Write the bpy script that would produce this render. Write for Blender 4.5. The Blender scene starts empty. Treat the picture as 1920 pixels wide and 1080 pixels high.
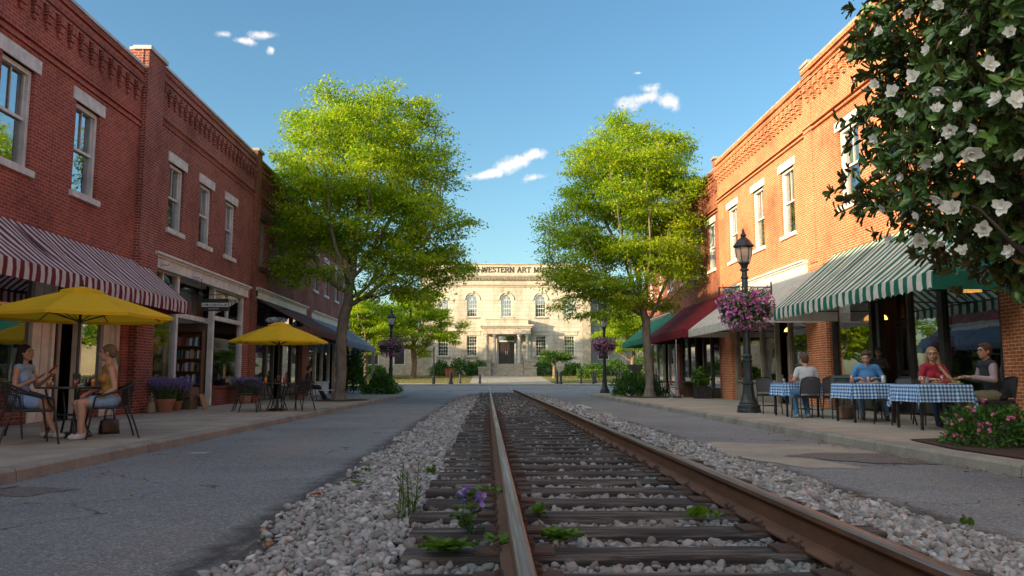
import bpy, math, random
import numpy as np
from mathutils import Vector, Matrix, Euler, Quaternion
R = math.radians
SC = bpy.context.scene
COL = SC.collection
# ---------------------------------------------------------------- camera
cam_d = bpy.data.cameras.new('camera'); cam = bpy.data.objects.new('camera', cam_d); COL.objects.link(cam)
cam_d.sensor_width = 36; cam_d.lens = 36 * 1500 / 1920; cam_d.clip_end = 6000; cam_d.clip_start = 0.05
cam.location = (0, 0, 1.0); cam.rotation_euler = (R(90 + 6.428), 0, R(-1.746)); SC.camera = cam
# ---------------------------------------------------------------- light
SUN_EL, SUN_AZ = 11.6, 58.0          # light travels towards (+sin az, +cos az)
LD = Vector((math.sin(R(SUN_AZ)) * math.cos(R(SUN_EL)), math.cos(R(SUN_AZ)) * math.cos(R(SUN_EL)), -math.sin(R(SUN_EL))))
sun_d = bpy.data.lights.new('sun', 'SUN'); sun = bpy.data.objects.new('sun', sun_d); COL.objects.link(sun)
sun_d.energy = 3.0; sun_d.angle = R(0.6); sun_d.color = (1.0, 0.77, 0.46)
sun.rotation_euler = LD.to_track_quat('-Z', 'Y').to_euler()
SC.view_settings.view_transform = 'Standard'; SC.view_settings.look = 'None'
SC.view_settings.exposure = 1.58; SC.view_settings.gamma = 1
SC.cycles.use_denoising = True
SC.cycles.max_bounces = 7; SC.cycles.diffuse_bounces = 3; SC.cycles.glossy_bounces = 3; SC.cycles.transmission_bounces = 5
SC.cycles.transparent_max_bounces = 10; SC.cycles.caustics_reflective = False; SC.cycles.caustics_refractive = False
world = bpy.data.worlds.new("World"); SC.world = world; world.use_nodes = True
W = world.node_tree; W.nodes.clear()
def WN(t, **k):
    n = W.nodes.new(t)
    for a, b in k.items(): setattr(n, a, b)
    return n
sky = WN('ShaderNodeTexSky'); sky.sky_type = 'NISHITA'; sky.sun_disc = False
sky.sun_elevation = R(SUN_EL + 6); sky.sun_rotation = R(180 + SUN_AZ); sky.air_density = 1.15; sky.dust_density = 1.3; sky.ozone_density = 3.0; sky.altitude = 100
def pixdir(px, py):
    p, y = R(6.428), R(1.746)
    r = Vector((math.cos(y), -math.sin(y), 0)); f = Vector((math.sin(y) * math.cos(p), math.cos(y) * math.cos(p), math.sin(p))); u = r.cross(f)
    return (f * 1500 + r * (px - 960) - u * (py - 540)).normalized(), r, u
tc = WN('ShaderNodeTexCoord')
nz = WN('ShaderNodeTexNoise'); nz.inputs['Scale'].default_value = 30; nz.inputs['Detail'].default_value = 7; nz.inputs['Roughness'].default_value = 0.62
W.links.new(tc.outputs['Generated'], nz.inputs['Vector'])
def VM(op, a, b=None):
    n = WN('ShaderNodeVectorMath', operation=op)
    W.links.new(a, n.inputs[0])
    if b is not None: n.inputs[1].default_value = b
    return n
def MA(op, a, b, nt=W):
    n = nt.nodes.new('ShaderNodeMath'); n.operation = op
    for i, v in enumerate((a, b)):
        if isinstance(v, (int, float)): n.inputs[i].default_value = v
        elif v is not None: nt.links.new(v, n.inputs[i])
    return n.outputs[0]
best = None
for px, py, w, h, tilt in ((418, 64, 27, 9, -.1), (455, 76, 24, 9, .1), (497, 66, 34, 11, 0), (509, 94, 10, 9, .5), (1200, 184, 58, 17, -.15), (1215, 166, 30, 12, 0), (1250, 188, 30, 17, .3), (1196, 137, 13, 4, 0), (915, 326, 46, 11, -.2), (965, 306, 48, 16, -.3), (998, 291, 28, 12, -.1), (998, 334, 30, 13, -.25)):
    d, r, u = pixdir(px, py)
    U = (r * math.cos(tilt) - u * math.sin(tilt)); V = (u * math.cos(tilt) + r * math.sin(tilt))
    a = MA('MULTIPLY', VM('DOT_PRODUCT', VM('SUBTRACT', tc.outputs['Generated'], d).outputs[0], U).outputs['Value'], 1500 / w)
    b = MA('MULTIPLY', VM('DOT_PRODUCT', VM('SUBTRACT', tc.outputs['Generated'], d).outputs[0], V).outputs['Value'], 1500 / h)
    m = MA('SUBTRACT', 1.0, MA('SQRT', MA('ADD', MA('MULTIPLY', a, a), MA('MULTIPLY', b, b)), None))
    m = MA('MULTIPLY', m, MA('GREATER_THAN', VM('DOT_PRODUCT', tc.outputs['Generated'], d).outputs['Value'], 0.5))
    best = m if best is None else MA('MAXIMUM', best, m)
cm = MA('ADD', best, MA('MULTIPLY', MA('SUBTRACT', nz.outputs['Fac'], 0.5), 3.0))
cr = WN('ShaderNodeValToRGB'); cr.color_ramp.interpolation = 'EASE'; cr.color_ramp.elements[0].position = 0.0; cr.color_ramp.elements[1].position = 1.0
W.links.new(cm, cr.inputs['Fac'])
sat = WN('ShaderNodeHueSaturation'); sat.inputs['Saturation'].default_value = 1.12
W.links.new(sky.outputs[0], sat.inputs['Color'])
# warm sun-side glow added to the sky behind the camera to lift the shade
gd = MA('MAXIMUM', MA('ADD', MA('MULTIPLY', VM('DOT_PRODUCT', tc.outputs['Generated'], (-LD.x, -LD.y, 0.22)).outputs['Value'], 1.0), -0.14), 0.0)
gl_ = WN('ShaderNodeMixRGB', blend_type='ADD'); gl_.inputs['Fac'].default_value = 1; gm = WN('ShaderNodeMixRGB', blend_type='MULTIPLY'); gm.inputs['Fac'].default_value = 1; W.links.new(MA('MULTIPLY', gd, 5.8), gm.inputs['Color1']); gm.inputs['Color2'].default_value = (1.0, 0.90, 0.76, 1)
tint = WN('ShaderNodeMixRGB', blend_type='MULTIPLY'); tint.inputs['Fac'].default_value = 1; tint.inputs['Color2'].default_value = (.55, .60, .55, 1); W.links.new(sat.outputs[0], tint.inputs['Color1'])
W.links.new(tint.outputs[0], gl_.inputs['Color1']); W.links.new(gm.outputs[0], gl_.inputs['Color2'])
cloudmul = MA('MULTIPLY', cr.outputs['Color'], MA('GREATER_THAN', best, -0.9))
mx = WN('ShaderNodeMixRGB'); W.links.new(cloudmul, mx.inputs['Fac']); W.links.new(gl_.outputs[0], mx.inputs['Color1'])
mx.inputs['Color2'].default_value = (3.3, 3.1, 2.95, 1)
bg = WN('ShaderNodeBackground'); bg.inputs['Strength'].default_value = 0.13
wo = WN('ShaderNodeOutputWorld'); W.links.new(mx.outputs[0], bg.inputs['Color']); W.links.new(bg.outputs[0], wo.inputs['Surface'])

# ---------------------------------------------------------------- materials
MATS = {}
def newmat(name):
    m = bpy.data.materials.new(name); m.use_nodes = True; nt = m.node_tree; nt.nodes.clear()
    o = nt.nodes.new('ShaderNodeOutputMaterial'); b = nt.nodes.new('ShaderNodeBsdfPrincipled')
    nt.links.new(b.outputs[0], o.inputs[0]); MATS[name] = m
    return m, nt, b, o
def c4(c): return (c[0], c[1], c[2], 1)
def node(nt, t, **k):
    n = nt.nodes.new(t)
    for a, b in k.items(): setattr(n, a, b)
    return n
def noise(nt, vec, scale, detail=4, rough=.6):
    n = node(nt, 'ShaderNodeTexNoise'); n.inputs['Scale'].default_value = scale; n.inputs['Detail'].default_value = detail; n.inputs['Roughness'].default_value = rough
    if vec is not None: nt.links.new(vec, n.inputs['Vector'])
    return n.outputs['Fac']
def ramp(nt, fac, stops):
    r = node(nt, 'ShaderNodeValToRGB'); e = r.color_ramp.elements
    while len(e) < len(stops): e.new(0.5)
    for i, (p, c) in enumerate(stops): e[i].position = p; e[i].color = c4(c) if len(c) == 3 else c
    nt.links.new(fac, r.inputs['Fac']); return r.outputs['Color']
def mix(nt, fac, a, b, bt='MIX'):
    n = node(nt, 'ShaderNodeMixRGB', blend_type=bt)
    for i, v in enumerate((fac, a, b)):
        if isinstance(v, (int, float)): n.inputs[i].default_value = v
        elif isinstance(v, tuple): n.inputs[i].default_value = c4(v)
        else: nt.links.new(v, n.inputs[i])
    return n.outputs[0]
def bump(nt, b, h, strength, dist=.01):
    n = node(nt, 'ShaderNodeBump'); n.inputs['Strength'].default_value = strength; n.inputs['Distance'].default_value = dist
    nt.links.new(h, n.inputs['Height']); nt.links.new(n.outputs[0], b.inputs['Normal'])
def opos(nt): return node(nt, 'ShaderNodeTexCoord').outputs['Object']
def wpos(nt): return node(nt, 'ShaderNodeNewGeometry').outputs['Position']
def pm(name, c1, c2=None, scale=6, rough=.6, metal=0, bmp=0, bscale=40, lo=.35, hi=.65, spec=None, sheen=0, stretch=None):
    if name in MATS: return MATS[name]
    m, nt, b, o = newmat(name); v = opos(nt)
    if stretch:
        mp = node(nt, 'ShaderNodeMapping'); mp.inputs['Scale'].default_value = stretch; nt.links.new(v, mp.inputs['Vector']); v = mp.outputs[0]
    if c2 is None: c2 = tuple(x * .8 for x in c1)
    nt.links.new(ramp(nt, noise(nt, v, scale), [(lo, c1), (hi, c2)]), b.inputs['Base Color'])
    b.inputs['Roughness'].default_value = rough; b.inputs['Metallic'].default_value = metal
    if spec is not None: b.inputs['Specular IOR Level'].default_value = spec
    if sheen: b.inputs['Sheen Weight'].default_value = sheen
    if bmp: bump(nt, b, noise(nt, v, bscale), bmp)
    return m
def attr_mat(name, stops, rough=.6, transl=None, spec=.5, bmp=0, bscale=60, two=None):
    """colour picked per leaf / stone / flower by the stored attribute v; optional translucency (thin leaves) and underside colour"""
    m, nt, b, o = newmat(name); a = node(nt, 'ShaderNodeAttribute', attribute_name='v')
    c = ramp(nt, a.outputs['Fac'], stops)
    if two:
        g = node(nt, 'ShaderNodeNewGeometry'); c = mix(nt, g.outputs['Backfacing'], c, two)
    nt.links.new(c, b.inputs['Base Color']); b.inputs['Roughness'].default_value = rough; b.inputs['Specular IOR Level'].default_value = spec
    if bmp: bump(nt, b, noise(nt, wpos(nt), bscale), bmp)
    if transl:
        t = node(nt, 'ShaderNodeBsdfTranslucent'); tcx = mix(nt, 1.0, c, transl[1], 'MULTIPLY'); nt.links.new(tcx, t.inputs['Color'])
        ms = node(nt, 'ShaderNodeMixShader'); ms.inputs[0].default_value = transl[0]
        nt.links.new(b.outputs[0], ms.inputs[1]); nt.links.new(t.outputs[0], ms.inputs[2]); nt.links.new(ms.outputs[0], o.inputs[0])
    return m
def brick_mat(name, c1, c2, mortar, dirt=(.1, .06, .05), bw=.21, rh=.07, msize=.009, eff=None):
    m, nt, b, o = newmat(name)
    g = node(nt, 'ShaderNodeNewGeometry'); sp = node(nt, 'ShaderNodeSeparateXYZ'); nt.links.new(g.outputs['Position'], sp.inputs[0])
    sn = node(nt, 'ShaderNodeSeparateXYZ'); nt.links.new(g.outputs['True Normal'], sn.inputs[0])
    ax = MA('GREATER_THAN', MA('ABSOLUTE', sn.outputs[0], None, nt), .5, nt)
    u = MA('ADD', MA('MULTIPLY', sp.outputs[1], ax, nt), MA('MULTIPLY', sp.outputs[0], MA('SUBTRACT', 1, ax, nt), nt), nt)
    cb = node(nt, 'ShaderNodeCombineXYZ'); nt.links.new(u, cb.inputs[0]); nt.links.new(sp.outputs[2], cb.inputs[1])
    # slightly wobbling courses
    wv = node(nt, 'ShaderNodeTexNoise'); wv.inputs['Scale'].default_value = .9; nt.links.new(g.outputs['Position'], wv.inputs['Vector'])
    wsc = node(nt, 'ShaderNodeVectorMath', operation='MULTIPLY'); nt.links.new(wv.outputs['Color'], wsc.inputs[0]); wsc.inputs[1].default_value = (.02, .03, 0)
    wad = node(nt, 'ShaderNodeVectorMath', operation='ADD'); nt.links.new(cb.outputs[0], wad.inputs[0]); nt.links.new(wsc.outputs[0], wad.inputs[1])
    t = node(nt, 'ShaderNodeTexBrick'); nt.links.new(wad.outputs[0], t.inputs['Vector'])
    t.inputs['Scale'].default_value = 1; t.inputs['Brick Width'].default_value = bw; t.inputs['Row Height'].default_value = rh; t.inputs['Mortar Size'].default_value = msize
    t.inputs['Mortar Smooth'].default_value = .3; t.inputs['Bias'].default_value = 0
    t.inputs['Color1'].default_value = c4(c1); t.inputs['Color2'].default_value = c4(c2); t.inputs['Mortar'].default_value = c4(mortar)
    big = ramp(nt, noise(nt, g.outputs['Position'], .55, 6, .65), [(.28, (.55, .50, .48)), (.5, (1, 1, 1)), (.72, (1.25, 1.2, 1.15))])
    col = mix(nt, 1.0, t.outputs['Color'], big, 'MULTIPLY')
    fine = ramp(nt, noise(nt, g.outputs['Position'], 9, 3), [(.3, (.82, .8, .8)), (.7, (1.12, 1.12, 1.12))])
    col = mix(nt, 1.0, col, fine, 'MULTIPLY')
    mp = node(nt, 'ShaderNodeMapping'); mp.inputs['Scale'].default_value = (2.2, 2.2, .25); nt.links.new(g.outputs['Position'], mp.inputs['Vector'])
    st = ramp(nt, noise(nt, mp.outputs[0], 1.6, 5, .7), [(.56, (0, 0, 0)), (.74, (.6, .6, .6))])
    col = mix(nt, st, col, dirt)
    if eff:
        ef = ramp(nt, noise(nt, g.outputs['Position'], 1.1, 6, .7), [(.60, (0, 0, 0)), (.76, (.35, .35, .35))])
        col = mix(nt, ef, col, eff)
    nt.links.new(col, b.inputs['Base Color']); b.inputs['Roughness'].default_value = .88; b.inputs['Specular IOR Level'].default_value = .25
    inv = MA('SUBTRACT', 1, t.outputs['Fac'], nt)
    hh = MA('ADD', inv, MA('MULTIPLY', noise(nt, g.outputs['Position'], 60, 3), .35, nt), nt)
    bump(nt, b, hh, .7, .012)
    return m
def stripe_mat(name, ca, cb_, period, axis=1, duty=.5, off=0):
    m, nt, b, o = newmat(name); p = wpos(nt); sp = node(nt, 'ShaderNodeSeparateXYZ'); nt.links.new(p, sp.inputs[0])
    f = MA('FRACT', MA('DIVIDE', MA('ADD', sp.outputs[axis], 100 + off, nt), period, nt), None, nt)
    s = MA('GREATER_THAN', f, duty, nt)
    col = mix(nt, s, ca, cb_)
    col = mix(nt, 1.0, col, ramp(nt, noise(nt, p, 2.5, 6, .7), [(.3, (.72, .72, .70)), (.6, (1, 1, 1))]), 'MULTIPLY')
    nt.links.new(col, b.inputs['Base Color']); b.inputs['Roughness'].default_value = .8; b.inputs['Specular IOR Level'].default_value = .25
    tr = node(nt, 'ShaderNodeBsdfTranslucent'); nt.links.new(col, tr.inputs['Color'])
    ms = node(nt, 'ShaderNodeMixShader'); ms.inputs[0].default_value = .25
    nt.links.new(b.outputs[0], ms.inputs[1]); nt.links.new(tr.outputs[0], ms.inputs[2]); nt.links.new(ms.outputs[0], o.inputs[0])
    bump(nt, b, noise(nt, p, 5, 3), .25, .05)
    return m
def fabric(name, c, transl=.25, seam=None, dirt=.75):
    m, nt, b, o = newmat(name); p = wpos(nt)
    col = mix(nt, 1.0, c, ramp(nt, noise(nt, p, 3, 6, .7), [(.3, (dirt, dirt, dirt)), (.6, (1, 1, 1))]), 'MULTIPLY')
    nt.links.new(col, b.inputs['Base Color']); b.inputs['Roughness'].default_value = .8; b.inputs['Specular IOR Level'].default_value = .25
    tr = node(nt, 'ShaderNodeBsdfTranslucent'); nt.links.new(col, tr.inputs['Color'])
    ms = node(nt, 'ShaderNodeMixShader'); ms.inputs[0].default_value = transl
    nt.links.new(b.outputs[0], ms.inputs[1]); nt.links.new(tr.outputs[0], ms.inputs[2]); nt.links.new(ms.outputs[0], o.inputs[0])
    bump(nt, b, noise(nt, p, 7, 4), .3, .03)
    return m
def glass_mat(name, tint=(.75, .8, .78), gloss=.22, rough=.01, fm=1.5):
    m, nt, b, o = newmat(name); nt.nodes.remove(b)
    tr = node(nt, 'ShaderNodeBsdfTransparent'); tr.inputs['Color'].default_value = c4(tint)
    gl = node(nt, 'ShaderNodeBsdfGlossy'); gl.inputs['Roughness'].default_value = rough; gl.inputs['Color'].default_value = (.92, .95, 1, 1)
    fr = node(nt, 'ShaderNodeFresnel'); nt.links.new(MA('SUBTRACT', 1.5, MA('MULTIPLY', node(nt, 'ShaderNodeNewGeometry').outputs['Backfacing'], 1.5 - 1 / 1.5, nt), nt), fr.inputs['IOR'])
    k = MA('MINIMUM', MA('ADD', MA('MULTIPLY', fr.outputs[0], fm, nt), gloss, nt), .9, nt)
    nn = node(nt, 'ShaderNodeBump'); nn.inputs['Strength'].default_value = .06; nn.inputs['Distance'].default_value = .02
    nt.links.new(noise(nt, wpos(nt), 1.3, 2), nn.inputs['Height']); nt.links.new(nn.outputs[0], gl.inputs['Normal'])
    ms = node(nt, 'ShaderNodeMixShader'); nt.links.new(k, ms.inputs[0]); nt.links.new(tr.outputs[0], ms.inputs[1]); nt.links.new(gl.outputs[0], ms.inputs[2]); nt.links.new(ms.outputs[0], o.inputs[0])
    return m
def emis(name, c, s):
    m, nt, b, o = newmat(name); b.inputs['Base Color'].default_value = c4(c); b.inputs['Emission Color'].default_value = c4(c); b.inputs['Emission Strength'].default_value = s; return m

M_BL = brick_mat('brick_red', (.40, .085, .050), (.29, .056, .036), (.38, .24, .20), eff=(.36, .25, .22))
M_BL2 = brick_mat('brick_dark_red', (.34, .078, .052), (.23, .050, .036), (.42, .31, .26), eff=(.34, .25, .22))
M_BL3 = brick_mat('brick_brown', (.31, .082, .052), (.20, .056, .038), (.26, .19, .15))
M_BR = brick_mat('brick_orange', (.53, .163, .052), (.41, .115, .038), (.72, .50, .34), dirt=(.26, .12, .07), eff=(.5, .34, .24))
M_BR3 = brick_mat('brick_rust', (.36, .095, .05), (.26, .07, .04), (.36, .24, .17))
M_BRC = brick_mat('brick_plain', (.24, .06, .04), (.2, .05, .035), (.26, .19, .16))
M_WHITE = pm('white_paint', (.74, .73, .69), (.56, .55, .52), 3, .55, bmp=.15)
M_CREAM = pm('cream_paint', (.68, .64, .55), (.54, .50, .43), 3, .55, bmp=.15)
M_TAUPE = pm('taupe_paint', (.33, .29, .22), (.26, .225, .17), 3, .55, bmp=.15)
M_STONEW = pm('lintel_stone', (.72, .71, .66), (.52, .51, .47), 4, .75, bmp=.3)
M_BRSTONE = pm('brown_lintel', (.12, .06, .045), (.08, .04, .03), 4, .8)
M_COPING = pm('metal_coping', (.55, .56, .55), (.38, .38, .37), 2, .5, bmp=.1)
M_COPTILE = pm('stone_coping', (.42, .36, .28), (.28, .24, .19), 3, .8, bmp=.4)
M_BLACK = pm('black_paint', (.018, .018, .019), (.03, .028, .026), 5, .35)
M_IRON = pm('black_iron', (.02, .021, .023), (.045, .045, .045), 9, .42, .2, bmp=.25, bscale=30)
M_LAMPGRN = pm('lamp_post_paint', (.022, .030, .034), (.045, .055, .055), 7, .38, .3, bmp=.2)
M_DARKWOOD = pm('dark_wood', (.10, .048, .025), (.06, .028, .016), 6, .5, stretch=(1, 1, .2))
M_ROOF = pm('roof_felt', (.09, .085, .08), (.05, .05, .05), 2, .9)
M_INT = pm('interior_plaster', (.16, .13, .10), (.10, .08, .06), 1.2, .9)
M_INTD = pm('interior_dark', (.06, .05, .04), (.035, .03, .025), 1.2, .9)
M_CURT = pm('curtain_cloth', (.42, .42, .40), (.26, .26, .25), 5, .9, stretch=(6, 6, .3))
M_CURTG = pm('grey_blind', (.10, .10, .105), (.07, .07, .075), 4, .8)
M_GLASS = glass_mat('window_glass')
M_GLASSB = glass_mat('bookshop_glass', (.92, .92, .92), .0, fm=.35)
M_GLASSD = glass_mat('window_glass_dark', (.55, .57, .55), .18)
M_LIME = None

# ---------------------------------------------------------------- mesh helpers
OFF = {}
def fin(o, parent):
    COL.objects.link(o)
    if parent is not None: o.parent = parent; OFF[o.name] = OFF.get(parent.name, Vector((0, 0, 0)))
    else: OFF[o.name] = Vector((0, 0, 0))
    return o
def tag(o, label=None, cat=None, group=None, kind=None):
    if label: o['label'] = label
    if cat: o['category'] = cat
    if group: o['group'] = group
    if kind: o['kind'] = kind
    return o
def thing(name, label, cat, loc=(0, 0, 0), rz=0, group=None, world=False):
    """an Empty at the thing's base; world=True: its parts are written in world coordinates"""
    o = bpy.data.objects.new(name, None); o.empty_display_size = .2; COL.objects.link(o)
    o.location = loc; o.rotation_euler = (0, 0, rz); OFF[o.name] = Vector(loc) if world else Vector((0, 0, 0))
    return tag(o, label, cat, group)
def dup(root, loc, rz=0, label=None, group=None):
    c = root.copy(); COL.objects.link(c); c.location = loc; c.rotation_euler = (0, 0, rz); c.parent = None
    if label: c['label'] = label
    if group: c['group'] = group
    def rec(a, b):
        for ch in a.children:
            d = ch.copy(); COL.objects.link(d); d.parent = b; rec(ch, d)
    rec(root, c); return c
def frame_for(d):
    d = Vector(d).normalized(); a = Vector((0, 0, 1)) if abs(d.z) < .95 else Vector((1, 0, 0))
    s = d.cross(a).normalized(); return s, s.cross(d).normalized()
class MB:
    def __init__(s): s.v = []; s.f = []; s.m = []; s.mi = 0; s.X = None
    def pt(s, p):
        if s.X is not None: p = s.X @ Vector(p)
        s.v.append((p[0], p[1], p[2])); return len(s.v) - 1
    def face(s, idx): s.f.append(tuple(idx)); s.m.append(s.mi)
    def quad(s, *P): s.face([s.pt(p) for p in P])
    def box(s, x0, y0, z0, x1, y1, z1):
        if x0 > x1: x0, x1 = x1, x0
        if y0 > y1: y0, y1 = y1, y0
        if z0 > z1: z0, z1 = z1, z0
        i = [s.pt((x, y, z)) for z in (z0, z1) for y in (y0, y1) for x in (x0, x1)]
        for a, b, c, d in ((0, 2, 3, 1), (4, 5, 7, 6), (0, 1, 5, 4), (2, 6, 7, 3), (0, 4, 6, 2), (1, 3, 7, 5)): s.face((i[a], i[b], i[c], i[d]))
    def cbox(s, c, sz): s.box(c[0] - sz[0] / 2, c[1] - sz[1] / 2, c[2] - sz[2] / 2, c[0] + sz[0] / 2, c[1] + sz[1] / 2, c[2] + sz[2] / 2)
    def rings(s, R_, cap=True, closed=False):
        n = len(R_[0]); I = [[s.pt(p) for p in r] for r in R_]
        L = len(I)
        for k in range(L if closed else L - 1):
            a, b = I[k], I[(k + 1) % L]
            for j in range(n): s.face((a[j], a[(j + 1) % n], b[(j + 1) % n], b[j]))
        if cap and not closed: s.face(I[0][::-1]); s.face(I[-1])
    def tube(s, pts, r, n=8, cap=True, closed=False, flat=1):
        P = [Vector(p) for p in pts]; rr = r if isinstance(r, (list, tuple)) else [r] * len(P); out = []; sd = None
        for i, p in enumerate(P):
            if closed: d = P[(i + 1) % len(P)] - P[i - 1]
            else: d = P[min(i + 1, len(P) - 1)] - P[max(i - 1, 0)]
            d = d.normalized() if d.length > 1e-9 else Vector((0, 0, 1))
            if sd is None: sd, up = frame_for(d)
            else:
                sd = sd - d * sd.dot(d)
                sd = sd.normalized() if sd.length > 1e-6 else frame_for(d)[0]
                up = sd.cross(d).normalized()
            out.append([p + (sd * math.cos(2 * math.pi * j / n) + up * math.sin(2 * math.pi * j / n) * flat) * rr[i] for j in range(n)])
        s.rings(out, cap, closed)
    def lathe(s, prof, c=(0, 0, 0), n=16, cap=True, flute=0):
        out = []
        for r, z in prof: out.append([Vector((c[0] + r * (1 + (flute * (j % 2))) * math.cos(2 * math.pi * j / n), c[1] + r * (1 + (flute * (j % 2))) * math.sin(2 * math.pi * j / n), c[2] + z)) for j in range(n)])
        s.rings(out, cap)
    def ell(s, c, r, n=12, m=8, rot=None):
        c = Vector(c); out = []
        for k in range(m + 1):
            t = math.pi * (k / m) if 0 < k < m else (1e-2 if k == 0 else math.pi - 1e-2)
            ring = []
            for j in range(n):
                a = 2 * math.pi * j / n; p = Vector((r[0] * math.sin(t) * math.cos(a), r[1] * math.sin(t) * math.sin(a), -r[2] * math.cos(t)))
                if rot is not None: p = rot @ p
                ring.append(c + p)
            out.append(ring)
        s.rings(out, True)
    def cap_(s, p0, r0, p1, r1, n=12):
        """tapered capsule"""
        a, b = Vector(p0), Vector(p1); d = (b - a); d = d.normalized() if d.length > 1e-6 else Vector((0, 0, 1)); P = []; rr = []
        for t in (-90, -60, -30, 0): P.append(a + d * r0 * math.sin(R(t))); rr.append(max(r0 * math.cos(R(t)), r0 * .06))
        for t in (0, 30, 60, 90): P.append(b + d * r1 * math.sin(R(t))); rr.append(max(r1 * math.cos(R(t)), r1 * .06))
        s.tube(P, rr, n)
    def build(s, name, mat=None, parent=None, smooth=False, loc=None):
        off = OFF.get(parent.name, Vector((0, 0, 0))) if parent is not None else Vector((0, 0, 0))
        if parent is None and loc is not None: off = Vector(loc)
        me = bpy.data.meshes.new(name); ox, oy, oz = off
        me.from_pydata([(a - ox, b - oy, c - oz) for a, b, c in s.v], [], s.f)
        mats = mat if isinstance(mat, (list, tuple)) else [mat]
        for m in mats: me.materials.append(m)
        if len(mats) > 1: me.polygons.foreach_set('material_index', s.m)
        if smooth: me.polygons.foreach_set('use_smooth', [True] * len(me.polygons))
        me.update(); o = bpy.data.objects.new(name, me)
        if parent is None and loc is not None: o.location = loc
        return fin(o, parent)
def mesh_np(name, V, F, mat, parent=None, v=None, smooth=False, uv=None):
    V = np.asarray(V, np.float32).reshape(-1, 3); F = np.asarray(F, np.int32); k = F.shape[1]
    if parent is not None: V = V - np.array(OFF.get(parent.name, Vector((0, 0, 0))), np.float32)
    me = bpy.data.meshes.new(name); me.vertices.add(len(V)); me.vertices.foreach_set('co', V.ravel())
    me.loops.add(F.size); me.loops.foreach_set('vertex_index', F.ravel())
    me.polygons.add(len(F)); me.polygons.foreach_set('loop_start', np.arange(0, F.size, k, dtype=np.int32)); me.polygons.foreach_set('loop_total', np.full(len(F), k, np.int32))
    if smooth: me.polygons.foreach_set('use_smooth', np.ones(len(F), bool))
    me.materials.append(mat); me.update(calc_edges=True)
    if v is not None:
        a = me.attributes.new('v', 'FLOAT', 'POINT'); a.data.foreach_set('value', np.asarray(v, np.float32))
    if uv is not None:
        l = me.uv_layers.new(name='uv'); l.data.foreach_set('uv', np.asarray(uv, np.float32)[F.ravel()].ravel())
    o = bpy.data.objects.new(name, me)
    return fin(o, parent)
def scatter(tv, tf, P, X, N, S):
    """template verts tv (x along the leaf, z its normal) placed at P with x axis X, normal N, scale S (n,) or (n,3)"""
    P = np.asarray(P, float); X = X / (np.linalg.norm(X, axis=1, keepdims=True) + 1e-9); Y = np.cross(N, X); Y /= (np.linalg.norm(Y, axis=1, keepdims=True) + 1e-9); N = np.cross(X, Y)
    S = np.asarray(S, float)
    if S.ndim == 1: S = np.repeat(S[:, None], 3, 1)
    t = tv[None, :, :] * S[:, None, :]
    V = P[:, None, :] + t[:, :, 0:1] * X[:, None, :] + t[:, :, 1:2] * Y[:, None, :] + t[:, :, 2:3] * N[:, None, :]
    n, k = len(P), len(tv); F = (tf[None, :, :] + (np.arange(n) * k)[:, None, None]).reshape(-1, tf.shape[1])
    return V.reshape(-1, 3), F, k
def blur(mb, vox=.008, it=3, fac=.5):
    """voxel-remesh a builder's overlapping closed shapes into one continuous skin"""
    me = bpy.data.meshes.new('tmp'); me.from_pydata(mb.v, [], mb.f); o = bpy.data.objects.new('tmp', me); COL.objects.link(o)
    m = o.modifiers.new('r', 'REMESH'); m.mode = 'VOXEL'; m.voxel_size = vox; m.use_smooth_shade = True
    if it: s = o.modifiers.new('s', 'SMOOTH'); s.iterations = it; s.factor = fac
    dg = bpy.context.evaluated_depsgraph_get(); dg.update()
    me2 = bpy.data.meshes.new_from_object(o.evaluated_get(dg)); bpy.data.objects.remove(o); bpy.data.meshes.remove(me)
    return me2
def skin_part(name, mb, mat, parent, vox=.008, it=3):
    me = blur(mb, vox, it); me.name = name; me.materials.clear(); me.materials.append(mat)
    return fin(bpy.data.objects.new(name, me), parent)
# leaf templates (x from 0 to 1)
LEAF2 = (np.array([(0, 0, 0), (.45, .28, .06), (1, 0, -.05), (.45, -.28, .06)], float), np.array([(0, 1, 2), (0, 2, 3)]))
LEAFQ = (np.array([(0, 0, 0), (.5, -.24, 0.05), (1, 0, -.1), (.5, .24, .05)], float), np.array([(0, 1, 2, 3)]))
_x = [0, .22, .5, .78, 1]; _w = [.03, .17, .22, .15, .01]
LEAFM = (np.array([p for x, w in zip(_x, _w) for p in ((x, -w, .06 + .05 * math.sin(x * 3)), (x, 0, .05 * math.sin(x * 3) - .1 * x * x), (x, w, .06 + .05 * math.sin(x * 3)))], float),
         np.array([q for i in range(4) for q in ((3 * i, 3 * i + 3, 3 * i + 4, 3 * i + 1), (3 * i + 1, 3 * i + 4, 3 * i + 5, 3 * i + 2))]))
def rnd_dirs(rng, n, zs=1.0):
    d = rng.normal(size=(n, 3)); d[:, 2] *= zs; return d / (np.linalg.norm(d, axis=1, keepdims=True) + 1e-9)
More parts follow.
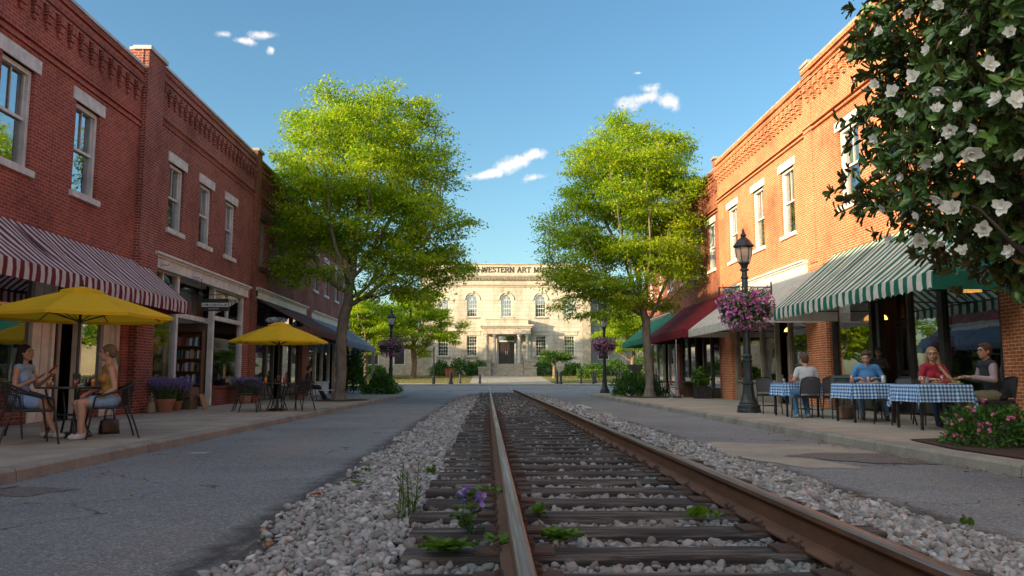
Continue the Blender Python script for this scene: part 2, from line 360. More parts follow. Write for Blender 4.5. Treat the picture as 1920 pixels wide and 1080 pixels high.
# ================================================================ ground
def gz(y):
    if y < 45.5: return 0.0
    if y < 60: t = (y - 45.5) / 14.5; return .44 * t * t * (3 - 2 * t)
    if y < 64: return .44 + (y - 60) * .012
    if y < 84: return .49 + .82 * (y - 64) / 20
    return 1.31 + (y - 84) * .004
def asphalt(name, base, fine_scale=75):
    m, nt, b, o = newmat(name); p = wpos(nt)
    f = ramp(nt, noise(nt, p, fine_scale, 4, .75), [(.32, tuple(x * .55 for x in base)), (.52, base), (.72, tuple(x * 1.7 for x in base))])
    vg = node(nt, 'ShaderNodeTexVoronoi'); vg.inputs['Scale'].default_value = 62; nt.links.new(p, vg.inputs['Vector']); vs = node(nt, 'ShaderNodeSeparateXYZ'); nt.links.new(vg.outputs['Color'], vs.inputs[0])
    f = mix(nt, 1.0, f, ramp(nt, vs.outputs[0], [(0, (.68, .68, .69)), (.6, (1, 1, 1)), (.9, (1.22, 1.22, 1.22)), (1, (1.7, 1.7, 1.65))]), 'MULTIPLY')
    bigm = ramp(nt, noise(nt, p, .45, 6, .6), [(.3, (.74, .74, .76)), (.52, (1, 1, 1)), (.75, (1.22, 1.18, 1.12))])
    c = mix(nt, 1.0, f, bigm, 'MULTIPLY')
    # worn brownish wheel lane and dark edge by the ballast
    sp = node(nt, 'ShaderNodeSeparateXYZ'); nt.links.new(p, sp.inputs[0])
    mp = node(nt, 'ShaderNodeMapping'); mp.inputs['Scale'].default_value = (1, .18, 1); nt.links.new(p, mp.inputs['Vector'])
    wn = noise(nt, mp.outputs[0], .8, 5, .65); c = mix(nt, ramp(nt, wn, [(.5, (0, 0, 0)), (.68, (.55, .55, .55))]), c, mix(nt, 1.0, f, (1.25, 1.02, .86), 'MULTIPLY'))
    xn = MA('ADD', sp.outputs[0], MA('MULTIPLY', MA('SUBTRACT', noise(nt, p, 3.5, 5, .7), .5, nt), .55, nt), nt)
    e1 = MA('SUBTRACT', 1, MA('MINIMUM', MA('ABSOLUTE', MA('DIVIDE', MA('ADD', xn, 1.53, nt), .20, nt), None, nt), 1, nt), nt)
    e2 = MA('SUBTRACT', 1, MA('MINIMUM', MA('ABSOLUTE', MA('DIVIDE', MA('SUBTRACT', xn, 3.2, nt), .20, nt), None, nt), 1, nt), nt)
    isn = MA('LESS_THAN', sp.outputs[1], 46, nt)
    c = mix(nt, MA('MULTIPLY', MA('MULTIPLY', MA('MAXIMUM', e1, e2, nt), isn, nt), .8, nt), c, (.022, .02, .018))
    # thin cracks where a broad noise allows them
    vo = node(nt, 'ShaderNodeTexVoronoi', feature='DISTANCE_TO_EDGE'); vo.inputs['Scale'].default_value = .55
    wv = node(nt, 'ShaderNodeTexNoise'); wv.inputs['Scale'].default_value = 2.2; wv.inputs['Detail'].default_value = 5; nt.links.new(p, wv.inputs['Vector'])
    wa = node(nt, 'ShaderNodeVectorMath', operation='ADD'); nt.links.new(p, wa.inputs[0]); nt.links.new(wv.outputs['Color'], wa.inputs[1]); nt.links.new(wa.outputs[0], vo.inputs['Vector'])
    ck = MA('MULTIPLY', MA('LESS_THAN', vo.outputs['Distance'], .006, nt), MA('GREATER_THAN', noise(nt, p, .35, 3), .53, nt), nt)
    c = mix(nt, MA('MULTIPLY', ck, .75, nt), c, (.012, .012, .012))
    nt.links.new(c, b.inputs['Base Color']); b.inputs['Roughness'].default_value = .82; b.inputs['Specular IOR Level'].default_value = .35
    bump(nt, b, noise(nt, p, fine_scale, 4, .75), .8, .012); return m
M_ASPH = asphalt('asphalt', (.205, .222, .228))
M_ASPHD = asphalt('asphalt_patch', (.150, .142, .136), 60)
def slab_mat(name, c1, c2, joint, sx=1.5, sy=1.5, off=(0, 0)):
    m, nt, b, o = newmat(name); p = wpos(nt); sp = node(nt, 'ShaderNodeSeparateXYZ'); nt.links.new(p, sp.inputs[0])
    c = ramp(nt, noise(nt, p, 1.1, 7, .7), [(.32, c2), (.62, c1)])
    c = mix(nt, 1.0, c, ramp(nt, noise(nt, p, 55, 3, .7), [(.3, (.78, .78, .78)), (.7, (1.15, 1.15, 1.15))]), 'MULTIPLY')
    st = ramp(nt, noise(nt, p, .7, 6, .75), [(.55, (0, 0, 0)), (.7, (.5, .5, .5))]); c = mix(nt, st, c, tuple(x * .5 for x in c2))
    k = None
    for ax, s, of in ((0, sx, off[0]), (1, sy, off[1])):
        if not s: continue
        fr = MA('FRACT', MA('DIVIDE', MA('ADD', sp.outputs[ax], 300 + of, nt), s, nt), None, nt)
        l = MA('LESS_THAN', fr, .013 / s, nt); k = l if k is None else MA('MAXIMUM', k, l, nt)
    if k is not None: c = mix(nt, MA('MULTIPLY', k, .8, nt), c, joint)
    nt.links.new(c, b.inputs['Base Color']); b.inputs['Roughness'].default_value = .9; b.inputs['Specular IOR Level'].default_value = .3
    bump(nt, b, noise(nt, p, 35, 4), .35, .006); return m
M_WALK = slab_mat('concrete_slabs', (.42, .375, .30), (.28, .25, .20), (.06, .05, .04), 2.1, 1.8, (.9, 0))
M_KERB = slab_mat('kerb_concrete', (.34, .32, .27), (.19, .18, .15), (.05, .045, .04), 0, 3.05)
M_WALKF = slab_mat('concrete_far', (.42, .38, .31), (.30, .27, .22), (.12, .1, .08), 2, 2)
M_GRASS = attr_mat('grass_blades', [(0, (.10, .14, .03)), (.5, (.20, .20, .055)), (1, (.32, .26, .10))], .8, (.4, (1.2, 1.2, .8)))
M_LAWN = pm('lawn_soil', (.24, .19, .075), (.12, .13, .04), 1.3, .95, bmp=.6, bscale=20)
M_MULCH = pm('bark_mulch', (.085, .042, .024), (.035, .02, .013), 30, .95, bmp=1.0, bscale=45)
M_EARTH = pm('far_ground', (.10, .10, .05), (.07, .08, .04), .1, .95)

def sheet(name, xs, ys, zf, mat, dz=0.0, kind='structure'):
    V = [(x, y, zf(y) + dz) for y in ys for x in xs]; nx = len(xs)
    F = [(j * nx + i, j * nx + i + 1, (j + 1) * nx + i + 1, (j + 1) * nx + i) for j in range(len(ys) - 1) for i in range(nx - 1)]
    return tag(mesh_np(name, V, F, mat), kind=kind)
YS = [-60, -20, 0, 20, 40, 45.5] + [45.5 + k * .725 for k in range(1, 21)] + [62, 64, 66, 70, 75, 80, 84, 95, 120, 200, 500, 2500]
sheet('ground', [-2500, -300, -60, -20, 0, 20, 60, 300, 2500], YS, gz, M_EARTH, -.08)
# road: the street beside the track, and the cross street
rd = MB()
for (xa, xb) in ((-4.75, -1.2), (2.9, 5.65)):
    for a, b in zip(YS[1:5], YS[2:6]): rd.quad((xa, a, 0), (xb, a, 0), (xb, b, 0), (xa, b, 0))
for a, b in ((-20, 45.5),): rd.quad((-1.2, a, -.03), (2.9, a, -.03), (2.9, b, -.03), (-1.2, b, -.03))
ycr = [45.5 + k * .725 for k in range(0, 21)]
for a, b in zip(ycr, ycr[1:]): rd.quad((-90, a, gz(a)), (90, a, gz(a)), (90, b, gz(b)), (-90, b, gz(b)))
tag(rd.build('road', M_ASPH), kind='structure')
for xa, xb in ((-90, -4.7), (5.6, 90)):   # asphalt apron under the pavement corners
    sheet('road', [xa, xb], [41.5, 45.5], gz, M_ASPH, -.002)
# kerbed pavements
def arc(cx, cy, r, a0, a1, n=10): return [(cx + r * math.cos(R(a0 + (a1 - a0) * k / n)), cy + r * math.sin(R(a0 + (a1 - a0) * k / n))) for k in range(n + 1)]
def pavement(edge, back, name='pavement'):
    """edge: polyline along the kerb; back: closing points"""
    mb = MB(); top = [(x, y, .13) for x, y in edge + back]; mb.face([mb.pt(p) for p in top])
    tag(mb.build(name, M_WALK), kind='structure')
    kb = MB(); n = len(edge); P = [Vector((x, y, 0)) for x, y in edge]; secs = []
    for i, p in enumerate(P):
        d = (P[min(i + 1, n - 1)] - P[max(i - 1, 0)]).normalized(); nn = Vector((-d.y, d.x, 0))
        if edge is LE: nn = nn      # towards the pavement
        else: nn = -nn
        secs.append([p + nn * (-.045) + Vector((0, 0, -.06)), p + nn * (-.03) + Vector((0, 0, .105)), p + nn * (-.008) + Vector((0, 0, .130)), p + nn * .02 + Vector((0, 0, .137)), p + nn * .16 + Vector((0, 0, .137)), p + nn * .165 + Vector((0, 0, .10))])
    kb.rings(secs, cap=False); tag(kb.build('kerb', M_KERB), kind='structure')
LE = [(-4.62, -20), (-4.6, 0), (-4.6, 20), (-4.55, 30), (-4.42, 40)] + arc(-7.4, 43.4, 3.05, 0, 90, 12) + [(-30, 46.6), (-90, 46.6)]
RE = [(5.5, -20), (5.45, 0), (5.4, 12), (5.5, 20), (5.6, 30), (5.65, 40)] + arc(8.6, 44.6, 2.95, 180, 90, 12) + [(30, 47.7), (90, 47.7)]
pavement(LE, [(-90, 41), (-10.4, 41), (-10.4, -20)])
pavement(RE, [(90, 41), (11.6, 41), (11.6, -20)])
# far pavement, lawn, path
fp = MB()
fp.box(-90, 60, gz(60) - .2, 90, 60.16, gz(60) + .10); tag(fp.build('kerb', M_KERB), kind='structure')
sheet('pavement', [-90, 90], [60.16, 62, 64.2], lambda y: gz(y) + .098, M_WALKF)
sheet('lawn', [-90, -1.4], [64.2, 70, 75, 80, 90, 120], lambda y: gz(y) + .09, M_LAWN)
sheet('lawn', [5.2, 90], [64.2, 70, 75, 80, 90, 120], lambda y: gz(y) + .09, M_LAWN)
sheet('path', [-1.4, 5.2], [64.2, 68, 72, 79.2], lambda y: gz(y) + .10, M_WALKF)
rng = np.random.default_rng(3)
n = 26000; P = np.stack([rng.uniform(-16, 20, n), rng.uniform(64.4, 80, n), np.zeros(n)], 1); P = P[(P[:, 0] < -1.5) | (P[:, 0] > 5.3)]
P[:, 2] = [gz(y) + .085 for y in P[:, 1]]; n = len(P)
V, F, k = scatter(LEAFQ[0] * np.array([1, .5, 1]), LEAFQ[1], P, rnd_dirs(rng, n, .3) * [1, 1, .2] + [0, 0, 1.0], rnd_dirs(rng, n, .2), rng.uniform(.05, .13, n))
tag(mesh_np('grass', V, F, M_GRASS, v=np.repeat(rng.random(n), k)), kind='stuff', label='thin dry yellow green lawn grass in front of the museum', cat='grass')

# street patches and litter of the road surface
def blob(name, pts, z, mat, kind='structure', jit=.05, seed=1, sub=5):
    rr = random.Random(seed); Q = []
    for a, b in zip(pts, pts[1:] + pts[:1]):
        for t in range(sub): f = t / sub; Q.append((a[0] + (b[0] - a[0]) * f + rr.uniform(-jit, jit), a[1] + (b[1] - a[1]) * f + rr.uniform(-jit, jit)))
    mb = MB(); mb.face([mb.pt((x, y, z)) for x, y in Q]); return tag(mb.build(name, mat), kind=kind)
M_PATCH = slab_mat('pale_patch', (.37, .335, .27), (.25, .235, .20), (.1, .1, .1), 0, 0)
blob('road_patch', [(3.15, 10.4), (3.55, 9.0), (4.2, 8.9), (4.05, 10.0), (5.3, 10.0), (5.25, 12.2), (4.2, 12.3), (3.6, 12.7), (3.3, 12.3)], .004, M_PATCH, seed=4, jit=.04)
blob('road_patch', [(3.8, 10.3), (4.5, 9.45), (5.25, 9.3), (5.3, 10.6), (4.3, 10.75)], .008, M_ASPHD, seed=5)
blob('road_patch', [(-4.5, 7.2), (-3.95, 7.0), (-3.75, 7.5), (-4.4, 7.8)], .004, M_ASPHD, seed=6, jit=.09)
blob('road_patch', [(2.9, 22), (3.3, 20.5), (3.5, 23), (3.2, 25)], .004, M_PATCH, seed=7, jit=.06)
M_ROADWHITE = pm('road_paint', (.5, .5, .47), (.3, .3, .29), 12, .7)
blob('road_marking', [(-4.0, 11.0), (-3.75, 10.95), (-3.72, 11.12), (-3.98, 11.1)], .005, M_ROADWHITE, seed=8, jit=.02)
blob('road_marking', [(3.0, 27), (3.5, 26.6), (3.6, 30.5), (3.35, 30.6)], .005, M_ROADWHITE, seed=9, jit=.04)
M_DRY = attr_mat('dry_leaf', [(0, (.16, .07, .03)), (.5, (.30, .17, .08)), (.8, (.42, .32, .2)), (1, (.45, .16, .06))], .8, (.3, (1, 1, 1)))
def litter(name, label, spots, n, seed, sz=(.03, .075)):
    rg = np.random.default_rng(seed); P = np.array(spots)[rg.integers(0, len(spots), n)]; P = P + rg.normal(size=(n, 3)) * np.array([.14, .4, 0])
    V, F, k = scatter(LEAF2[0], LEAF2[1], P, rnd_dirs(rg, n, .15), np.array([0, 0, 1]) + rnd_dirs(rg, n) * .5, rg.uniform(*sz, n))
    V[:, 2] = np.maximum(V[:, 2], np.repeat(P[:, 2], k) + .002)
    return tag(mesh_np(name, V, F, M_DRY, v=np.repeat(rg.random(n), k)), kind='stuff', label=label, cat='leaf litter')
litter('leaf_litter', 'dry brown leaves blown along the right hand kerb', [(5.22, y, .012) for y in np.arange(7.5, 15, .4)], 330, 11)
litter('leaf_litter', 'dry leaf scraps along the left hand kerb', [(-4.45, y, .012) for y in np.arange(8, 28, .5)], 130, 12, (.02, .045))
litter('leaf_litter', 'dry leaves on the mulch around the street tree trunks', [(-5.6, 31.5, .16), (-5.3, 32.6, .16), (7.2, 36.5, .16), (7.0, 37.5, .16)], 220, 13, (.04, .09))
# a few loose leaves on the ballast and street, each a thing
def leaf_thing(x, y, z, s, a, v, label):
    rg = np.random.default_rng(int(x * 100 + y * 7) % 999)
    root = thing('fallen_leaf', label, 'leaf', (x, y, z), 0, 'single fallen leaves')
    V, F, k = scatter(LEAFM[0] * [1, 1.6, 2], LEAFM[1], [(0, 0, .012)], np.array([[math.cos(a), math.sin(a), .15]]), np.array([[.1, .1, 1]]), np.array([s]))
    mesh_np('blade', V, F, M_DRY, root, v=np.full(len(V), v))
for x, y, z, s, a, v, l in ((-1.42, 6.6, .05, .09, .4, 1, 'orange dry leaf at the left edge of the ballast'), (-1.2, 4.55, .07, .06, 1.5, .98, 'small orange leaf lying low on the left ballast'),
    (2.75, 6.1, .09, .07, .3, .6, 'tan leaf on the right ballast near the asphalt'), (3.75, 5.2, .01, .13, 0, .35, 'curled brown leaf on the right roadway'),
    (4.1, 5.15, .01, .09, 2.9, .3, 'thin brown leaf further right on the roadway'), (3.1, 4.35, .07, .10, 2.2, .95, 'orange leaf on the right ballast lowest in the photo'), (-3.0, 6.9, .01, .05, .7, .8, 'pale scrap on the left roadway')):
    leaf_thing(x, y, z, s, a, v, l)

# ================================================================ railway track
M_RAILSIDE = pm('rail_rust', (.17, .088, .048), (.105, .058, .036), 7, .75, .1, bmp=.3, bscale=50, stretch=(1, .3, 1))
def rail_top_mat():
    m, nt, b, o = newmat('rail_polished'); p = wpos(nt); mp = node(nt, 'ShaderNodeMapping'); mp.inputs['Scale'].default_value = (60, .7, 1); nt.links.new(p, mp.inputs['Vector'])
    nt.links.new(ramp(nt, noise(nt, mp.outputs[0], 1.4, 6, .7), [(.34, (.22, .12, .065)), (.54, (.34, .25, .19)), (.78, (.46, .45, .46))]), b.inputs['Base Color'])
    nt.links.new(ramp(nt, noise(nt, mp.outputs[0], 1.0, 5), [(.3, (.6, .6, .6)), (.7, (.34, .34, .34))]), b.inputs['Roughness']); b.inputs['Metallic'].default_value = .9; return m
M_RAILTOP = rail_top_mat()
def tie_mat():
    m, nt, b, o = newmat('tie_wood'); p = wpos(nt); mp = node(nt, 'ShaderNodeMapping'); mp.inputs['Scale'].default_value = (1.6, 22, 22); nt.links.new(p, mp.inputs['Vector'])
    g = noise(nt, mp.outputs[0], 1.0, 6, .7)
    c = ramp(nt, g, [(.36, (.008, .007, .006)), (.5, (.042, .036, .032)), (.64, (.15, .138, .125))])
    c = mix(nt, 1.0, c, ramp(nt, noise(nt, p, 2.4, 4), [(.3, (.65, .62, .62)), (.7, (1.25, 1.15, 1.1))]), 'MULTIPLY')
    nt.links.new(c, b.inputs['Base Color']); b.inputs['Roughness'].default_value = .85; bump(nt, b, g, .9, .02); return m
M_TIE = tie_mat()
M_PLATE = pm('tie_plate_rust', (.105, .052, .032), (.055, .032, .022), 14, .8, .1, bmp=.4)
track = thing('railway_track', 'single railway track of rusty rails on dark timber ties running towards the museum', 'railway track', (.85, 3, 0), world=True)
RX = (.13, 1.567); ZT = .18
prof = [(-.070, 0), (-.070, .010), (-.016, .026), (-.009, .040), (-.009, .125), (-.030, .138), (-.036, .146), (-.036, .168), (-.028, .177), (-.012, .181), (.012, .181), (.028, .177), (.036, .168), (.036, .146), (.030, .138), (.009, .125), (.009, .040), (.016, .026), (.070, .010), (.070, 0)]
for rx in RX:
    mb = MB(); n = len(prof); ysr = [-3, 2, 4, 8, 14, 22, 32, 44, 46.8]
    rows = [[mb.pt((rx + a, y, ZT + .004 + b)) for a, b in prof] for y in ysr]
    for ra, rb in zip(rows, rows[1:]):
        for j in range(n):
            mb.mi = 1 if 7 <= j <= 11 else 0
            mb.face((ra[j], ra[(j + 1) % n], rb[(j + 1) % n], rb[j]))
    mb.mi = 0; mb.face(rows[0]); mb.face(rows[-1][::-1])
    # past the last tie the rail dips flush into the cross street
    mb.mi = 1; seg = [46.8, 48.5, 51, 54, 57, 59.6]
    for a, b in zip(seg, seg[1:]):
        za = .02 + max(gz(a), (ZT + .16) * max(0, 1 - (a - 46.8) / 1.8)); zb = .02 + max(gz(b), (ZT + .16) * max(0, 1 - (b - 46.8) / 1.8))
        mb.quad((rx - .036, a, za), (rx + .036, a, za), (rx + .036, b, zb), (rx - .036, b, zb)); mb.mi = 0
        mb.quad((rx - .036, a, za - .2), (rx - .036, a, za), (rx - .036, b, zb), (rx - .036, b, zb - .2)); mb.quad((rx + .036, a, za), (rx + .036, a, za - .2), (rx + .036, b, zb - .2), (rx + .036, b, zb)); mb.mi = 1
    mb.build('rail', [M_RAILSIDE, M_RAILTOP], track)
rr = random.Random(5)
TIES = []; y = 3.40; 
while y < 46.6: TIES.append(y); y += .53
TIES = [2.87] + TIES
for i, ty in enumerate(TIES):
    mb = MB(); xl = .85 - 1.27 + rr.uniform(-.05, .04); xr = .85 + 1.27 + rr.uniform(-.05, .05); nseg = 14 if i < 14 else 3; w = .115 + rr.uniform(-.008, .008); yc = ty + rr.uniform(-.015, .015)
    secs = []
    for k in range(nseg + 1):
        x = xl + (xr - xl) * k / nseg; j = lambda a: rr.uniform(-a, a)
        secs.append([(x, yc - w + j(.004), -.05), (x, yc - w + j(.004), ZT - .02 + j(.004)), (x, yc - w + .012, ZT - j(.004) - .003), (x, yc + j(.02), ZT - .003 + j(.003)), (x, yc + w - .012, ZT - .003 + j(.003)), (x, yc + w + j(.004), ZT - .02), (x, yc + w, -.05)])
    mb.rings(secs); tie = mb.build('railway_tie', M_TIE, track)
    if i < 34:
        for rx in RX:
            z0 = ZT - .001
            for s in (-1, 1):
                pb = MB(); a, b = rx + s * .062, rx + s * .19
                pb.X = None; pb.box(min(a, b), yc - .085, z0, max(a, b), yc + .085, z0 + .014)
                pb.box(rx + s * .070, yc - .085, z0 + .014, rx + s * .082, yc + .085, z0 + .03)
                for q in (-.05, .05):
                    if rr.random() < .8:
                        pb.tube([(rx + s * .083, yc + q, z0), (rx + s * (.085 + rr.uniform(0, .01)), yc + q, z0 + .045), (rx + s * .07, yc + q, z0 + .052)], .0105, 5)
                pb.build('tie_plate', M_PLATE, tie)
# ballast
def bedz(x):
    pts = [(-1.75, -.02), (-1.5, .004), (-1.2, .035), (-.55, .115), (2.25, .115), (2.8, .035), (3.15, .004), (3.4, -.02)]
    for (a, za), (b, zb) in zip(pts, pts[1:]):
        if x <= b: return za + (zb - za) * max(0, (x - a)) / (b - a)
    return -.02
M_BED = pm('ballast_bed', (.10, .085, .07), (.05, .043, .036), 40, .95, bmp=.8, bscale=60)
xs = [-1.75, -1.5, -1.2, -.85, -.55, 0, .85, 1.6, 2.25, 2.5, 2.8, 3.15, 3.4]
mb = MB()
for a, b in zip(xs, xs[1:]): mb.quad((a, -20, bedz(a) - .012), (b, -20, bedz(b) - .012), (b, 47, bedz(b) - .012), (a, 47, bedz(a) - .012))
tag(mb.build('ballast_bed', M_BED), kind='structure')
def ico(sub):
    t = (1 + 5 ** .5) / 2; V = [(-1, t, 0), (1, t, 0), (-1, -t, 0), (1, -t, 0), (0, -1, t), (0, 1, t), (0, -1, -t), (0, 1, -t), (t, 0, -1), (t, 0, 1), (-t, 0, -1), (-t, 0, 1)]
    F = [(0, 11, 5), (0, 5, 1), (0, 1, 7), (0, 7, 10), (0, 10, 11), (1, 5, 9), (5, 11, 4), (11, 10, 2), (10, 7, 6), (7, 1, 8), (3, 9, 4), (3, 4, 2), (3, 2, 6), (3, 6, 8), (3, 8, 9), (4, 9, 5), (2, 4, 11), (6, 2, 10), (8, 6, 7), (9, 8, 1)]
    V = [np.array(v) / np.linalg.norm(v) for v in V]
    for _ in range(sub):
        mid = {}; F2 = []
        def md(a, b):
            k = (min(a, b), max(a, b))
            if k not in mid: p = V[a] + V[b]; V.append(p / np.linalg.norm(p)); mid[k] = len(V) - 1
            return mid[k]
        for a, b, c in F: x, y_, z = md(a, b), md(b, c), md(c, a); F2 += [(a, x, z), (b, y_, x), (c, z, y_), (x, y_, z)]
        F = F2
    return np.array(V), np.array(F)
M_STONE = attr_mat('ballast_stone', [(0, (.10, .085, .070)), (.2, (.16, .155, .145)), (.5, (.265, .262, .252)), (.8, (.36, .362, .355)), (.95, (.48, .50, .50)), (1, (.34, .17, .10))], .85, bmp=.5, bscale=90)
VV = []; FF = []; AA = []; base = 0
rng = np.random.default_rng(8); tys = np.array(TIES)
for (ya, yb, sp_, r0, r1, sub) in ((2.3, 9.5, .034, .014, .027, 1), (9.5, 19, .048, .020, .033, 0), (19, 46.6, .080, .033, .050, 0)):
    tv, tf = ico(sub)
    gx = np.arange(-1.5, 3.2, sp_); gy = np.arange(ya, yb, sp_); GX, GY = np.meshgrid(gx, gy); P = np.stack([GX.ravel(), GY.ravel()], 1); P = P + rng.uniform(-.5, .5, P.shape) * sp_
    e = rng.uniform(0, 1, len(P)); wob = .10 * np.sin(P[:, 1] * 1.7) + .06 * np.sin(P[:, 1] * 4.1 + 1)
    P = P[(P[:, 0] > -1.45 + wob - .22 * e ** 3 + .14) & (P[:, 0] < 3.13 + wob + .25 * e ** 3 - .14)]
    n = len(P); r = rng.uniform(r0, r1, n) * np.where(rng.random(n) < .12, 1.35, 1)
    d = np.abs(P[:, 1:2] - tys[None, :]); dm = d.min(1); intie = (P[:, 0] > -.45) & (P[:, 0] < 2.15)
    keep = ~(intie & (dm < .115 + r * .45)) & ~(((np.abs(P[:, 0] - RX[0]) < .07) | (np.abs(P[:, 0] - RX[1]) < .07)) & (rng.random(n) < .5))
    P, r = P[keep], r[keep]; n = len(P)
    if sub: lay2 = rng.random(n) < .25
    else: lay2 = rng.random(n) < .15
    z = np.array([bedz(x) for x in P[:, 0]]) + r * .25 + lay2 * r * .7
    z = np.where((P[:, 0] > -.4) & (P[:, 0] < 2.1), np.minimum(z + .006, .166 - r * .35), z)
    S = np.stack([r * rng.uniform(.85, 1.35, n), r * rng.uniform(.7, 1.0, n), r * rng.uniform(.5, .85, n)], 1)
    # angular chips: a sphere cut by random planes, in two dozen variants
    var = []
    for q in range(24):
        w_ = tv.copy()
        for pl in rnd_dirs(rng, 9): h_ = rng.uniform(.52, .85); dd = w_ @ pl; w_ = w_ - np.maximum(dd - h_, 0)[:, None] * pl
        var.append(w_ * 1.25)
    which = rng.integers(0, 24, n); k = len(tv); V = np.zeros((n, k, 3)); Pz = np.column_stack([P, z]); Xd = rnd_dirs(rng, n, .5); Nd = np.array([0, 0, 1]) + rnd_dirs(rng, n) * .5
    for q in range(24):
        m_ = which == q
        if m_.any(): V[m_] = scatter(var[q], tf, Pz[m_], Xd[m_], Nd[m_], S[m_])[0].reshape(-1, k, 3)
    jit = rng.normal(size=(n, k, 3)) * (.03 if sub else .12) * r[:, None, None]; V = (V + jit).reshape(-1, 3); F = (tf[None] + (np.arange(n) * k)[:, None, None]).reshape(-1, 3)
    v = np.clip(rng.normal(.5, .22, n), 0, .97); v[rng.random(n) < .004] = 1.0
    brn = (P[:, 0] > -.4) & (P[:, 0] < 2.1); v = np.where(brn, v * .62, v)
    VV.append(V); FF.append(F + base); AA.append(np.repeat(v, k)); base += len(V)
tag(mesh_np('ballast_gravel', np.concatenate(VV), np.concatenate(FF), M_STONE, v=np.concatenate(AA)), kind='stuff', label='grey crushed stone ballast around the timber ties', cat='gravel')

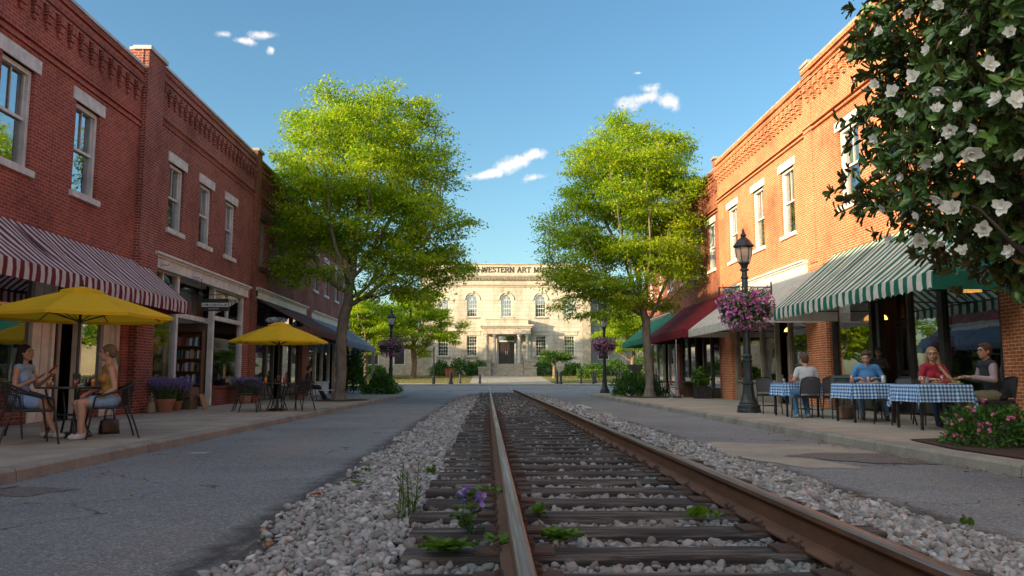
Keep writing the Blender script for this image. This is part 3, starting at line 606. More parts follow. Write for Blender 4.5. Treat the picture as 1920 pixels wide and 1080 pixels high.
# ================================================================ brick commercial blocks
class Bd:
    """one brick building; X = facade plane, o = +1 when the street lies towards +x, -1 towards -x"""
    def __init__(s, label, X, o, y0, y1, top, brick, name='brick_building'):
        s.X, s.o, s.y0, s.y1, s.top, s.brick = X, o, y0, y1, top, brick
        s.root = thing(name, label, 'building', (X, (y0 + y1) / 2, .1), world=True)
    def fb(s, mb, y0, y1, z0, z1, d0, d1): mb.box(s.X + s.o * d0, y0, z0, s.X + s.o * d1, y1, z1)
    def shell(s, holes, depth=14, z0=.05, zgf=4.3):
        mb = MB(); ys = sorted({s.y0, s.y1} | {h[0] for h in holes} | {h[1] for h in holes}); zs = sorted({z0, s.top} | {h[2] for h in holes} | {h[3] for h in holes})
        X, o = s.X, s.o
        for a, b in zip(ys, ys[1:]):
            run = None
            for c, d in zip(zs, zs[1:]):
                ym, zm = (a + b) / 2, (c + d) / 2
                hole = any(h[0] < ym < h[1] and h[2] < zm < h[3] for h in holes)
                if not hole: mb.quad((X, a, c), (X, b, c), (X, b, d), (X, a, d))
        for h in holes:
            a, b, c, d = h; t = X - o * .28
            mb.quad((X, a, c), (X, a, d), (t, a, d), (t, a, c)); mb.quad((X, b, c), (X, b, d), (t, b, d), (t, b, c)); mb.quad((X, a, d), (X, b, d), (t, b, d), (t, a, d)); mb.quad((X, a, c), (X, b, c), (t, b, c), (t, a, c))
        B = X - o * depth; t = X - o * .0
        for yy in (s.y0, s.y1): mb.quad((t, yy, z0), (B, yy, z0), (B, yy, s.top), (t, yy, s.top))
        mb.quad((B, s.y0, z0), (B, s.y1, z0), (B, s.y1, s.top), (B, s.y0, s.top))
        mb.quad((X - o * .3, s.y0, s.top - .9), (X - o * .3, s.y1, s.top - .9), (X - o * .3, s.y1, s.top), (X - o * .3, s.y0, s.top))
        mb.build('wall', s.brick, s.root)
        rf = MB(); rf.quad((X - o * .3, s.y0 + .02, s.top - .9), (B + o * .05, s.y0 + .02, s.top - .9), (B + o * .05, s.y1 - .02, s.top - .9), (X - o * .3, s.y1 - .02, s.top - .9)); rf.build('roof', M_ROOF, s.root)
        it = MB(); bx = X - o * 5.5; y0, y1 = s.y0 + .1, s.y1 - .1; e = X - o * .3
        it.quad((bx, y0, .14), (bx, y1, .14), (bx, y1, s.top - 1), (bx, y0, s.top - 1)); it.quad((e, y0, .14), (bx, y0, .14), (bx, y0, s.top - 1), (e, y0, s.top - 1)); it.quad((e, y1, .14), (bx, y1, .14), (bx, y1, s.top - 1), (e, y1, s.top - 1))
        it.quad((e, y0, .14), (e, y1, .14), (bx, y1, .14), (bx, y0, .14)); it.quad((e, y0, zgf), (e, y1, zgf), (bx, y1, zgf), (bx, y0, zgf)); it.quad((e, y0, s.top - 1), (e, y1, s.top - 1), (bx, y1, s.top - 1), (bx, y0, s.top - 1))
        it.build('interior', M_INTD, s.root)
    def window(s, y0, y1, z0, z1, frame=None, lint=None, lintel=.27, curtain=.5, seed=0, muntin=True):
        frame = frame or M_WHITE; lint = lint or M_STONEW
        f = MB(); t = .09; B = (-.22, -.07)
        s.fb(f, y0, y0 + t, z0, z1, *B); s.fb(f, y1 - t, y1, z0, z1, *B); s.fb(f, y0 + t, y1 - t, z1 - t, z1, *B); s.fb(f, y0 + t, y1 - t, z0, z0 + .07, *B)
        zm = (z0 + z1) / 2; s.fb(f, y0 + t, y1 - t, zm - .03, zm + .03, -.19, -.11)
        for (za, zb, d) in ((zm + .03, z1 - t, -.15), (z0 + .07, zm - .03, -.19)):
            a, b = y0 + t, y1 - t; s.fb(f, a, a + .045, za, zb, d - .02, d + .02); s.fb(f, b - .045, b, za, zb, d - .02, d + .02)
            if muntin: s.fb(f, (a + b) / 2 - .014, (a + b) / 2 + .014, za, zb, d - .014, d + .014)
        w = f.build('window', frame, s.root)
        g = MB(); s.fb(g, y0 + t, y1 - t, z0 + .05, z1 - t, -.172, -.168); g.build('pane', M_GLASS, w)
        l = MB(); s.fb(l, y0 - .16, y1 + .16, z1, z1 + lintel, -.2, .035); l.build('lintel', lint, w)
        l = MB(); s.fb(l, y0 - .10, y1 + .10, z0 - .13, z0, -.2, .07); l.build('sill', lint, w)
        if curtain:
            c = MB(); rr = random.Random(seed); x = s.X - s.o * .27; n = 12; zt = z1 - .05; zb = z0 + .05
            rows = []
            for zz, tt in ((zt, 0), (zm + .1, .5), (zb, 1)):
                rows.append(zz)
            mid = z1 - (z1 - z0) * curtain
            def drape(ya, yb, za, zb_, fold):
                prev = None
                for k in range(n + 1):
                    yy = ya + (yb - ya) * k / n; xx = x + (.018 * math.sin(k * 2.4) if fold else 0)
                    cur = ((xx, yy, zb_), (xx, yy, za))
                    if prev: c.quad(prev[0], cur[0], cur[1], prev[1])
                    prev = cur
            if rr.random() < .6: drape(y0 + .06, y1 - .06, zt, mid, False)
            else:
                k = (y1 - y0); drape(y0 + .06, y0 + k * .30, zt, zb, True); drape(y1 - k * .30, y1 - .06, zt, zb, True)
            c.build('curtain', M_CURT if rr.random() < .6 else M_CURTG, w)
    def cornice(s, coping, a=.48, b=.93, st=1.38, sp=.45, y0=None, y1=None, wide=.22):
        q = 1.0 if s.o > 0 else 1.9
        y0 = s.y0 if y0 is None else y0; y1 = s.y1 if y1 is None else y1; T = s.top; mb = MB()
        s.fb(mb, y0, y1, T - .30, T - .23, .002, .05 * q); s.fb(mb, y0, y1, T - .13, T - .002, .002, .05 * q)
        s.fb(mb, y0, y1, T - a + .10, T - a + .17, .002, .075 * q); s.fb(mb, y0, y1, T - a, T - a + .07, .002, .05 * q)
        h = (b - a); y = y0 + .15
        while y < y1 - wide:
            s.fb(mb, y, y + wide, T - a - h * .42, T - a - .002, .002, .11 * q); s.fb(mb, y + .02, y + wide - .02, T - a - h * .74, T - a - h * .42 - .002, .002, .08 * q); s.fb(mb, y + .045, y + wide - .045, T - a - h, T - a - h * .74 - .002, .002, .05 * q)
            y += sp
        s.fb(mb, y0, y1, T - st, T - st + .065, .002, .055 * q); s.fb(mb, y0, y1, T - st - .15, T - st - .085, .002, .045 * q)
        mb.build('cornice', s.brick, s.root)
        cp = MB(); s.fb(cp, s.y0, s.y1, T, T + .07, -.36, .09); cp.build('coping', coping, s.root)
    def pilaster(s, y0, y1, top=None, d=.12, cap=None, z0=.1):
        top = top or s.top + .08; mb = MB(); s.fb(mb, y0, y1, z0, top, -.2, d); p = mb.build('pilaster', s.brick, s.root)
        if cap: c = MB(); s.fb(c, y0 - .05, y1 + .05, top, top + .10, -.26, d + .06); c.build('cap', cap, p)
    def fascia(s, y0, y1, z0, z1, mat):
        f = MB(); s.fb(f, y0, y1, z0, z1 - .12, -.12, .10); s.fb(f, y0 - .04, y1 + .04, z1 - .12, z1 - .06, -.12, .15); s.fb(f, y0 - .06, y1 + .06, z1 - .06, z1, -.12, .22); s.fb(f, y0, y1, z0 - .05, z0 - .003, -.1, .12)
        f.build('fascia', mat, s.root)
    def shopfront(s, y0, y1, z1, posts, bulk, mat, bays, transom=None, d=-.16, bulkmat=None):
        """posts: list of (ya, yb) uprights; bays: list of (ya, yb, kind) kind 'w' window on a bulkhead, 'd' door, 'o' open"""
        f = MB()
        for a, b in posts: s.fb(f, a, b, .13, z1, d - .08, d + .08)
        s.fb(f, y0, y1, z1 - .12, z1, d - .09, d + .09)
        if transom: 
            for a, b, k in bays:
                if k != 'o': s.fb(f, a, b, transom - .06, transom + .06, d - .07, d + .07)
        sf = f.build('shopfront', mat, s.root)
        for a, b, k in bays:
            if k == 'w':
                q = MB(); s.fb(q, a, b, .13, bulk, d - .10, d + .05); s.fb(q, a, b, bulk, bulk + .07, d - .11, d + .12)
                nb = max(1, round((b - a) / 1.2)); 
                for j in range(nb): ya = a + (b - a) * j / nb + .1; yb = a + (b - a) * (j + 1) / nb - .1; s.fb(q, ya, yb, .25, bulk - .1, d + .05, d + .065)
                q.build('bulkhead', bulkmat or mat, sf)
                g = MB(); s.fb(g, a, b, bulk + .07, (transom or z1) - .05, d - .004, d + .004)
                if transom: s.fb(g, a, b, transom + .06, z1 - .12, d - .004, d + .004)
                g.build('display_pane', M_GLASSD, sf)
            if k == 'd':
                q = MB(); tt = .10; zt = min(2.5, (transom or z1) - .06); dd = d - .35
                s.fb(q, a, a + tt, .14, zt, dd - .03, dd + .03); s.fb(q, b - tt, b, .14, zt, dd - .03, dd + .03); s.fb(q, a + tt, b - tt, zt - .12, zt, dd - .03, dd + .03); s.fb(q, a + tt, b - tt, .14, .42, dd - .03, dd + .03); s.fb(q, a + tt, b - tt, 1.1, 1.2, dd - .028, dd + .028)
                dr = q.build('door', mat, sf); h = MB(); h.tube([(s.X + s.o * (dd + .03), a + .16, 1.0), (s.X + s.o * (dd + .08), a + .16, 1.02), (s.X + s.o * (dd + .08), a + .16, 1.28), (s.X + s.o * (dd + .03), a + .16, 1.3)], .012, 6); h.build('handle', M_IRON, dr)
                g = MB(); s.fb(g, a + tt, b - tt, .42, zt - .12, dd - .003, dd + .003); s.fb(g, a + tt, b - tt, zt + .04, z1 - .12, dd - .003, dd + .003); g.build('door_pane', M_GLASSD, sf)
        return sf
    def awning(s, y0, y1, zt, zb, proj, mat, val=.27, scallop=0, open_side=False, label=None, sag=.05, frame=M_IRON, valmat=None):
        mb = MB(); N = max(10, int((y1 - y0) / .15)); K = 6; X, o = s.X, s.o
        g = [[(X + o * (.03 + proj * k / K), y0 + (y1 - y0) * j / N, zt + (zb - zt) * k / K - sag * math.sin(math.pi * k / K) * (.6 + .4 * math.sin(j * .9)) + (.012 * math.sin(j * .8 + k) if 0 < k < K else 0)) for j in range(N + 1)] for k in range(K + 1)]
        I = [[mb.pt(p) for p in row] for row in g]
        for k in range(K):
            for j in range(N): mb.face((I[k][j], I[k][j + 1], I[k + 1][j + 1], I[k + 1][j]))
        for jj in (0, N):
            if not open_side:
                c = mb.pt((X + o * .03, g[0][jj][1], zb)); mb.face([I[k][jj] for k in range(K + 1)] + [c])
        aw = mb.build('awning', mat, s.root, smooth=True)
        if label: aw['label'] = label
        v = MB(); n2 = N * 2; prev = None; xx = X + o * (.035 + proj)
        for j in range(n2 + 1):
            yy = y0 + (y1 - y0) * j / n2; sc = scallop * abs(math.sin(j * math.pi / 3)) ; wv = .012 * math.sin(j * 1.1)
            cur = ((xx, yy, zb), (xx + o * (.01 + wv), yy, zb - val * .5), (xx + o * (.0 + wv * 1.6), yy, zb - val + sc))
            if prev: v.quad(prev[0], cur[0], cur[1], prev[1]); v.quad(prev[1], cur[1], cur[2], prev[2])
            prev = cur
        for yy in (y0, y1): v.quad((X + o * .03, yy, zb), (xx, yy, zb), (xx, yy, zb - val), (X + o * .03, yy, zb - val))
        v.build('valance', valmat or mat, aw, smooth=True)
        fr = MB(); nb = max(2, int((y1 - y0) / 3) + 1)
        for j in range(nb + 1):
            yy = y0 + .04 + (y1 - y0 - .08) * j / nb; fr.tube([(X + o * .04, yy, zt - .04), (xx - o * .02, yy, zb - .04)], .018, 6); fr.tube([(X + o * .02, yy, zb - .05), (xx - o * .02, yy, zb - .05)], .018, 6)
        fr.tube([(xx - o * .02, y0, zb - .05), (xx - o * .02, y1, zb - .05)], .02, 6); fr.build('awning_frame', frame, aw)
        return aw

M_AWL = stripe_mat('awning_maroon_stripe', (.78, .75, .73), (.22, .03, .05), .235, 1, .5)
M_AWR = stripe_mat('awning_green_stripe', (.74, .72, .64), (.02, .17, .12), .345, 1, .5)
M_AWBROWN = fabric('awning_brown', (.15, .070, .055), .1); M_AWBLUE = fabric('awning_bluegrey', (.24, .29, .33), .2)
M_AWMAR = fabric('awning_maroon', (.20, .020, .03), .2); M_AWWHITE = fabric('awning_white', (.62, .60, .55), .25); M_AWGRN = fabric('awning_green', (.03, .22, .13), .2)
M_PLUM = pm('brown_frame', (.07, .045, .035), (.04, .03, .025), 5, .5)
M_CURTW = pm('cream_drape', (.46, .43, .36), (.30, .28, .23), 3, .9, stretch=(8, 8, .2))
M_FLOORL = pm('shop_lining', (.22, .18, .14), (.14, .11, .09), 1, .9)

# ---- left row
A = Bd('near red brick building with a maroon and white striped awning', -8.8, 1, -14, 19.9, 8.83, M_BL)
hA = [(a, a + 1.05, 4.95, 6.9) for a in (14.2, 16.83, 11.5, 8.8, 6.1, 3.4)]
shopA = (10.2, 19.62, .13, 3.35)
A.shell(hA + [shopA]); A.cornice(M_COPING, y1=19.88)
for i, h in enumerate(hA): A.window(*h, curtain=(.35, .55, .4, .5, .6, .5)[i], seed=i * 3 + 1)
A.shopfront(10.2, 19.62, 3.3, [(10.2, 10.4), (12.6, 12.72), (15.9, 16.2), (16.62, 16.72), (17.72, 17.82), (18.8, 18.9), (19.45, 19.62)], .72, M_CREAM, [(10.4, 12.6, 'w'), (12.72, 15.9, 'w'), (16.72, 17.72, 'd'), (17.82, 18.8, 'w')], bulkmat=M_BRC)
q = MB(); A.fb(q, 18.9, 19.45, .13, 3.2, -.22, -.14)
for k in range(2): A.fb(q, 19.0 + k * .22, 19.1 + k * .22, .2, 3.1, -.14, -.125)
q.build('panelling', M_CREAM, A.root); q = MB(); A.fb(q, 16.2, 16.62, .13, 3.2, -.22, -.14); A.fb(q, 16.32, 16.46, .2, 3.1, -.14, -.125)
q.build('panelling', M_CREAM, A.root)
q = MB(); pr = None
for k in range(25):
    cur = ((-9.12 + .03 * math.sin(k * 1.9), 17.86 + k * .0375, .8), (-9.12 + .03 * math.sin(k * 1.9), 17.86 + k * .0375, 3.2))
    if pr: q.quad(pr[0], cur[0], cur[1], pr[1])
    pr = cur
q.build('curtain', M_CURTW, A.root)
A.awning(6.0, 20.55, 3.9, 2.92, 1.15, M_AWL, val=.30, label='striped maroon and white awning')

B = Bd('dark red brick bookshop building with cream fascia and corner pier', -8.8, 1, 19.9, 29.75, 9.35, M_BL2)
hB = [(21.9, 22.95, 5.1, 6.95), (24.27, 25.3, 5.1, 6.95), (26.68, 27.7, 5.1, 6.95)]
B.shell(hB + [(21.0, 29.15, .13, 4.0)]); B.cornice(M_COPING, y0=20.95, sp=.40, wide=.2)
for i, h in enumerate(hB): B.window(*h, curtain=.55, seed=i + 20)
B.pilaster(19.92, 20.95, 9.35, .14, cap=M_COPING); B.pilaster(19.93, 20.94, 4.2, .19)
B.fascia(20.95, 29.2, 3.95, 4.3, M_WHITE)
# shopfront: left bay, recessed doorway with a bookcase at its end, right bay
f = MB()
for a, b in ((21.0, 21.08), (22.95, 23.1), (26.0, 26.14), (29.0, 29.15)): B.fb(f, a, b, .13, 4.0, -.20, -.04)
for (a, b) in ((21.08, 22.95), (26.14, 29.0)): B.fb(f, a, b, 2.88, 3.02, -.18, -.06); B.fb(f, a, b, 3.86, 4.0, -.18, -.06)
B.fb(f, 21.95, 22.03, 3.02, 3.86, -.17, -.07); B.fb(f, 27.5, 27.58, 3.02, 3.86, -.17, -.07); B.fb(f, 23.1, 26.0, 2.78, 2.92, -.5, -.3); B.fb(f, 23.1, 26.0, 3.86, 4.0, -.5, -.3)
B.fb(f, 23.1, 23.2, .13, 3.86, -1.4, -.2); B.fb(f, 26.02, 26.12, 2.75, 2.92, -1.5, -.2)
sf = f.build('shopfront', M_WHITE, B.root)
for a, b in ((21.08, 22.95), (26.14, 29.0)):
    g = MB(); B.fb(g, a, b, .75, 2.88, -.124, -.116); B.fb(g, a, b, 3.02, 3.86, -.124, -.116); g.build('display_pane', M_GLASSB, sf)
    q = MB(); B.fb(q, a, b, .13, .68, -.2, -.08); B.fb(q, a, b, .68, .75, -.2, -.01); q.build('bulkhead', M_WHITE if a < 24 else M_BRC, sf)
g = MB(); B.fb(g, 23.1, 26.0, 2.92, 3.86, -.404, -.396); g.build('transom_pane', M_GLASSB, sf)
q = MB(); x0 = -8.8 - 1.5; q.quad((x0, 23.1, .14), (x0, 29.2, .14), (x0, 29.2, 3.9), (x0, 23.1, 3.9)); q.quad((x0, 26.15, .14), (-8.99, 26.15, .14), (-8.99, 26.15, 2.8), (x0, 26.15, 2.8)); q.quad((-10.2, 21.0, .14), (-10.2, 23.0, .14), (-10.2, 23.0, 3.9), (-10.2, 21.0, 3.9)); q.quad((-10.2, 23.02, .14), (-9.0, 23.02, .14), (-9.0, 23.02, 3.9), (-10.2, 23.02, 3.9))
q.build('shop_lining', M_FLOORL, B.root)

C = Bd('brown brick building with brown lintels and a brown awning', -8.8, 1, 29.75, 39.3, 9.3, M_BL3)
hC = [(a, a + 1.05, 5.25, 7.1) for a in (30.45, 33.4, 36.1)]
C.shell(hC + [(30.6, 38.4, .13, 4.0)]); C.cornice(M_COPTILE, sp=.42, wide=.2); C.pilaster(29.77, 30.4, 9.55, .1, cap=M_COPTILE)
for i, h in enumerate(hC): C.window(*h, frame=M_TAUPE, lint=M_BRSTONE, curtain=.5, seed=i + 31)
C.fascia(30.2, 38.6, 4.05, 4.4, M_CREAM)
C.shopfront(30.6, 38.4, 3.95, [(30.6, 30.75), (32.5, 32.75), (33.6, 33.7), (35.0, 35.1), (36.6, 36.75), (38.25, 38.4)], .6, M_PLUM, [(30.75, 32.5, 'w'), (32.75, 33.6, 'w'), (33.7, 35.0, 'd'), (35.1, 36.6, 'w'), (36.75, 38.25, 'w')], transom=3.0)
C.awning(30.3, 38.2, 4.02, 2.92, 2.1, M_AWBROWN, val=.28, open_side=True, label='dark brown awning', sag=.03)

D = Bd('far red brick building with white windows and a pale blue grey awning', -8.8, 1, 39.3, 50.6, 9.2, M_BL2)
hD = [(a, a + 1.05, 5.45, 7.2) for a in (40.3, 43.0, 46.0, 48.6)]
D.shell(hD + [(39.9, 50.0, .13, 4.0)]); D.cornice(M_COPTILE, sp=.42, wide=.2)
for i, h in enumerate(hD): D.window(*h, curtain=.4, seed=i + 41)
D.fascia(39.8, 50.2, 4.0, 4.35, M_CREAM); D.pilaster(49.9, 50.58, 9.2, .1)
D.shopfront(39.9, 50.0, 3.95, [(39.9, 40.1), (41.8, 41.95), (43.5, 43.6), (45.4, 45.5), (47.0, 47.15), (48.6, 48.7), (49.85, 50.0)], .75, M_WHITE, [(40.1, 41.8, 'w'), (41.95, 43.5, 'w'), (43.6, 45.4, 'w'), (45.5, 47.0, 'd'), (47.15, 48.6, 'w'), (48.7, 49.85, 'w')], transom=3.1)
aw = D.awning(39.5, 52.0, 4.0, 2.95, 1.5, M_AWBLUE, val=.30, label='pale blue grey awning')
q = MB(); q.tube([(-7.35, 51.9, .1), (-7.35, 51.9, 2.9)], .09, 8); q.build('awning_post', M_TAUPE, aw)

# ---- right row
R1 = Bd('near orange brick restaurant building with a green and white striped awning', 10.2, -1, -10, 24.75, 10.85, M_BR)
hR1 = [(21.15, 22.4, 5.9, 8.15), (16.6, 17.85, 5.9, 8.15), (12.2, 13.4, 5.9, 8.15), (8, 9.2, 5.9, 8.15)]
R1.shell(hR1 + [(15.55, 23.6, .13, 4.35)], zgf=4.7); R1.cornice(M_COPTILE, a=.62, b=1.15, st=1.95, sp=.42, y1=24.73)
for i, h in enumerate(hR1): R1.window(*h, curtain=.5, seed=i + 51)
R1.pilaster(23.66, 24.74, 4.5, .05, z0=.1); R1.pilaster(14.5, 15.5, 4.5, .05)
R1.shopfront(15.55, 23.6, 4.3, [(15.55, 15.75), (17.75, 17.95), (19.2, 19.3), (20.7, 20.85), (21.1, 21.25), (23.45, 23.6)], .55, M_BLACK, [(15.75, 17.75, 'w'), (17.95, 19.2, 'w'), (19.3, 20.7, 'd'), (21.25, 23.45, 'w')], transom=3.2)
aw = R1.awning(14.5, 22.9, 4.6, 2.98, 1.9, M_AWR, val=.34, scallop=.05, label='green and white striped awning')
R2 = Bd('orange brick building with cream shopfront and dull white awning', 10.2, -1, 24.75, 34.6, 10.55, M_BR)
hR2 = [(a, a + 1.2, 5.85, 8.1) for a in (25.85, 28.8, 31.95)]
R2.shell(hR2 + [(25.3, 33.1, .13, 4.2)], zgf=4.7); R2.cornice(M_COPTILE, a=.52, b=1.0, st=1.7, sp=.40)
for i, h in enumerate(hR2): R2.window(*h, curtain=.7, seed=i + 61)
R1.pilaster(24.15, 24.74, 10.95, .05, cap=M_COPTILE, z0=4.6)
R2.fascia(25.0, 33.6, 4.25, 4.75, M_WHITE); R2.pilaster(33.15, 34.55, 4.5, .05)
R2.shopfront(25.3, 33.1, 4.2, [(25.3, 25.45), (27.0, 27.15), (28.3, 28.4), (29.8, 29.95), (31.6, 31.7), (32.95, 33.1)], .85, M_TAUPE, [(25.45, 27.0, 'w'), (27.15, 28.3, 'd'), (28.4, 29.8, 'w'), (29.95, 31.6, 'w'), (31.7, 32.95, 'w')], transom=3.1)
R2.awning(24.3, 33.3, 4.35, 3.0, 1.75, M_AWWHITE, val=.30, label='dull white awning', sag=.02)
R3 = Bd('rust brick building with a maroon awning and dark shopfront', 10.2, -1, 34.6, 43.0, 10.3, M_BR3)
hR3 = [(a, a + 1.1, 5.9, 8.0) for a in (35.2, 37.7, 40.3)]
R3.shell(hR3 + [(35.0, 42.4, .13, 4.2)], zgf=4.7); R3.cornice(M_COPTILE, a=.6, b=1.05, st=1.8, sp=.42); R3.pilaster(34.62, 35.0, 10.75, .08, cap=M_COPTILE, z0=9.3)
for i, h in enumerate(hR3): R3.window(*h, curtain=.4, seed=i + 71)
R3.shopfront(35.0, 42.4, 4.1, [(35.0, 35.15), (36.6, 36.75), (37.9, 38.1), (39.3, 39.5), (40.8, 40.9), (42.2, 42.4)], .5, M_PLUM, [(35.15, 36.6, 'w'), (36.75, 37.9, 'w'), (38.1, 39.3, 'd'), (39.5, 40.8, 'w'), (40.9, 42.2, 'w')], transom=3.1)
R3.awning(33.9, 41.4, 4.6, 3.1, 1.8, M_AWMAR, val=.36, label='plain maroon awning', sag=.03)
R4 = Bd('farthest rust brick building with a plain green awning', 10.2, -1, 43.0, 51.2, 10.1, M_BR3)
hR4 = [(a, a + 1.0, 5.9, 7.9) for a in (43.5, 46.2, 48.9)]
R4.shell(hR4 + [(43.5, 50.4, .13, 4.2)], zgf=4.7); R4.cornice(M_COPTILE, a=.6, b=1.05, st=1.8, sp=.42)
for i, h in enumerate(hR4): R4.window(*h, curtain=.4, seed=i + 81)
R4.fascia(43.4, 50.6, 4.2, 4.6, M_CREAM)
R4.shopfront(43.5, 50.4, 4.1, [(43.5, 43.7), (45.3, 45.45), (46.8, 46.9), (48.4, 48.55), (50.2, 50.4)], .5, M_CREAM, [(43.7, 45.3, 'w'), (45.45, 46.8, 'd'), (46.9, 48.4, 'w'), (48.55, 50.2, 'w')], transom=3.1)
R4.awning(41.6, 49.6, 4.5, 3.15, 1.8, M_AWGRN, val=.30, label='plain green awning', sag=.03)

# ================================================================ museum
def lime_mat():
    m, nt, b, o = newmat('limestone'); p = wpos(nt); sp = node(nt, 'ShaderNodeSeparateXYZ'); nt.links.new(p, sp.inputs[0]); cb = node(nt, 'ShaderNodeCombineXYZ'); nt.links.new(sp.outputs[0], cb.inputs[0]); nt.links.new(sp.outputs[2], cb.inputs[1])
    t = node(nt, 'ShaderNodeTexBrick'); nt.links.new(cb.outputs[0], t.inputs['Vector']); t.inputs['Scale'].default_value = 1; t.inputs['Brick Width'].default_value = 1.15; t.inputs['Row Height'].default_value = .42; t.inputs['Mortar Size'].default_value = .012
    t.inputs['Color1'].default_value = (.57, .515, .43, 1); t.inputs['Color2'].default_value = (.52, .465, .385, 1); t.inputs['Mortar'].default_value = (.33, .28, .21, 1)
    mp = node(nt, 'ShaderNodeMapping'); mp.inputs['Scale'].default_value = (1, 1, .3); nt.links.new(p, mp.inputs['Vector'])
    c = mix(nt, 1.0, t.outputs['Color'], ramp(nt, noise(nt, mp.outputs[0], .9, 7, .7), [(.3, (.68, .62, .56)), (.5, (1, 1, 1)), (.7, (1.12, 1.1, 1.06))]), 'MULTIPLY')
    c = mix(nt, ramp(nt, noise(nt, p, 2.2, 6, .75), [(.60, (0, 0, 0)), (.72, (.45, .45, .45))]), c, (.26, .2, .14))
    nt.links.new(c, b.inputs['Base Color']); b.inputs['Roughness'].default_value = .85; b.inputs['Specular IOR Level'].default_value = .2
    bump(nt, b, noise(nt, p, 12, 4), .3, .02); return m
M_LIME = lime_mat(); M_LIMED = pm('weathered_limestone', (.46, .40, .31), (.31, .26, .20), 2.5, .9, bmp=.3); M_LETTER = pm('letter_bronze', (.06, .045, .035), (.04, .03, .025), 5, .6)
MY = 84.0; MC = 1.98; ML, MR = -6.9, 10.85; MZ0 = 1.2; FL = 2.45
mus = thing('museum', 'pale limestone museum with columned porch and lettered parapet at the end of the tracks', 'museum', (MC, MY, MZ0), world=True)
def mbx(mb, x0, x1, z0, z1, d0, d1): mb.box(x0, MY - d0, z0, x1, MY - d1, z1)
gw = [(MC + s * d, 3.27, 5.42) for d in (3.62, 6.62) for s in (-1, 1)]; uw = [(MC + k * 3.6, 7.4, 9.2) for k in (-1, 0, 1)]; rw = [(MC + s * 6.6, 7.45, 9.2) for s in (-1, 1)]
holes = [(x - .56, x + .56, a, b) for x, a, b in gw + rw] + [(x - .56, x + .56, a, b) for x, a, b in uw] + [(MC - .95, MC + .95, FL, 5.5)]
mb = MB(); xs_ = sorted({ML, MR} | {h[0] for h in holes} | {h[1] for h in holes}); zs_ = sorted({.6, 9.2, 9.9, 12.95} | {h[2] for h in holes} | {h[3] for h in holes})
for a, b in zip(xs_, xs_[1:]):
    for c, d in zip(zs_, zs_[1:]):
        xm, zm = (a + b) / 2, (c + d) / 2
        if any(h[0] < xm < h[1] and h[2] < zm < h[3] for h in holes): continue
        if c == 9.2 and any(abs(xm - u[0]) < .56 for u in uw): continue
        mb.quad((a, MY, c), (b, MY, c), (b, MY, d), (a, MY, d))
for x, a, b in uw:      # arched heads
    n = 12
    for k in range(n):
        t0, t1 = math.pi * k / n, math.pi * (k + 1) / n; p0 = (x + .56 * math.cos(t0), 9.2 + .56 * math.sin(t0)); p1 = (x + .56 * math.cos(t1), 9.2 + .56 * math.sin(t1))
        mb.quad((p0[0], MY, p0[1]), (p0[0], MY, 9.9), (p1[0], MY, 9.9), (p1[0], MY, p1[1])); mb.quad((p0[0], MY, p0[1]), (p1[0], MY, p1[1]), (p1[0], MY + .35, p1[1]), (p0[0], MY + .35, p0[1]))
for h in holes:
    a, b, c, d = h; t = MY + .35
    mb.quad((a, MY, c), (a, MY, d), (a, t, d), (a, t, c)); mb.quad((b, MY, c), (b, MY, d), (b, t, d), (b, t, c)); mb.quad((a, MY, c), (b, MY, c), (b, t, c), (a, t, c))
    if d != 9.2 or abs(h[0] + .56 - MC) > 4: mb.quad((a, MY, d), (b, MY, d), (b, t, d), (a, t, d))
for x in (ML, MR): mb.quad((x, MY, .6), (x, MY + 16, .6), (x, MY + 16, 12.95), (x, MY, 12.95))
mb.quad((ML, MY + 16, .6), (MR, MY + 16, .6), (MR, MY + 16, 12.95), (ML, MY + 16, 12.95)); mb.quad((ML, MY + .02, 12.3), (MR, MY + .02, 12.3), (MR, MY + 16, 12.3), (ML, MY + 16, 12.3)); mb.quad((ML, MY + .4, 11.8), (MR, MY + .4, 11.8), (MR, MY + .4, 12.95), (ML, MY + .4, 12.95))
mb.quad((ML, MY + 3, .6), (MR, MY + 3, .6), (MR, MY + 3, 12), (ML, MY + 3, 12))
mb.build('wall', M_LIME, mus)
mb = MB(); mbx(mb, ML - .05, MR + .05, 12.95, 13.08, -.5, .12); mbx(mb, ML - .1, MR + .1, 11.45, 11.62, -.02, .30); mbx(mb, ML - .2, MR + .2, 11.62, 11.80, -.02, .48)
x = ML
while x < MR - .1: mbx(mb, x, x + .16, 11.28, 11.449, .003, .22); x += .33
mbx(mb, ML - .03, MR + .03, 10.72, 10.84, .003, .10); mbx(mb, ML - .02, MR + .02, 10.56, 10.62, .003, .05)
for x in (ML, MR - .9): mbx(mb, x - .002, x + .902, 1.0, 10.55, .003, .06)
mbx(mb, ML - .08, MR + .08, 1.0, 2.2, .065, .12)
mb.build('cornice', M_LIMED, mus)
mb = MB(); sx = [ML + .95] + [v for u in uw for v in (u[0] - .85, u[0] + .85)] + [MR - .95]
for a, b in zip(sx[::2], sx[1::2]): mbx(mb, a, b, 9.12, 9.22, .003, .05)
for x, a, b in uw:
    pts = [(x + .78 * math.cos(math.pi * k / 16), MY - .03, 9.2 + .78 * math.sin(math.pi * k / 16)) for k in range(17)]
    mb.tube(pts, .085, 4); mbx(mb, x - .10, x + .10, 9.85, 10.15, .003, .16)
mb.build('string_course', M_LIME, mus)
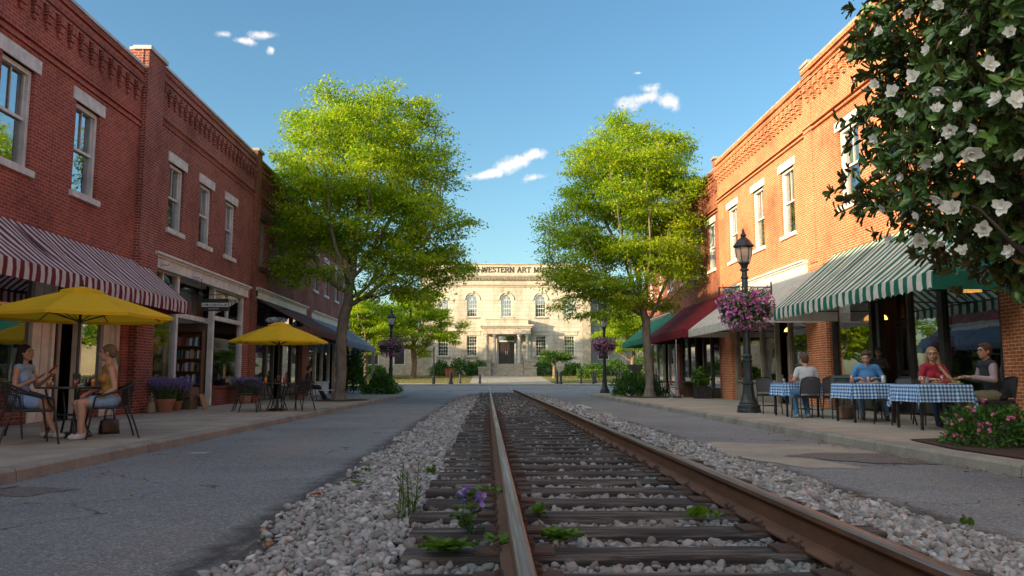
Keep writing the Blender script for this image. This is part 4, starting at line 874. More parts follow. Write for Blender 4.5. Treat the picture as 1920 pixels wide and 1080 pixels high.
def museum_window(x, z0, z1, arch, cols, rows, trim):
    f = MB(); y0, y1 = -.22, -.12; w = .56
    mbx(f, x - w, x - w + .08, z0, z1, -.24, -.10); mbx(f, x + w - .08, x + w, z0, z1, -.24, -.10); mbx(f, x - w + .08, x + w - .08, z0, z0 + .08, -.24, -.10)
    if arch:
        f.tube([(x + (w - .03) * math.cos(math.pi * k / 14), MY + .16, z1 + (w - .03) * math.sin(math.pi * k / 14)) for k in range(15)], .05, 4); ztop = z1 + .25
        for a in (60, 90, 120): f.tube([(x, MY + .17, z1 + .05), (x + .5 * math.cos(R(a)), MY + .17, z1 + .5 * math.sin(R(a)))], .016, 4)
        mbx(f, x - w + .08, x + w - .08, z1 - .02, z1 + .03, -.19, -.15)
    else: mbx(f, x - w + .08, x + w - .08, z1 - .08, z1, -.24, -.10); ztop = z1 - .08
    for k in range(1, cols): xx = x - w + .08 + (2 * w - .16) * k / cols; mbx(f, xx - .014, xx + .014, z0 + .08, (z1 if arch else z1 - .08), -.185, -.155)
    for k in range(1, rows): zz = z0 + (z1 - z0) * k / rows; t = .035 if k == rows // 2 else .014; mbx(f, x - w + .08, x + w - .08, zz - t, zz + t, -.186, -.154)
    wn = f.build('window', M_WHITE, mus)
    g = MB(); g.quad((x - w, MY + .2, z0), (x + w, MY + .2, z0), (x + w, MY + .2, z1), (x - w, MY + .2, z1))
    if arch: g.face([g.pt((x + w * math.cos(math.pi * k / 14), MY + .2, z1 + w * math.sin(math.pi * k / 14))) for k in range(15)])
    g.build('pane', M_GLASS, wn)
    sl = MB(); mbx(sl, x - w - .15, x + w + .15, z0 - .14, z0 - .003, .003, .14); sl.build('sill', M_LIMED, wn)
    c = MB(); c.quad((x - w + .05, MY + .4, z0), (x + w - .05, MY + .4, z0), (x + w - .05, MY + .4, z0 + (z1 - z0) * .62), (x - w + .05, MY + .4, z0 + (z1 - z0) * .62)); c.build('blind', M_CURTG, wn)
    if trim: t = MB(); mbx(t, x - w - .28, x + w + .28, z1 + .04, z1 + .42, .003, .05); mbx(t, x - w - .32, x + w + .32, z1 + .42, z1 + .5, .003, .12); t.build('hood', M_LIME, wn)
for x, a, b in gw: museum_window(x, a, b, False, 4, 6, True)
for x, a, b in rw: museum_window(x, a, b, False, 4, 4, False)
for x, a, b in uw: museum_window(x, a, b, True, 4, 4, False)
# porch
pz = MB(); PD = 1.9
for zz in (): pass
mbx(pz, MC - 2.45, MC + 2.45, 5.5, 6.15, -.001, PD); mbx(pz, MC - 2.6, MC + 2.6, 6.15, 6.30, -.001, PD + .18); mbx(pz, MC - 2.72, MC + 2.72, 6.30, 6.48, -.001, PD + .3); mbx(pz, MC - 2.2, MC + 2.2, 6.48, 7.0, -.001, PD - .2); mbx(pz, MC - 2.25, MC + 2.25, 7.0, 7.12, -.001, PD - .12)
prt = pz.build('porch', M_LIME, mus); pz = MB(); mbx(pz, MC - 2.5, MC + 2.5, 1.1, FL - .003, .13, PD + .05); pz.build('plinth', M_LIMED, mus)
for s in (-1, 1):
    for dx in (1.28, 2.1):
        c = MB(); cx = MC + s * dx; cy = MY - PD + .3
        c.lathe([(.26, 0), (.26, .1), (.23, .13), (.24, .2), (.19, .25), (.185, 1.2), (.16, 2.75), (.18, 2.8), (.22, 2.86), (.25, 2.92), (.25, 3.05)], (cx, cy, FL), 14); c.build('column', M_LIME, prt, smooth=False)
    c = MB(); mbx(c, MC + s * 2.3 - .22, MC + s * 2.3 + .22, FL, 5.5, .003, .14); mbx(c, MC + s * 1.15 - .16, MC + s * 1.15 + .16, FL, 5.5, .003, .1); c.build('pilaster', M_LIME, prt)
# stairs and cheek walls
st = MB(); ns = 8
for k in range(ns): z1_ = FL - (k + 1) * (FL - 1.28) / ns + .0; st.box(MC - 1.6, MY - PD - .1 - (k + 1) * .33, .9, MC + 1.6, MY - PD - .1 - k * .33, z1_ + (FL - 1.28) / ns)
st.build('stairs', M_LIMED, mus)
for s in (-1, 1):
    c = MB(); cx = MC + s * 2.25; c.box(cx - .62, MY - PD - 1.3, .9, cx + .62, MY - PD - .06, FL + .2); c.box(cx - .7, MY - PD - 1.36, FL + .203, cx + .7, MY - PD - .06, FL + .38)
    c.box(cx - .62, MY - PD - 3.0, .9, cx + .62, MY - PD - 1.303, 1.95); c.box(cx - .7, MY - PD - 3.06, 1.953, cx + .7, MY - PD - 1.37, 2.12); c.build('cheek_wall', M_LIMED, mus)
    c = MB(); c.tube([(cx - s * .7, MY - PD - 2.7, 2.05), (cx - s * .7, MY - PD - 2.7, 2.7), (cx - s * .7, MY - PD - .2, 3.4), (cx - s * .7, MY - PD - .2, 2.5)], .03, 6); c.build('handrail', M_IRON, mus)
dr = MB(); M_MDOOR = pm('dark_bronze_door', (.045, .03, .022), (.03, .02, .016), 4, .4)
mbx(dr, MC - .95, MC + .95, 4.78, 4.92, -.2, -.05); mbx(dr, MC - .95, MC - .83, FL, 5.5, -.2, -.05); mbx(dr, MC + .83, MC + .95, FL, 5.5, -.2, -.05); mbx(dr, MC - .83, MC + .83, 5.38, 5.5, -.2, -.05)
for k in range(-1, 3): mbx(dr, MC - .83 + .415 * (k + 1) - .015 + .0, MC - .83 + .415 * (k + 1) + .015, 4.92, 5.38, -.16, -.12)
dfr = dr.build('door_frame', M_WHITE, mus)
for s in (-1, 1):
    d = MB(); a, b = (MC + .012, MC + .82) if s > 0 else (MC - .82, MC - .012); mbx(d, a, b, FL, 4.78, -.2, -.12)
    for z0_, z1_ in ((FL + .15, FL + .95), (FL + 1.1, 4.6)): mbx(d, a + .1, b - .1, z0_, z1_, -.12, -.105)
    dd = d.build('door', M_MDOOR, mus); h = MB(); h.tube([(MC + s * .08, MY + .07, 3.4), (MC + s * .08, MY + .04, 3.45), (MC + s * .08, MY + .04, 3.75), (MC + s * .08, MY + .07, 3.8)], .02, 6); h.build('handle', M_COPING, dd)
g = MB(); g.quad((MC - .83, MY + .14, 4.92), (MC + .83, MY + .14, 4.92), (MC + .83, MY + .14, 5.38), (MC - .83, MY + .14, 5.38)); g.build('transom_pane', M_GLASSD, dfr)
# lettering on the parapet: Roman capitals with serifs, drawn as strokes
GL = {'B': (.78, [[(0, 0), (0, 1)], [(0, 1), (.45, 1), (.62, .9), (.66, .76), (.6, .6), (.42, .53), (0, .53)], [(.42, .53), (.68, .45), (.75, .27), (.68, .1), (.45, 0), (0, 0)]]),
      'O': (.95, [[(.48 + .46 * math.cos(a * math.pi / 8), .5 + .5 * math.sin(a * math.pi / 8)) for a in range(17)]]),
      'T': (.85, [[(.42, 0), (.42, 1)], [(0, .86), (0, 1), (.84, 1), (.84, .86)], [(.26, 0), (.58, 0)]]),
      'H': (.95, [[(.1, 0), (.1, 1)], [(.84, 0), (.84, 1)], [(.1, .52), (.84, .52)], [(0, 0), (.24, 0)], [(.7, 0), (.95, 0)], [(0, 1), (.24, 1)], [(.7, 1), (.95, 1)]]),
      'W': (1.3, [[(.05, 1), (.35, 0), (.64, .95), (.94, 0), (1.25, 1)], [(0, 1), (.2, 1)], [(1.1, 1), (1.32, 1)]]),
      'E': (.75, [[(.1, 0), (.1, 1)], [(0, 1), (.66, 1), (.66, .84)], [(.1, .52), (.5, .52), (.5, .62)], [(0, 0), (.7, 0), (.7, .18)]]),
      'S': (.65, [[(.58, .80), (.55, .95), (.32, 1.0), (.1, .92), (.06, .74), (.2, .58), (.45, .48), (.6, .32), (.56, .1), (.3, 0), (.08, .06), (.04, .2)]]),
      'R': (.85, [[(.1, 0), (.1, 1)], [(0, 1), (.5, 1), (.66, .9), (.7, .75), (.62, .58), (.45, .5), (.1, .5)], [(.45, .5), (.85, 0)], [(0, 0), (.24, 0)]]),
      'N': (.95, [[(.12, 0), (.12, 1), (.84, 0), (.84, 1)], [(0, 0), (.26, 0)], [(0, 1), (.14, 1)], [(.72, 1), (.96, 1)]]),
      'A': (.95, [[(.08, 0), (.48, 1), (.88, 0)], [(.23, .36), (.72, .36)], [(0, 0), (.2, 0)], [(.75, 0), (.98, 0)]]),
      'M': (1.15, [[(.14, 0), (.14, 1), (.57, .1), (1.0, 1), (1.0, 0)], [(0, 0), (.28, 0)], [(.86, 0), (1.14, 0)], [(.02, 1), (.16, 1)], [(.98, 1), (1.13, 1)]]),
      'U': (.9, [[(.1, 1), (.1, .3), (.2, .08), (.45, 0), (.7, .08), (.8, .3), (.8, 1)], [(0, 1), (.22, 1)], [(.7, 1), (.92, 1)]])}
txt = 'BOOTH WESTERN ART MUSEUM'; Hh = .54; sp_ = .22
wd = sum((GL[c][0] + sp_) if c != ' ' else .55 for c in txt); sc = 11.4 / (wd * Hh); x = MC + .3 - 5.7; lt = MB()
for c in txt:
    if c == ' ': x += .55 * Hh * sc; continue
    w, sts = GL[c]
    for stx in sts:
        for a, b in zip(stx, stx[1:]):
            p = Vector((x + a[0] * Hh * sc, 0, 12.14 + a[1] * Hh)); q = Vector((x + b[0] * Hh * sc, 0, 12.14 + b[1] * Hh)); d = (q - p)
            if d.length < 1e-4: continue
            th = .045 if abs(d.z) > abs(d.x) else .026; n_ = Vector((-d.z, 0, d.x)).normalized() * th; d = d.normalized() * th * .6; p -= d; q += d
            y0, y1 = MY - .05, MY - .002
            i = [lt.pt((v.x, yy, v.z)) for yy in (y0, y1) for v in (p - n_, q - n_, q + n_, p + n_)]
            for f_ in ((0, 1, 2, 3), (0, 4, 5, 1), (1, 5, 6, 2), (2, 6, 7, 3), (3, 7, 4, 0)): lt.face([i[k] for k in f_])
    x += (w + sp_) * Hh * sc
lt.build('lettering', M_LETTER, mus)
# low wings and neighbours behind
def simple_block(name, label, x0, x1, y0, y1, z0, z1, mat, wins, roofmat=None):
    r = thing(name, label, 'building', ((x0 + x1) / 2, y0, z0), world=True); m = MB(); m.box(x0, y0, z0 - .5, x1, y1, z1); m.build('wall', mat, r)
    m = MB(); m.box(x0 - .1, y0 - .12, z1, x1 + .1, y1 + .1, z1 + .22); m.build('roof', roofmat or M_COPTILE, r)
    for (xa, xb, za, zb) in wins:
        f = MB(); f.box(xa, y0 - .05, za, xb, y0 - .003, zb); w = f.build('window', M_WHITE, r); g = MB(); g.box(xa + .08, y0 - .056, za + .08, xb - .08, y0 - .052, zb - .08); g.build('pane', M_BLACK, w)
    return r
simple_block('museum_wing', 'low pale stone building left of the museum behind trees', -17.5, -7.05, 86, 98, 1.3, 6.2, M_LIMED, [(-16, -14.6, 2.4, 4.6), (-13, -11.6, 2.4, 4.6), (-10, -8.8, 2.4, 4.6)])
simple_block('grey_building', 'grey rendered building recessed right of the museum', 10.95, 15.2, 87, 99, 1.3, 10.4, pm('grey_render', (.33, .32, .30), (.25, .24, .23), 1, .9), [(12.0, 13.2, 7.2, 9.2), (12.0, 13.2, 3.0, 5.0)])
simple_block('cream_house', 'small cream building seen under the far green awning', 15.3, 30, 88, 98, 1.3, 5.2, pm('cream_render', (.55, .45, .28), (.45, .37, .24), 1, .9), [(17.2, 18.6, 2.4, 4.4)])
simple_block('corner_block', 'tall brick block across the cross street behind the left row', -44, -24, 61.5, 78, .5, 9.0, M_BL2, [(-43 + k * 2.6, -41.8 + k * 2.6, z, z + 2) for k in range(7) for z in (2, 6, 9.2)])
# ================================================================ trees and plants
M_BARK = pm('bark_grey', (.24, .20, .16), (.12, .10, .08), 5, .95, bmp=1.0, bscale=16, stretch=(1, 1, .35))
M_BARKW = pm('bark_warm', (.26, .18, .12), (.15, .10, .07), 5, .95, bmp=.8, bscale=16, stretch=(1, 1, .35))
M_LEAFT = attr_mat('leaf_spring', [(0, (.11, .23, .012)), (.45, (.24, .38, .02)), (.8, (.42, .49, .026)), (1, (.54, .54, .035))], .5, (.5, (1.6, 1.55, .7)), .3)
M_LEAFB = attr_mat('leaf_bush', [(0, (.025, .075, .016)), (.5, (.055, .15, .026)), (1, (.13, .27, .04))], .5, (.3, (1.4, 1.5, .8)), .4)
M_LEAFH = attr_mat('leaf_hedge', [(0, (.03, .09, .012)), (.5, (.07, .16, .02)), (1, (.15, .25, .03))], .55, (.4, (1.4, 1.5, .8)), .4)
M_LEAFM = attr_mat('leaf_magnolia', [(0, (.03, .075, .02)), (.5, (.08, .17, .04)), (.93, (.17, .28, .06)), (.97, (.24, .20, .05)), (1, (.32, .19, .07))], .22, (.12, (1.5, 1.5, .7)), .5, two=(.075, .075, .025))
rng = np.random.default_rng(21)
def envelope(lobes, n, clampx, seed):
    rg = np.random.default_rng(seed); vol = np.array([l[3] * l[4] * l[5] for l in lobes]); cnt = np.maximum((n * vol / vol.sum()).astype(int), 22); out = []
    for l, c in zip(lobes, cnt):
        d = rnd_dirs(rg, c); r = rg.random(c) ** (1 / 2.3); r = r * (1 + .20 * np.sin(d[:, 0] * 6.5 + l[0] + seed) * np.cos(d[:, 2] * 6 + l[2]) + .14 * np.sin(d[:, 1] * 7 + d[:, 2] * 9 + l[2]))
        out.append(d * r[:, None] * np.array([l[3], l[4], l[5]]) + np.array([l[0], l[1], l[2]]))
    P = np.concatenate(out); g = np.sin(P[:, 0] * 2.3 + seed) * np.sin(P[:, 1] * 2.1 + seed * 2) + np.sin(P[:, 2] * 3.1 + P[:, 0] * .8) * .8; P = P[g > -.42 + .3 * rg.random(len(P))]; return P[(P[:, 0] > clampx[0]) & (P[:, 0] < clampx[1])]
def grow(attr, trunk, step, kill, infl, iters=140, up=.12):
    N = [np.array(p, float) for p in trunk]; par = [-1] + list(range(len(trunk) - 1)); A = attr.copy(); alive = np.ones(len(A), bool)
    best = np.full(len(A), 1e9); bi = np.zeros(len(A), int)
    def upd(s):
        for k in range(s, len(N)):
            d = ((A - N[k]) ** 2).sum(1); m = d < best; best[m] = d[m]; bi[m] = k
    upd(0)
    seen = set()
    for it in range(iters):
        m = alive & (best < infl ** 2)
        if not m.any(): break
        s = len(N)
        for k in np.unique(bi[m]):
            mm = m & (bi == k); v = A[mm] - N[k]; v /= np.linalg.norm(v, axis=1, keepdims=True) + 1e-9; d = v.mean(0); d[2] += up; d += rng.normal(size=3) * .08; d /= np.linalg.norm(d) + 1e-9
            q = N[k] + d * step; key = (k, int(q[0] * 20), int(q[1] * 20), int(q[2] * 20))
            if key in seen: alive[mm & (best < (kill * 1.6) ** 2)] = False; continue
            seen.add(key); N.append(q); par.append(k)
        if len(N) == s: break
        upd(s); alive &= best > kill ** 2
    return np.array(N), par
def tree(name, label, loc, lobes, trunk, r_base, n_attr, step, leafn, leafs, seed, bark=M_BARK, lmat=M_LEAFT, clampx=(-99, 99), tip=.008, spread=.34, group=None, infl=9, flat=.5, expo=2.25, trunkpts=None, cat='tree', kill=None, droop=-.15):
    root = thing(name, label, cat, loc, 0, group); A = envelope(lobes, n_attr, clampx, seed)
    N, par = grow(A, trunk, step, kill or step * 1.35, infl)
    n = len(N); ch = [[] for _ in range(n)]
    for i, p in enumerate(par):
        if p >= 0: ch[p].append(i)
    w = np.zeros(n)
    for i in range(n - 1, -1, -1): w[i] = tip ** expo if not ch[i] else sum(w[c] for c in ch[i]) + (tip * .25) ** expo
    r = w ** (1 / expo); r = r * (r_base / r[0]); r = np.maximum(r, tip * .8)
    for k in range(len(trunk)): r[k] = max(r[k], r_base * (1 - .35 * k / len(trunk)))
    mb = MB(); nt_ = len(trunk)
    # continuous chains: follow the thickest child
    done = set()
    def chain(i):
        c = [i]
        while ch[c[-1]]: c.append(max(ch[c[-1]], key=lambda q: r[q]))
        return c
    starts = [0]; k = 0
    while starts:
        s = starts.pop(); c = chain(s); P = ([N[par[s]]] if par[s] >= 0 else []) + [N[q] for q in c]; rr_ = ([min(r[par[s]], r[s] * 1.25)] if par[s] >= 0 else []) + [r[q] for q in c]
        for q in c:
            for d in ch[q]:
                if d not in c: starts.append(d)
        if len(P) < 2: continue
        if s == 0:
            P = [np.array(P[0]) + [0, 0, -.05], np.array(P[0]) + [0, 0, .12], np.array(P[0]) + [0, 0, .35]] + P[1:]; rr_ = [r_base * 1.75, r_base * 1.28, r_base * 1.06] + rr_[1:]
        mb.tube([tuple(p) for p in P], rr_, 12 if s == 0 else (7 if max(rr_) > .04 else 4), cap=False)
    mb.build('trunk', bark, root, smooth=True)
    thin = [i for i in range(nt_, n) if r[i] <= np.quantile(r[nt_:], .78)]
    rg = np.random.default_rng(seed + 5); idx = np.array(thin)[rg.integers(0, len(thin), leafn // 20)]
    P0 = N[idx]; pd = P0 - N[np.array(par)[idx]]; pd[:, 2] *= .4; pd /= np.linalg.norm(pd, axis=1, keepdims=True) + 1e-9
    # each spray: ten leaves on a flat fan
    m = 20; sd = rnd_dirs(rg, len(P0)) * [1, 1, .25]; ax = pd * .6 + sd; ax /= np.linalg.norm(ax, axis=1, keepdims=True)
    t = rg.random((len(P0), m)); lat = rg.normal(size=(len(P0), m, 3)) * np.array([.42, .42, .42 * flat * .45])
    P = P0[:, None, :] + (ax[:, None, :] * t[:, :, None] * 1.2 + lat) * spread; P[:, :, 2] += droop * spread * t
    P = P.reshape(-1, 3); X = np.repeat(ax, m, 0) + rnd_dirs(rg, len(P)) * .9; X[:, 2] -= .25; Nn = np.array([0, 0, 1.0]) + rnd_dirs(rg, len(P)) * .75
    keep = (P[:, 0] > clampx[0]) & (P[:, 0] < clampx[1]) & (P[:, 2] > .25); P, X, Nn = P[keep], X[keep], Nn[keep]
    V, F, k = scatter(LEAFQ[0], LEAFQ[1], P, X, Nn, rg.uniform(leafs[0], leafs[1], len(P)))
    sprv = np.repeat(rg.random(len(P0)), m)[keep]; v = np.clip(.68 * sprv + .32 * rg.random(len(P)), 0, 1)
    mesh_np('crown', V, F, lmat, root, v=np.repeat(v, k)); return root
def trunkline(pts, n=8):
    out = []
    for a, b in zip(pts, pts[1:]):
        for k in range(n): f = k / n; out.append(tuple(a[i] + (b[i] - a[i]) * f for i in range(3)))
    return out + [pts[-1]]
tree('street_tree', 'tall spring green street tree on the left pavement', (-5.9, 32.4, .13),
     [(.5, 0, 9.0, 3.3, 3.0, 3.7), (2.8, 0, 9.6, 1.35, 1.4, 2.5), (-1.9, 0, 9.5, .95, 1.2, 1.9), (2.5, .1, 6.7, 2.3, 2.4, 2.1), (-1.2, .2, 6.9, 1.9, 2.0, 1.7), (2.1, -.2, 5.0, 2.5, 2.2, 1.15), (-2.0, 0, 5.4, 1.1, 1.2, .7), (-.3, 0, 12.2, .45, .5, .8), (.9, .2, 12.4, .5, .5, .7), (3.1, 0, 11.7, .4, .5, .9), (-2.1, 0, 11.4, .35, .4, .9), (-2.6, 0, 8.3, .5, .6, .5), (5.0, 0, 7.2, .5, .6, .4), (4.9, .3, 5.6, .6, .6, .35), (4.3, 0, 9.2, .5, .6, 1.0), (-1.0, 0, 11.9, .4, .5, .7)],
     trunkline([(0, 0, 0), (.05, 0, 1.2), (0, .02, 2.4), (.1, 0, 3.3)], 4), .215, 4600, .27, 105000, (.09, .18), 2, clampx=(-2.75, 9), spread=.52, group=None)
tree('street_tree', 'tall sunlit yellow green street tree on the right pavement', (7.55, 37.4, .13),
     [(-.7, 0, 9.8, 3.0, 2.8, 3.2), (1.35, 0, 10.3, 1.5, 1.7, 2.5), (-2.8, 0, 8.6, 1.6, 1.6, 1.9), (-3.0, 0, 6.2, 1.75, 1.9, 1.6), (0, 0, 7.0, 2.4, 2.4, 2.0), (-1.6, 0, 4.6, 2.4, 2.0, 1.2), (1.4, 0, 6.6, 1.1, 1.5, 1.5), (-1.2, 0, 12.6, .45, .5, .8), (-.2, .2, 12.8, .4, .5, .7), (1.6, 0, 12.4, .4, .5, .8), (-2.9, 0, 10.6, .45, .5, .8), (-4.6, 0, 7.9, .5, .5, .8)],
     trunkline([(0, 0, 0), (.03, 0, 1.2), (-.08, 0, 2.4), (-.1, 0, 3.6)], 4), .20, 4600, .27, 105000, (.095, .185), 7, clampx=(-9, 2.45), spread=.52)
# trees on and beyond the museum lawn
def bg(x, y): return (x, y, gz(y) + .05)
tree('lawn_tree', 'bright green tree on the lawn left of the museum porch', bg(-6.7, 73), [(0, 0, 5.3, 3.3, 3.0, 3.0), (2.0, 0, 4.2, 2.2, 2.0, 1.8), (-1.8, 0, 4.2, 2.3, 2.0, 2.0), (.4, 0, 7.2, 1.6, 1.6, 1.4)], trunkline([(0, 0, 0), (.1, 0, 1.4), (.0, 0, 2.2)], 3), .24, 600, .5, 26000, (.16, .26), 12, bark=M_BARKW, spread=.6, tip=.012, infl=12)
tree('lawn_tree', 'green tree behind the left lamp post near the museum wing', bg(-10.6, 70), [(0, 0, 5.0, 2.8, 2.6, 2.6), (1.2, 0, 3.9, 2.0, 2, 1.5), (-1.5, 0, 4.2, 2.0, 2, 1.6)], trunkline([(0, 0, 0), (.05, 0, 2.0)], 4), .18, 450, .5, 20000, (.16, .26), 13, bark=M_BARKW, spread=.6, tip=.012, infl=12)
tree('lawn_tree', 'green tree at the left edge of the lawn behind the blue grey awning', bg(-14.6, 72), [(0, 0, 5.0, 3.2, 3, 3.0)], trunkline([(0, 0, 0), (.05, 0, 2.0)], 4), .2, 350, .55, 15000, (.18, .28), 14, bark=M_BARKW, spread=.7, tip=.012, infl=12)
def multi(name, label, loc, seed, lobes, nst=3, **k):
    return tree(name, label, loc, lobes, trunkline([(0, 0, 0), (.0, 0, .5)], 2), **k)
tree('lawn_tree', 'light green multi stemmed tree right of the museum behind the far lamp post', bg(12.6, 70), [(-.6, 0, 4.5, 2.2, 2.2, 2.2), (1.6, 0, 4.4, 2.0, 2.2, 2.0), (.5, 0, 6.0, 1.8, 1.8, 1.5)], trunkline([(0, 0, 0), (.05, 0, .7)], 3), .17, 420, .5, 20000, (.16, .26), 16, bark=M_BARKW, spread=.6, tip=.012, infl=12)
tree('lawn_tree', 'green tree farther right on the lawn seen below the green awning', bg(17.5, 76), [(0, 0, 5.2, 3.0, 2.8, 3.0)], trunkline([(0, 0, 0), (.05, 0, 2.0)], 4), .2, 350, .55, 14000, (.18, .28), 17, bark=M_BARKW, spread=.7, tip=.012, infl=12)
for i, (x, y, h, s, l) in enumerate(((-27, 100, 9, 5, 'broad tree far behind the museum wing'), (-19, 106, 10, 5, 'tall tree far left behind the museum'), (-11, 104, 10, 4.5, 'tree rising just left behind the museum roof line'), (18, 108, 9, 4.5, 'distant tree right behind the grey building'), (27, 104, 9, 5, 'distant tree at the far right end of the cross street'), (-36, 92, 8, 5, 'distant tree at the far left end of the cross street'), (38, 98, 9, 5, 'rounded far tree hidden behind the right row'))):
    tree('far_tree', l, bg(x, y), [(0, 0, h * .6, s, s * .8, h * .4), (s * .4, 0, h * .45, s * .6, s * .6, h * .3)], trunkline([(0, 0, 0), (0, 0, 2.2)], 3), .25, 260, .8, 9000, (.3, .5), 30 + i, spread=1.0, tip=.02, infl=16)

def shrub(name, label, loc, r, n, ls, mat, seed, temp=LEAF2, cat='shrub', shell=.55, stems=True, group=None, sqz=1.0, up=.4):
    rg = np.random.default_rng(seed); root = thing(name, label, cat, loc, 0, group); d = rnd_dirs(rg, n); d[:, 2] = np.abs(d[:, 2]) * 1.0 - .12
    rad = shell + (1 - shell) * rg.random(n); lump = 1 + .16 * np.sin(d[:, 0] * 5 + seed) * np.sin(d[:, 1] * 6 + 1) + .10 * np.sin(d[:, 2] * 9 + seed * 2)
    P = d * (rad * lump)[:, None] * np.array(r); P[:, 2] += r[2] * .14; P[:, 2] = np.maximum(P[:, 2], .02)
    X = d + rnd_dirs(rg, n) * .8; X[:, 2] += up * .5; Nn = d + rnd_dirs(rg, n) * .7 + [0, 0, .6]
    V, F, k = scatter(temp[0], temp[1], P, X, Nn, rg.uniform(ls[0], ls[1], n)); v = np.clip(rg.random(n) * .7 + .3 * rg.random(n), 0, 1)
    mesh_np('foliage', V, F, mat, root, v=np.repeat(v, k))
    if stems:
        mb = MB()
        for j in range(9):
            a = rg.random() * 6.28; q = rg.uniform(.3, .7); mb.tube([(0, 0, -.02), (r[0] * q * .5 * math.cos(a), r[1] * q * .5 * math.sin(a), r[2] * .4), (r[0] * q * math.cos(a), r[1] * q * math.sin(a), r[2] * .8)], [.018, .012, .006], 5)
        mb.build('stems', M_BARK, root)
    return root
shrub('round_bush', 'round leafy green bush at the left kerb corner below the lamp', (-5.75, 43.9, .13), (.95, .8, 1.0), 2600, (.10, .20), M_LEAFB, 41)
shrub('ivy_bush', 'tall dark green climbing bush at the end of the left row', (-7.9, 47.9, .13), (.75, .7, 2.6), 3800, (.10, .18), M_LEAFB, 42)
shrub('round_bush', 'leafy green bush at the foot of the right street tree', (7.0, 38.9, .13), (.95, .8, 1.15), 2600, (.10, .20), M_LEAFB, 43)
shrub('round_bush', 'smaller green bush tight behind the right street tree trunk', (8.0, 39.6, .13), (.6, .6, .9), 1400, (.10, .18), M_LEAFB, 44)
for i, (x, y, rx, rz, m, l) in enumerate(((-4.6, 79.5, 1.1, 1.5, M_LEAFB, 'dark round hedge bush leftmost below the museum windows'), (-2.6, 80, 1.4, 1.7, M_LEAFB, 'dark hedge bush in the middle left of the museum stairs'), (-1.0, 80.2, 1.0, 1.6, M_LEAFB, 'dark hedge bush touching the left side of the museum stairs'),
    (5.6, 80, 1.2, 1.7, M_LEAFB, 'round hedge bush right beside the museum stairs'), (8.6, 80.4, 1.2, 1.2, M_LEAFH, 'low green bush under the right museum windows'), (10.4, 79, 1.3, 1.3, M_LEAFH, 'green bush in front of the museum right corner'), (12.8, 80, 1.6, 1.7, M_LEAFH, 'light green bush right of the museum corner'), (15.6, 81, 1.7, 1.9, M_LEAFH, 'light green bush before the cream building'), (-11.5, 82, 1.4, 1.0, M_LEAFH, 'low green bush in front of the pale wing'), (-14.2, 82, 1.2, 1.0, M_LEAFH, 'small green bush far left in front of the wing'))):
    shrub('hedge_bush', l, bg(x, y), (rx, 1.0, rz), 1700, (.14, .26), m, 50 + i, group='bushes in front of the museum')
h = thing('clipped_hedge', 'low clipped bright green hedge on the right lawn', 'hedge', bg(9.3, 73)); rg = np.random.default_rng(77); n = 3500
P = np.stack([rg.uniform(-1.15, 1.15, n), rg.uniform(-.4, .4, n), rg.uniform(.03, .85, n)], 1); V, F, k = scatter(LEAF2[0], LEAF2[1], P, rnd_dirs(rg, n), rnd_dirs(rg, n) + [0, 0, .6], rg.uniform(.1, .18, n)); mesh_np('foliage', V, F, M_LEAFH, h, v=np.repeat(.4 + .6 * rg.random(n), k))
mb = MB(); mb.box(-1, -.25, 0, 1, .25, .6); mb.build('stems', M_LEAFB, h)
tree('small_palm_like_tree', 'small flat crowned tree with orange trunk right of the museum stairs', bg(6.15, 74), [(0, 0, 1.9, 1.35, 1.2, .5)], trunkline([(0, 0, 0), (.0, 0, .9)], 4), .15, 160, .25, 5200, (.12, .2), 19, bark=M_BARKW, lmat=M_LEAFH, spread=.35, tip=.015, infl=6)

# azaleas in the mulch bed at the right
mbm = MB(); mbm.face([mbm.pt(p) for p in ((5.75, 8.2, .145), (9.0, 8.2, .145), (9.2, 11.3, .145), (7.4, 11.75, .145), (5.95, 11.3, .145), (5.7, 9.8, .145))]); tag(mbm.build('mulch_bed', M_MULCH), kind='structure')
for c in ((-5.75, 32.0), (7.35, 37.1)):
    mbm = MB(); mbm.face([mbm.pt((c[0] + 1.05 * math.cos(a * .52) * (1 + .1 * math.sin(a * 2)), c[1] + 1.9 * math.sin(a * .52), .142)) for a in range(12)]); tag(mbm.build('mulch_bed', M_MULCH), kind='structure')
M_PINK = attr_mat('petal_pink', [(0, (.55, .10, .22)), (1, (.75, .30, .42))], .6, (.3, (1, .8, .9)))
M_MAG = attr_mat('petal_magenta', [(0, (.42, .05, .30)), (.5, (.66, .14, .50)), (.85, (.78, .30, .64)), (1, (.85, .50, .74))], .6, (.35, (1, .8, 1)))
M_PET = attr_mat('petal_white', [(0, (.84, .83, .76)), (1, (.90, .90, .87))], .5, (.35, (1, .98, .9)))
M_LAV = attr_mat('petal_lavender', [(0, (.13, .10, .28)), (1, (.27, .22, .48))], .8)
M_STEM = attr_mat('stem_green', [(0, (.05, .10, .025)), (1, (.14, .2, .05))], .7, (.2, (1, 1, 1)))
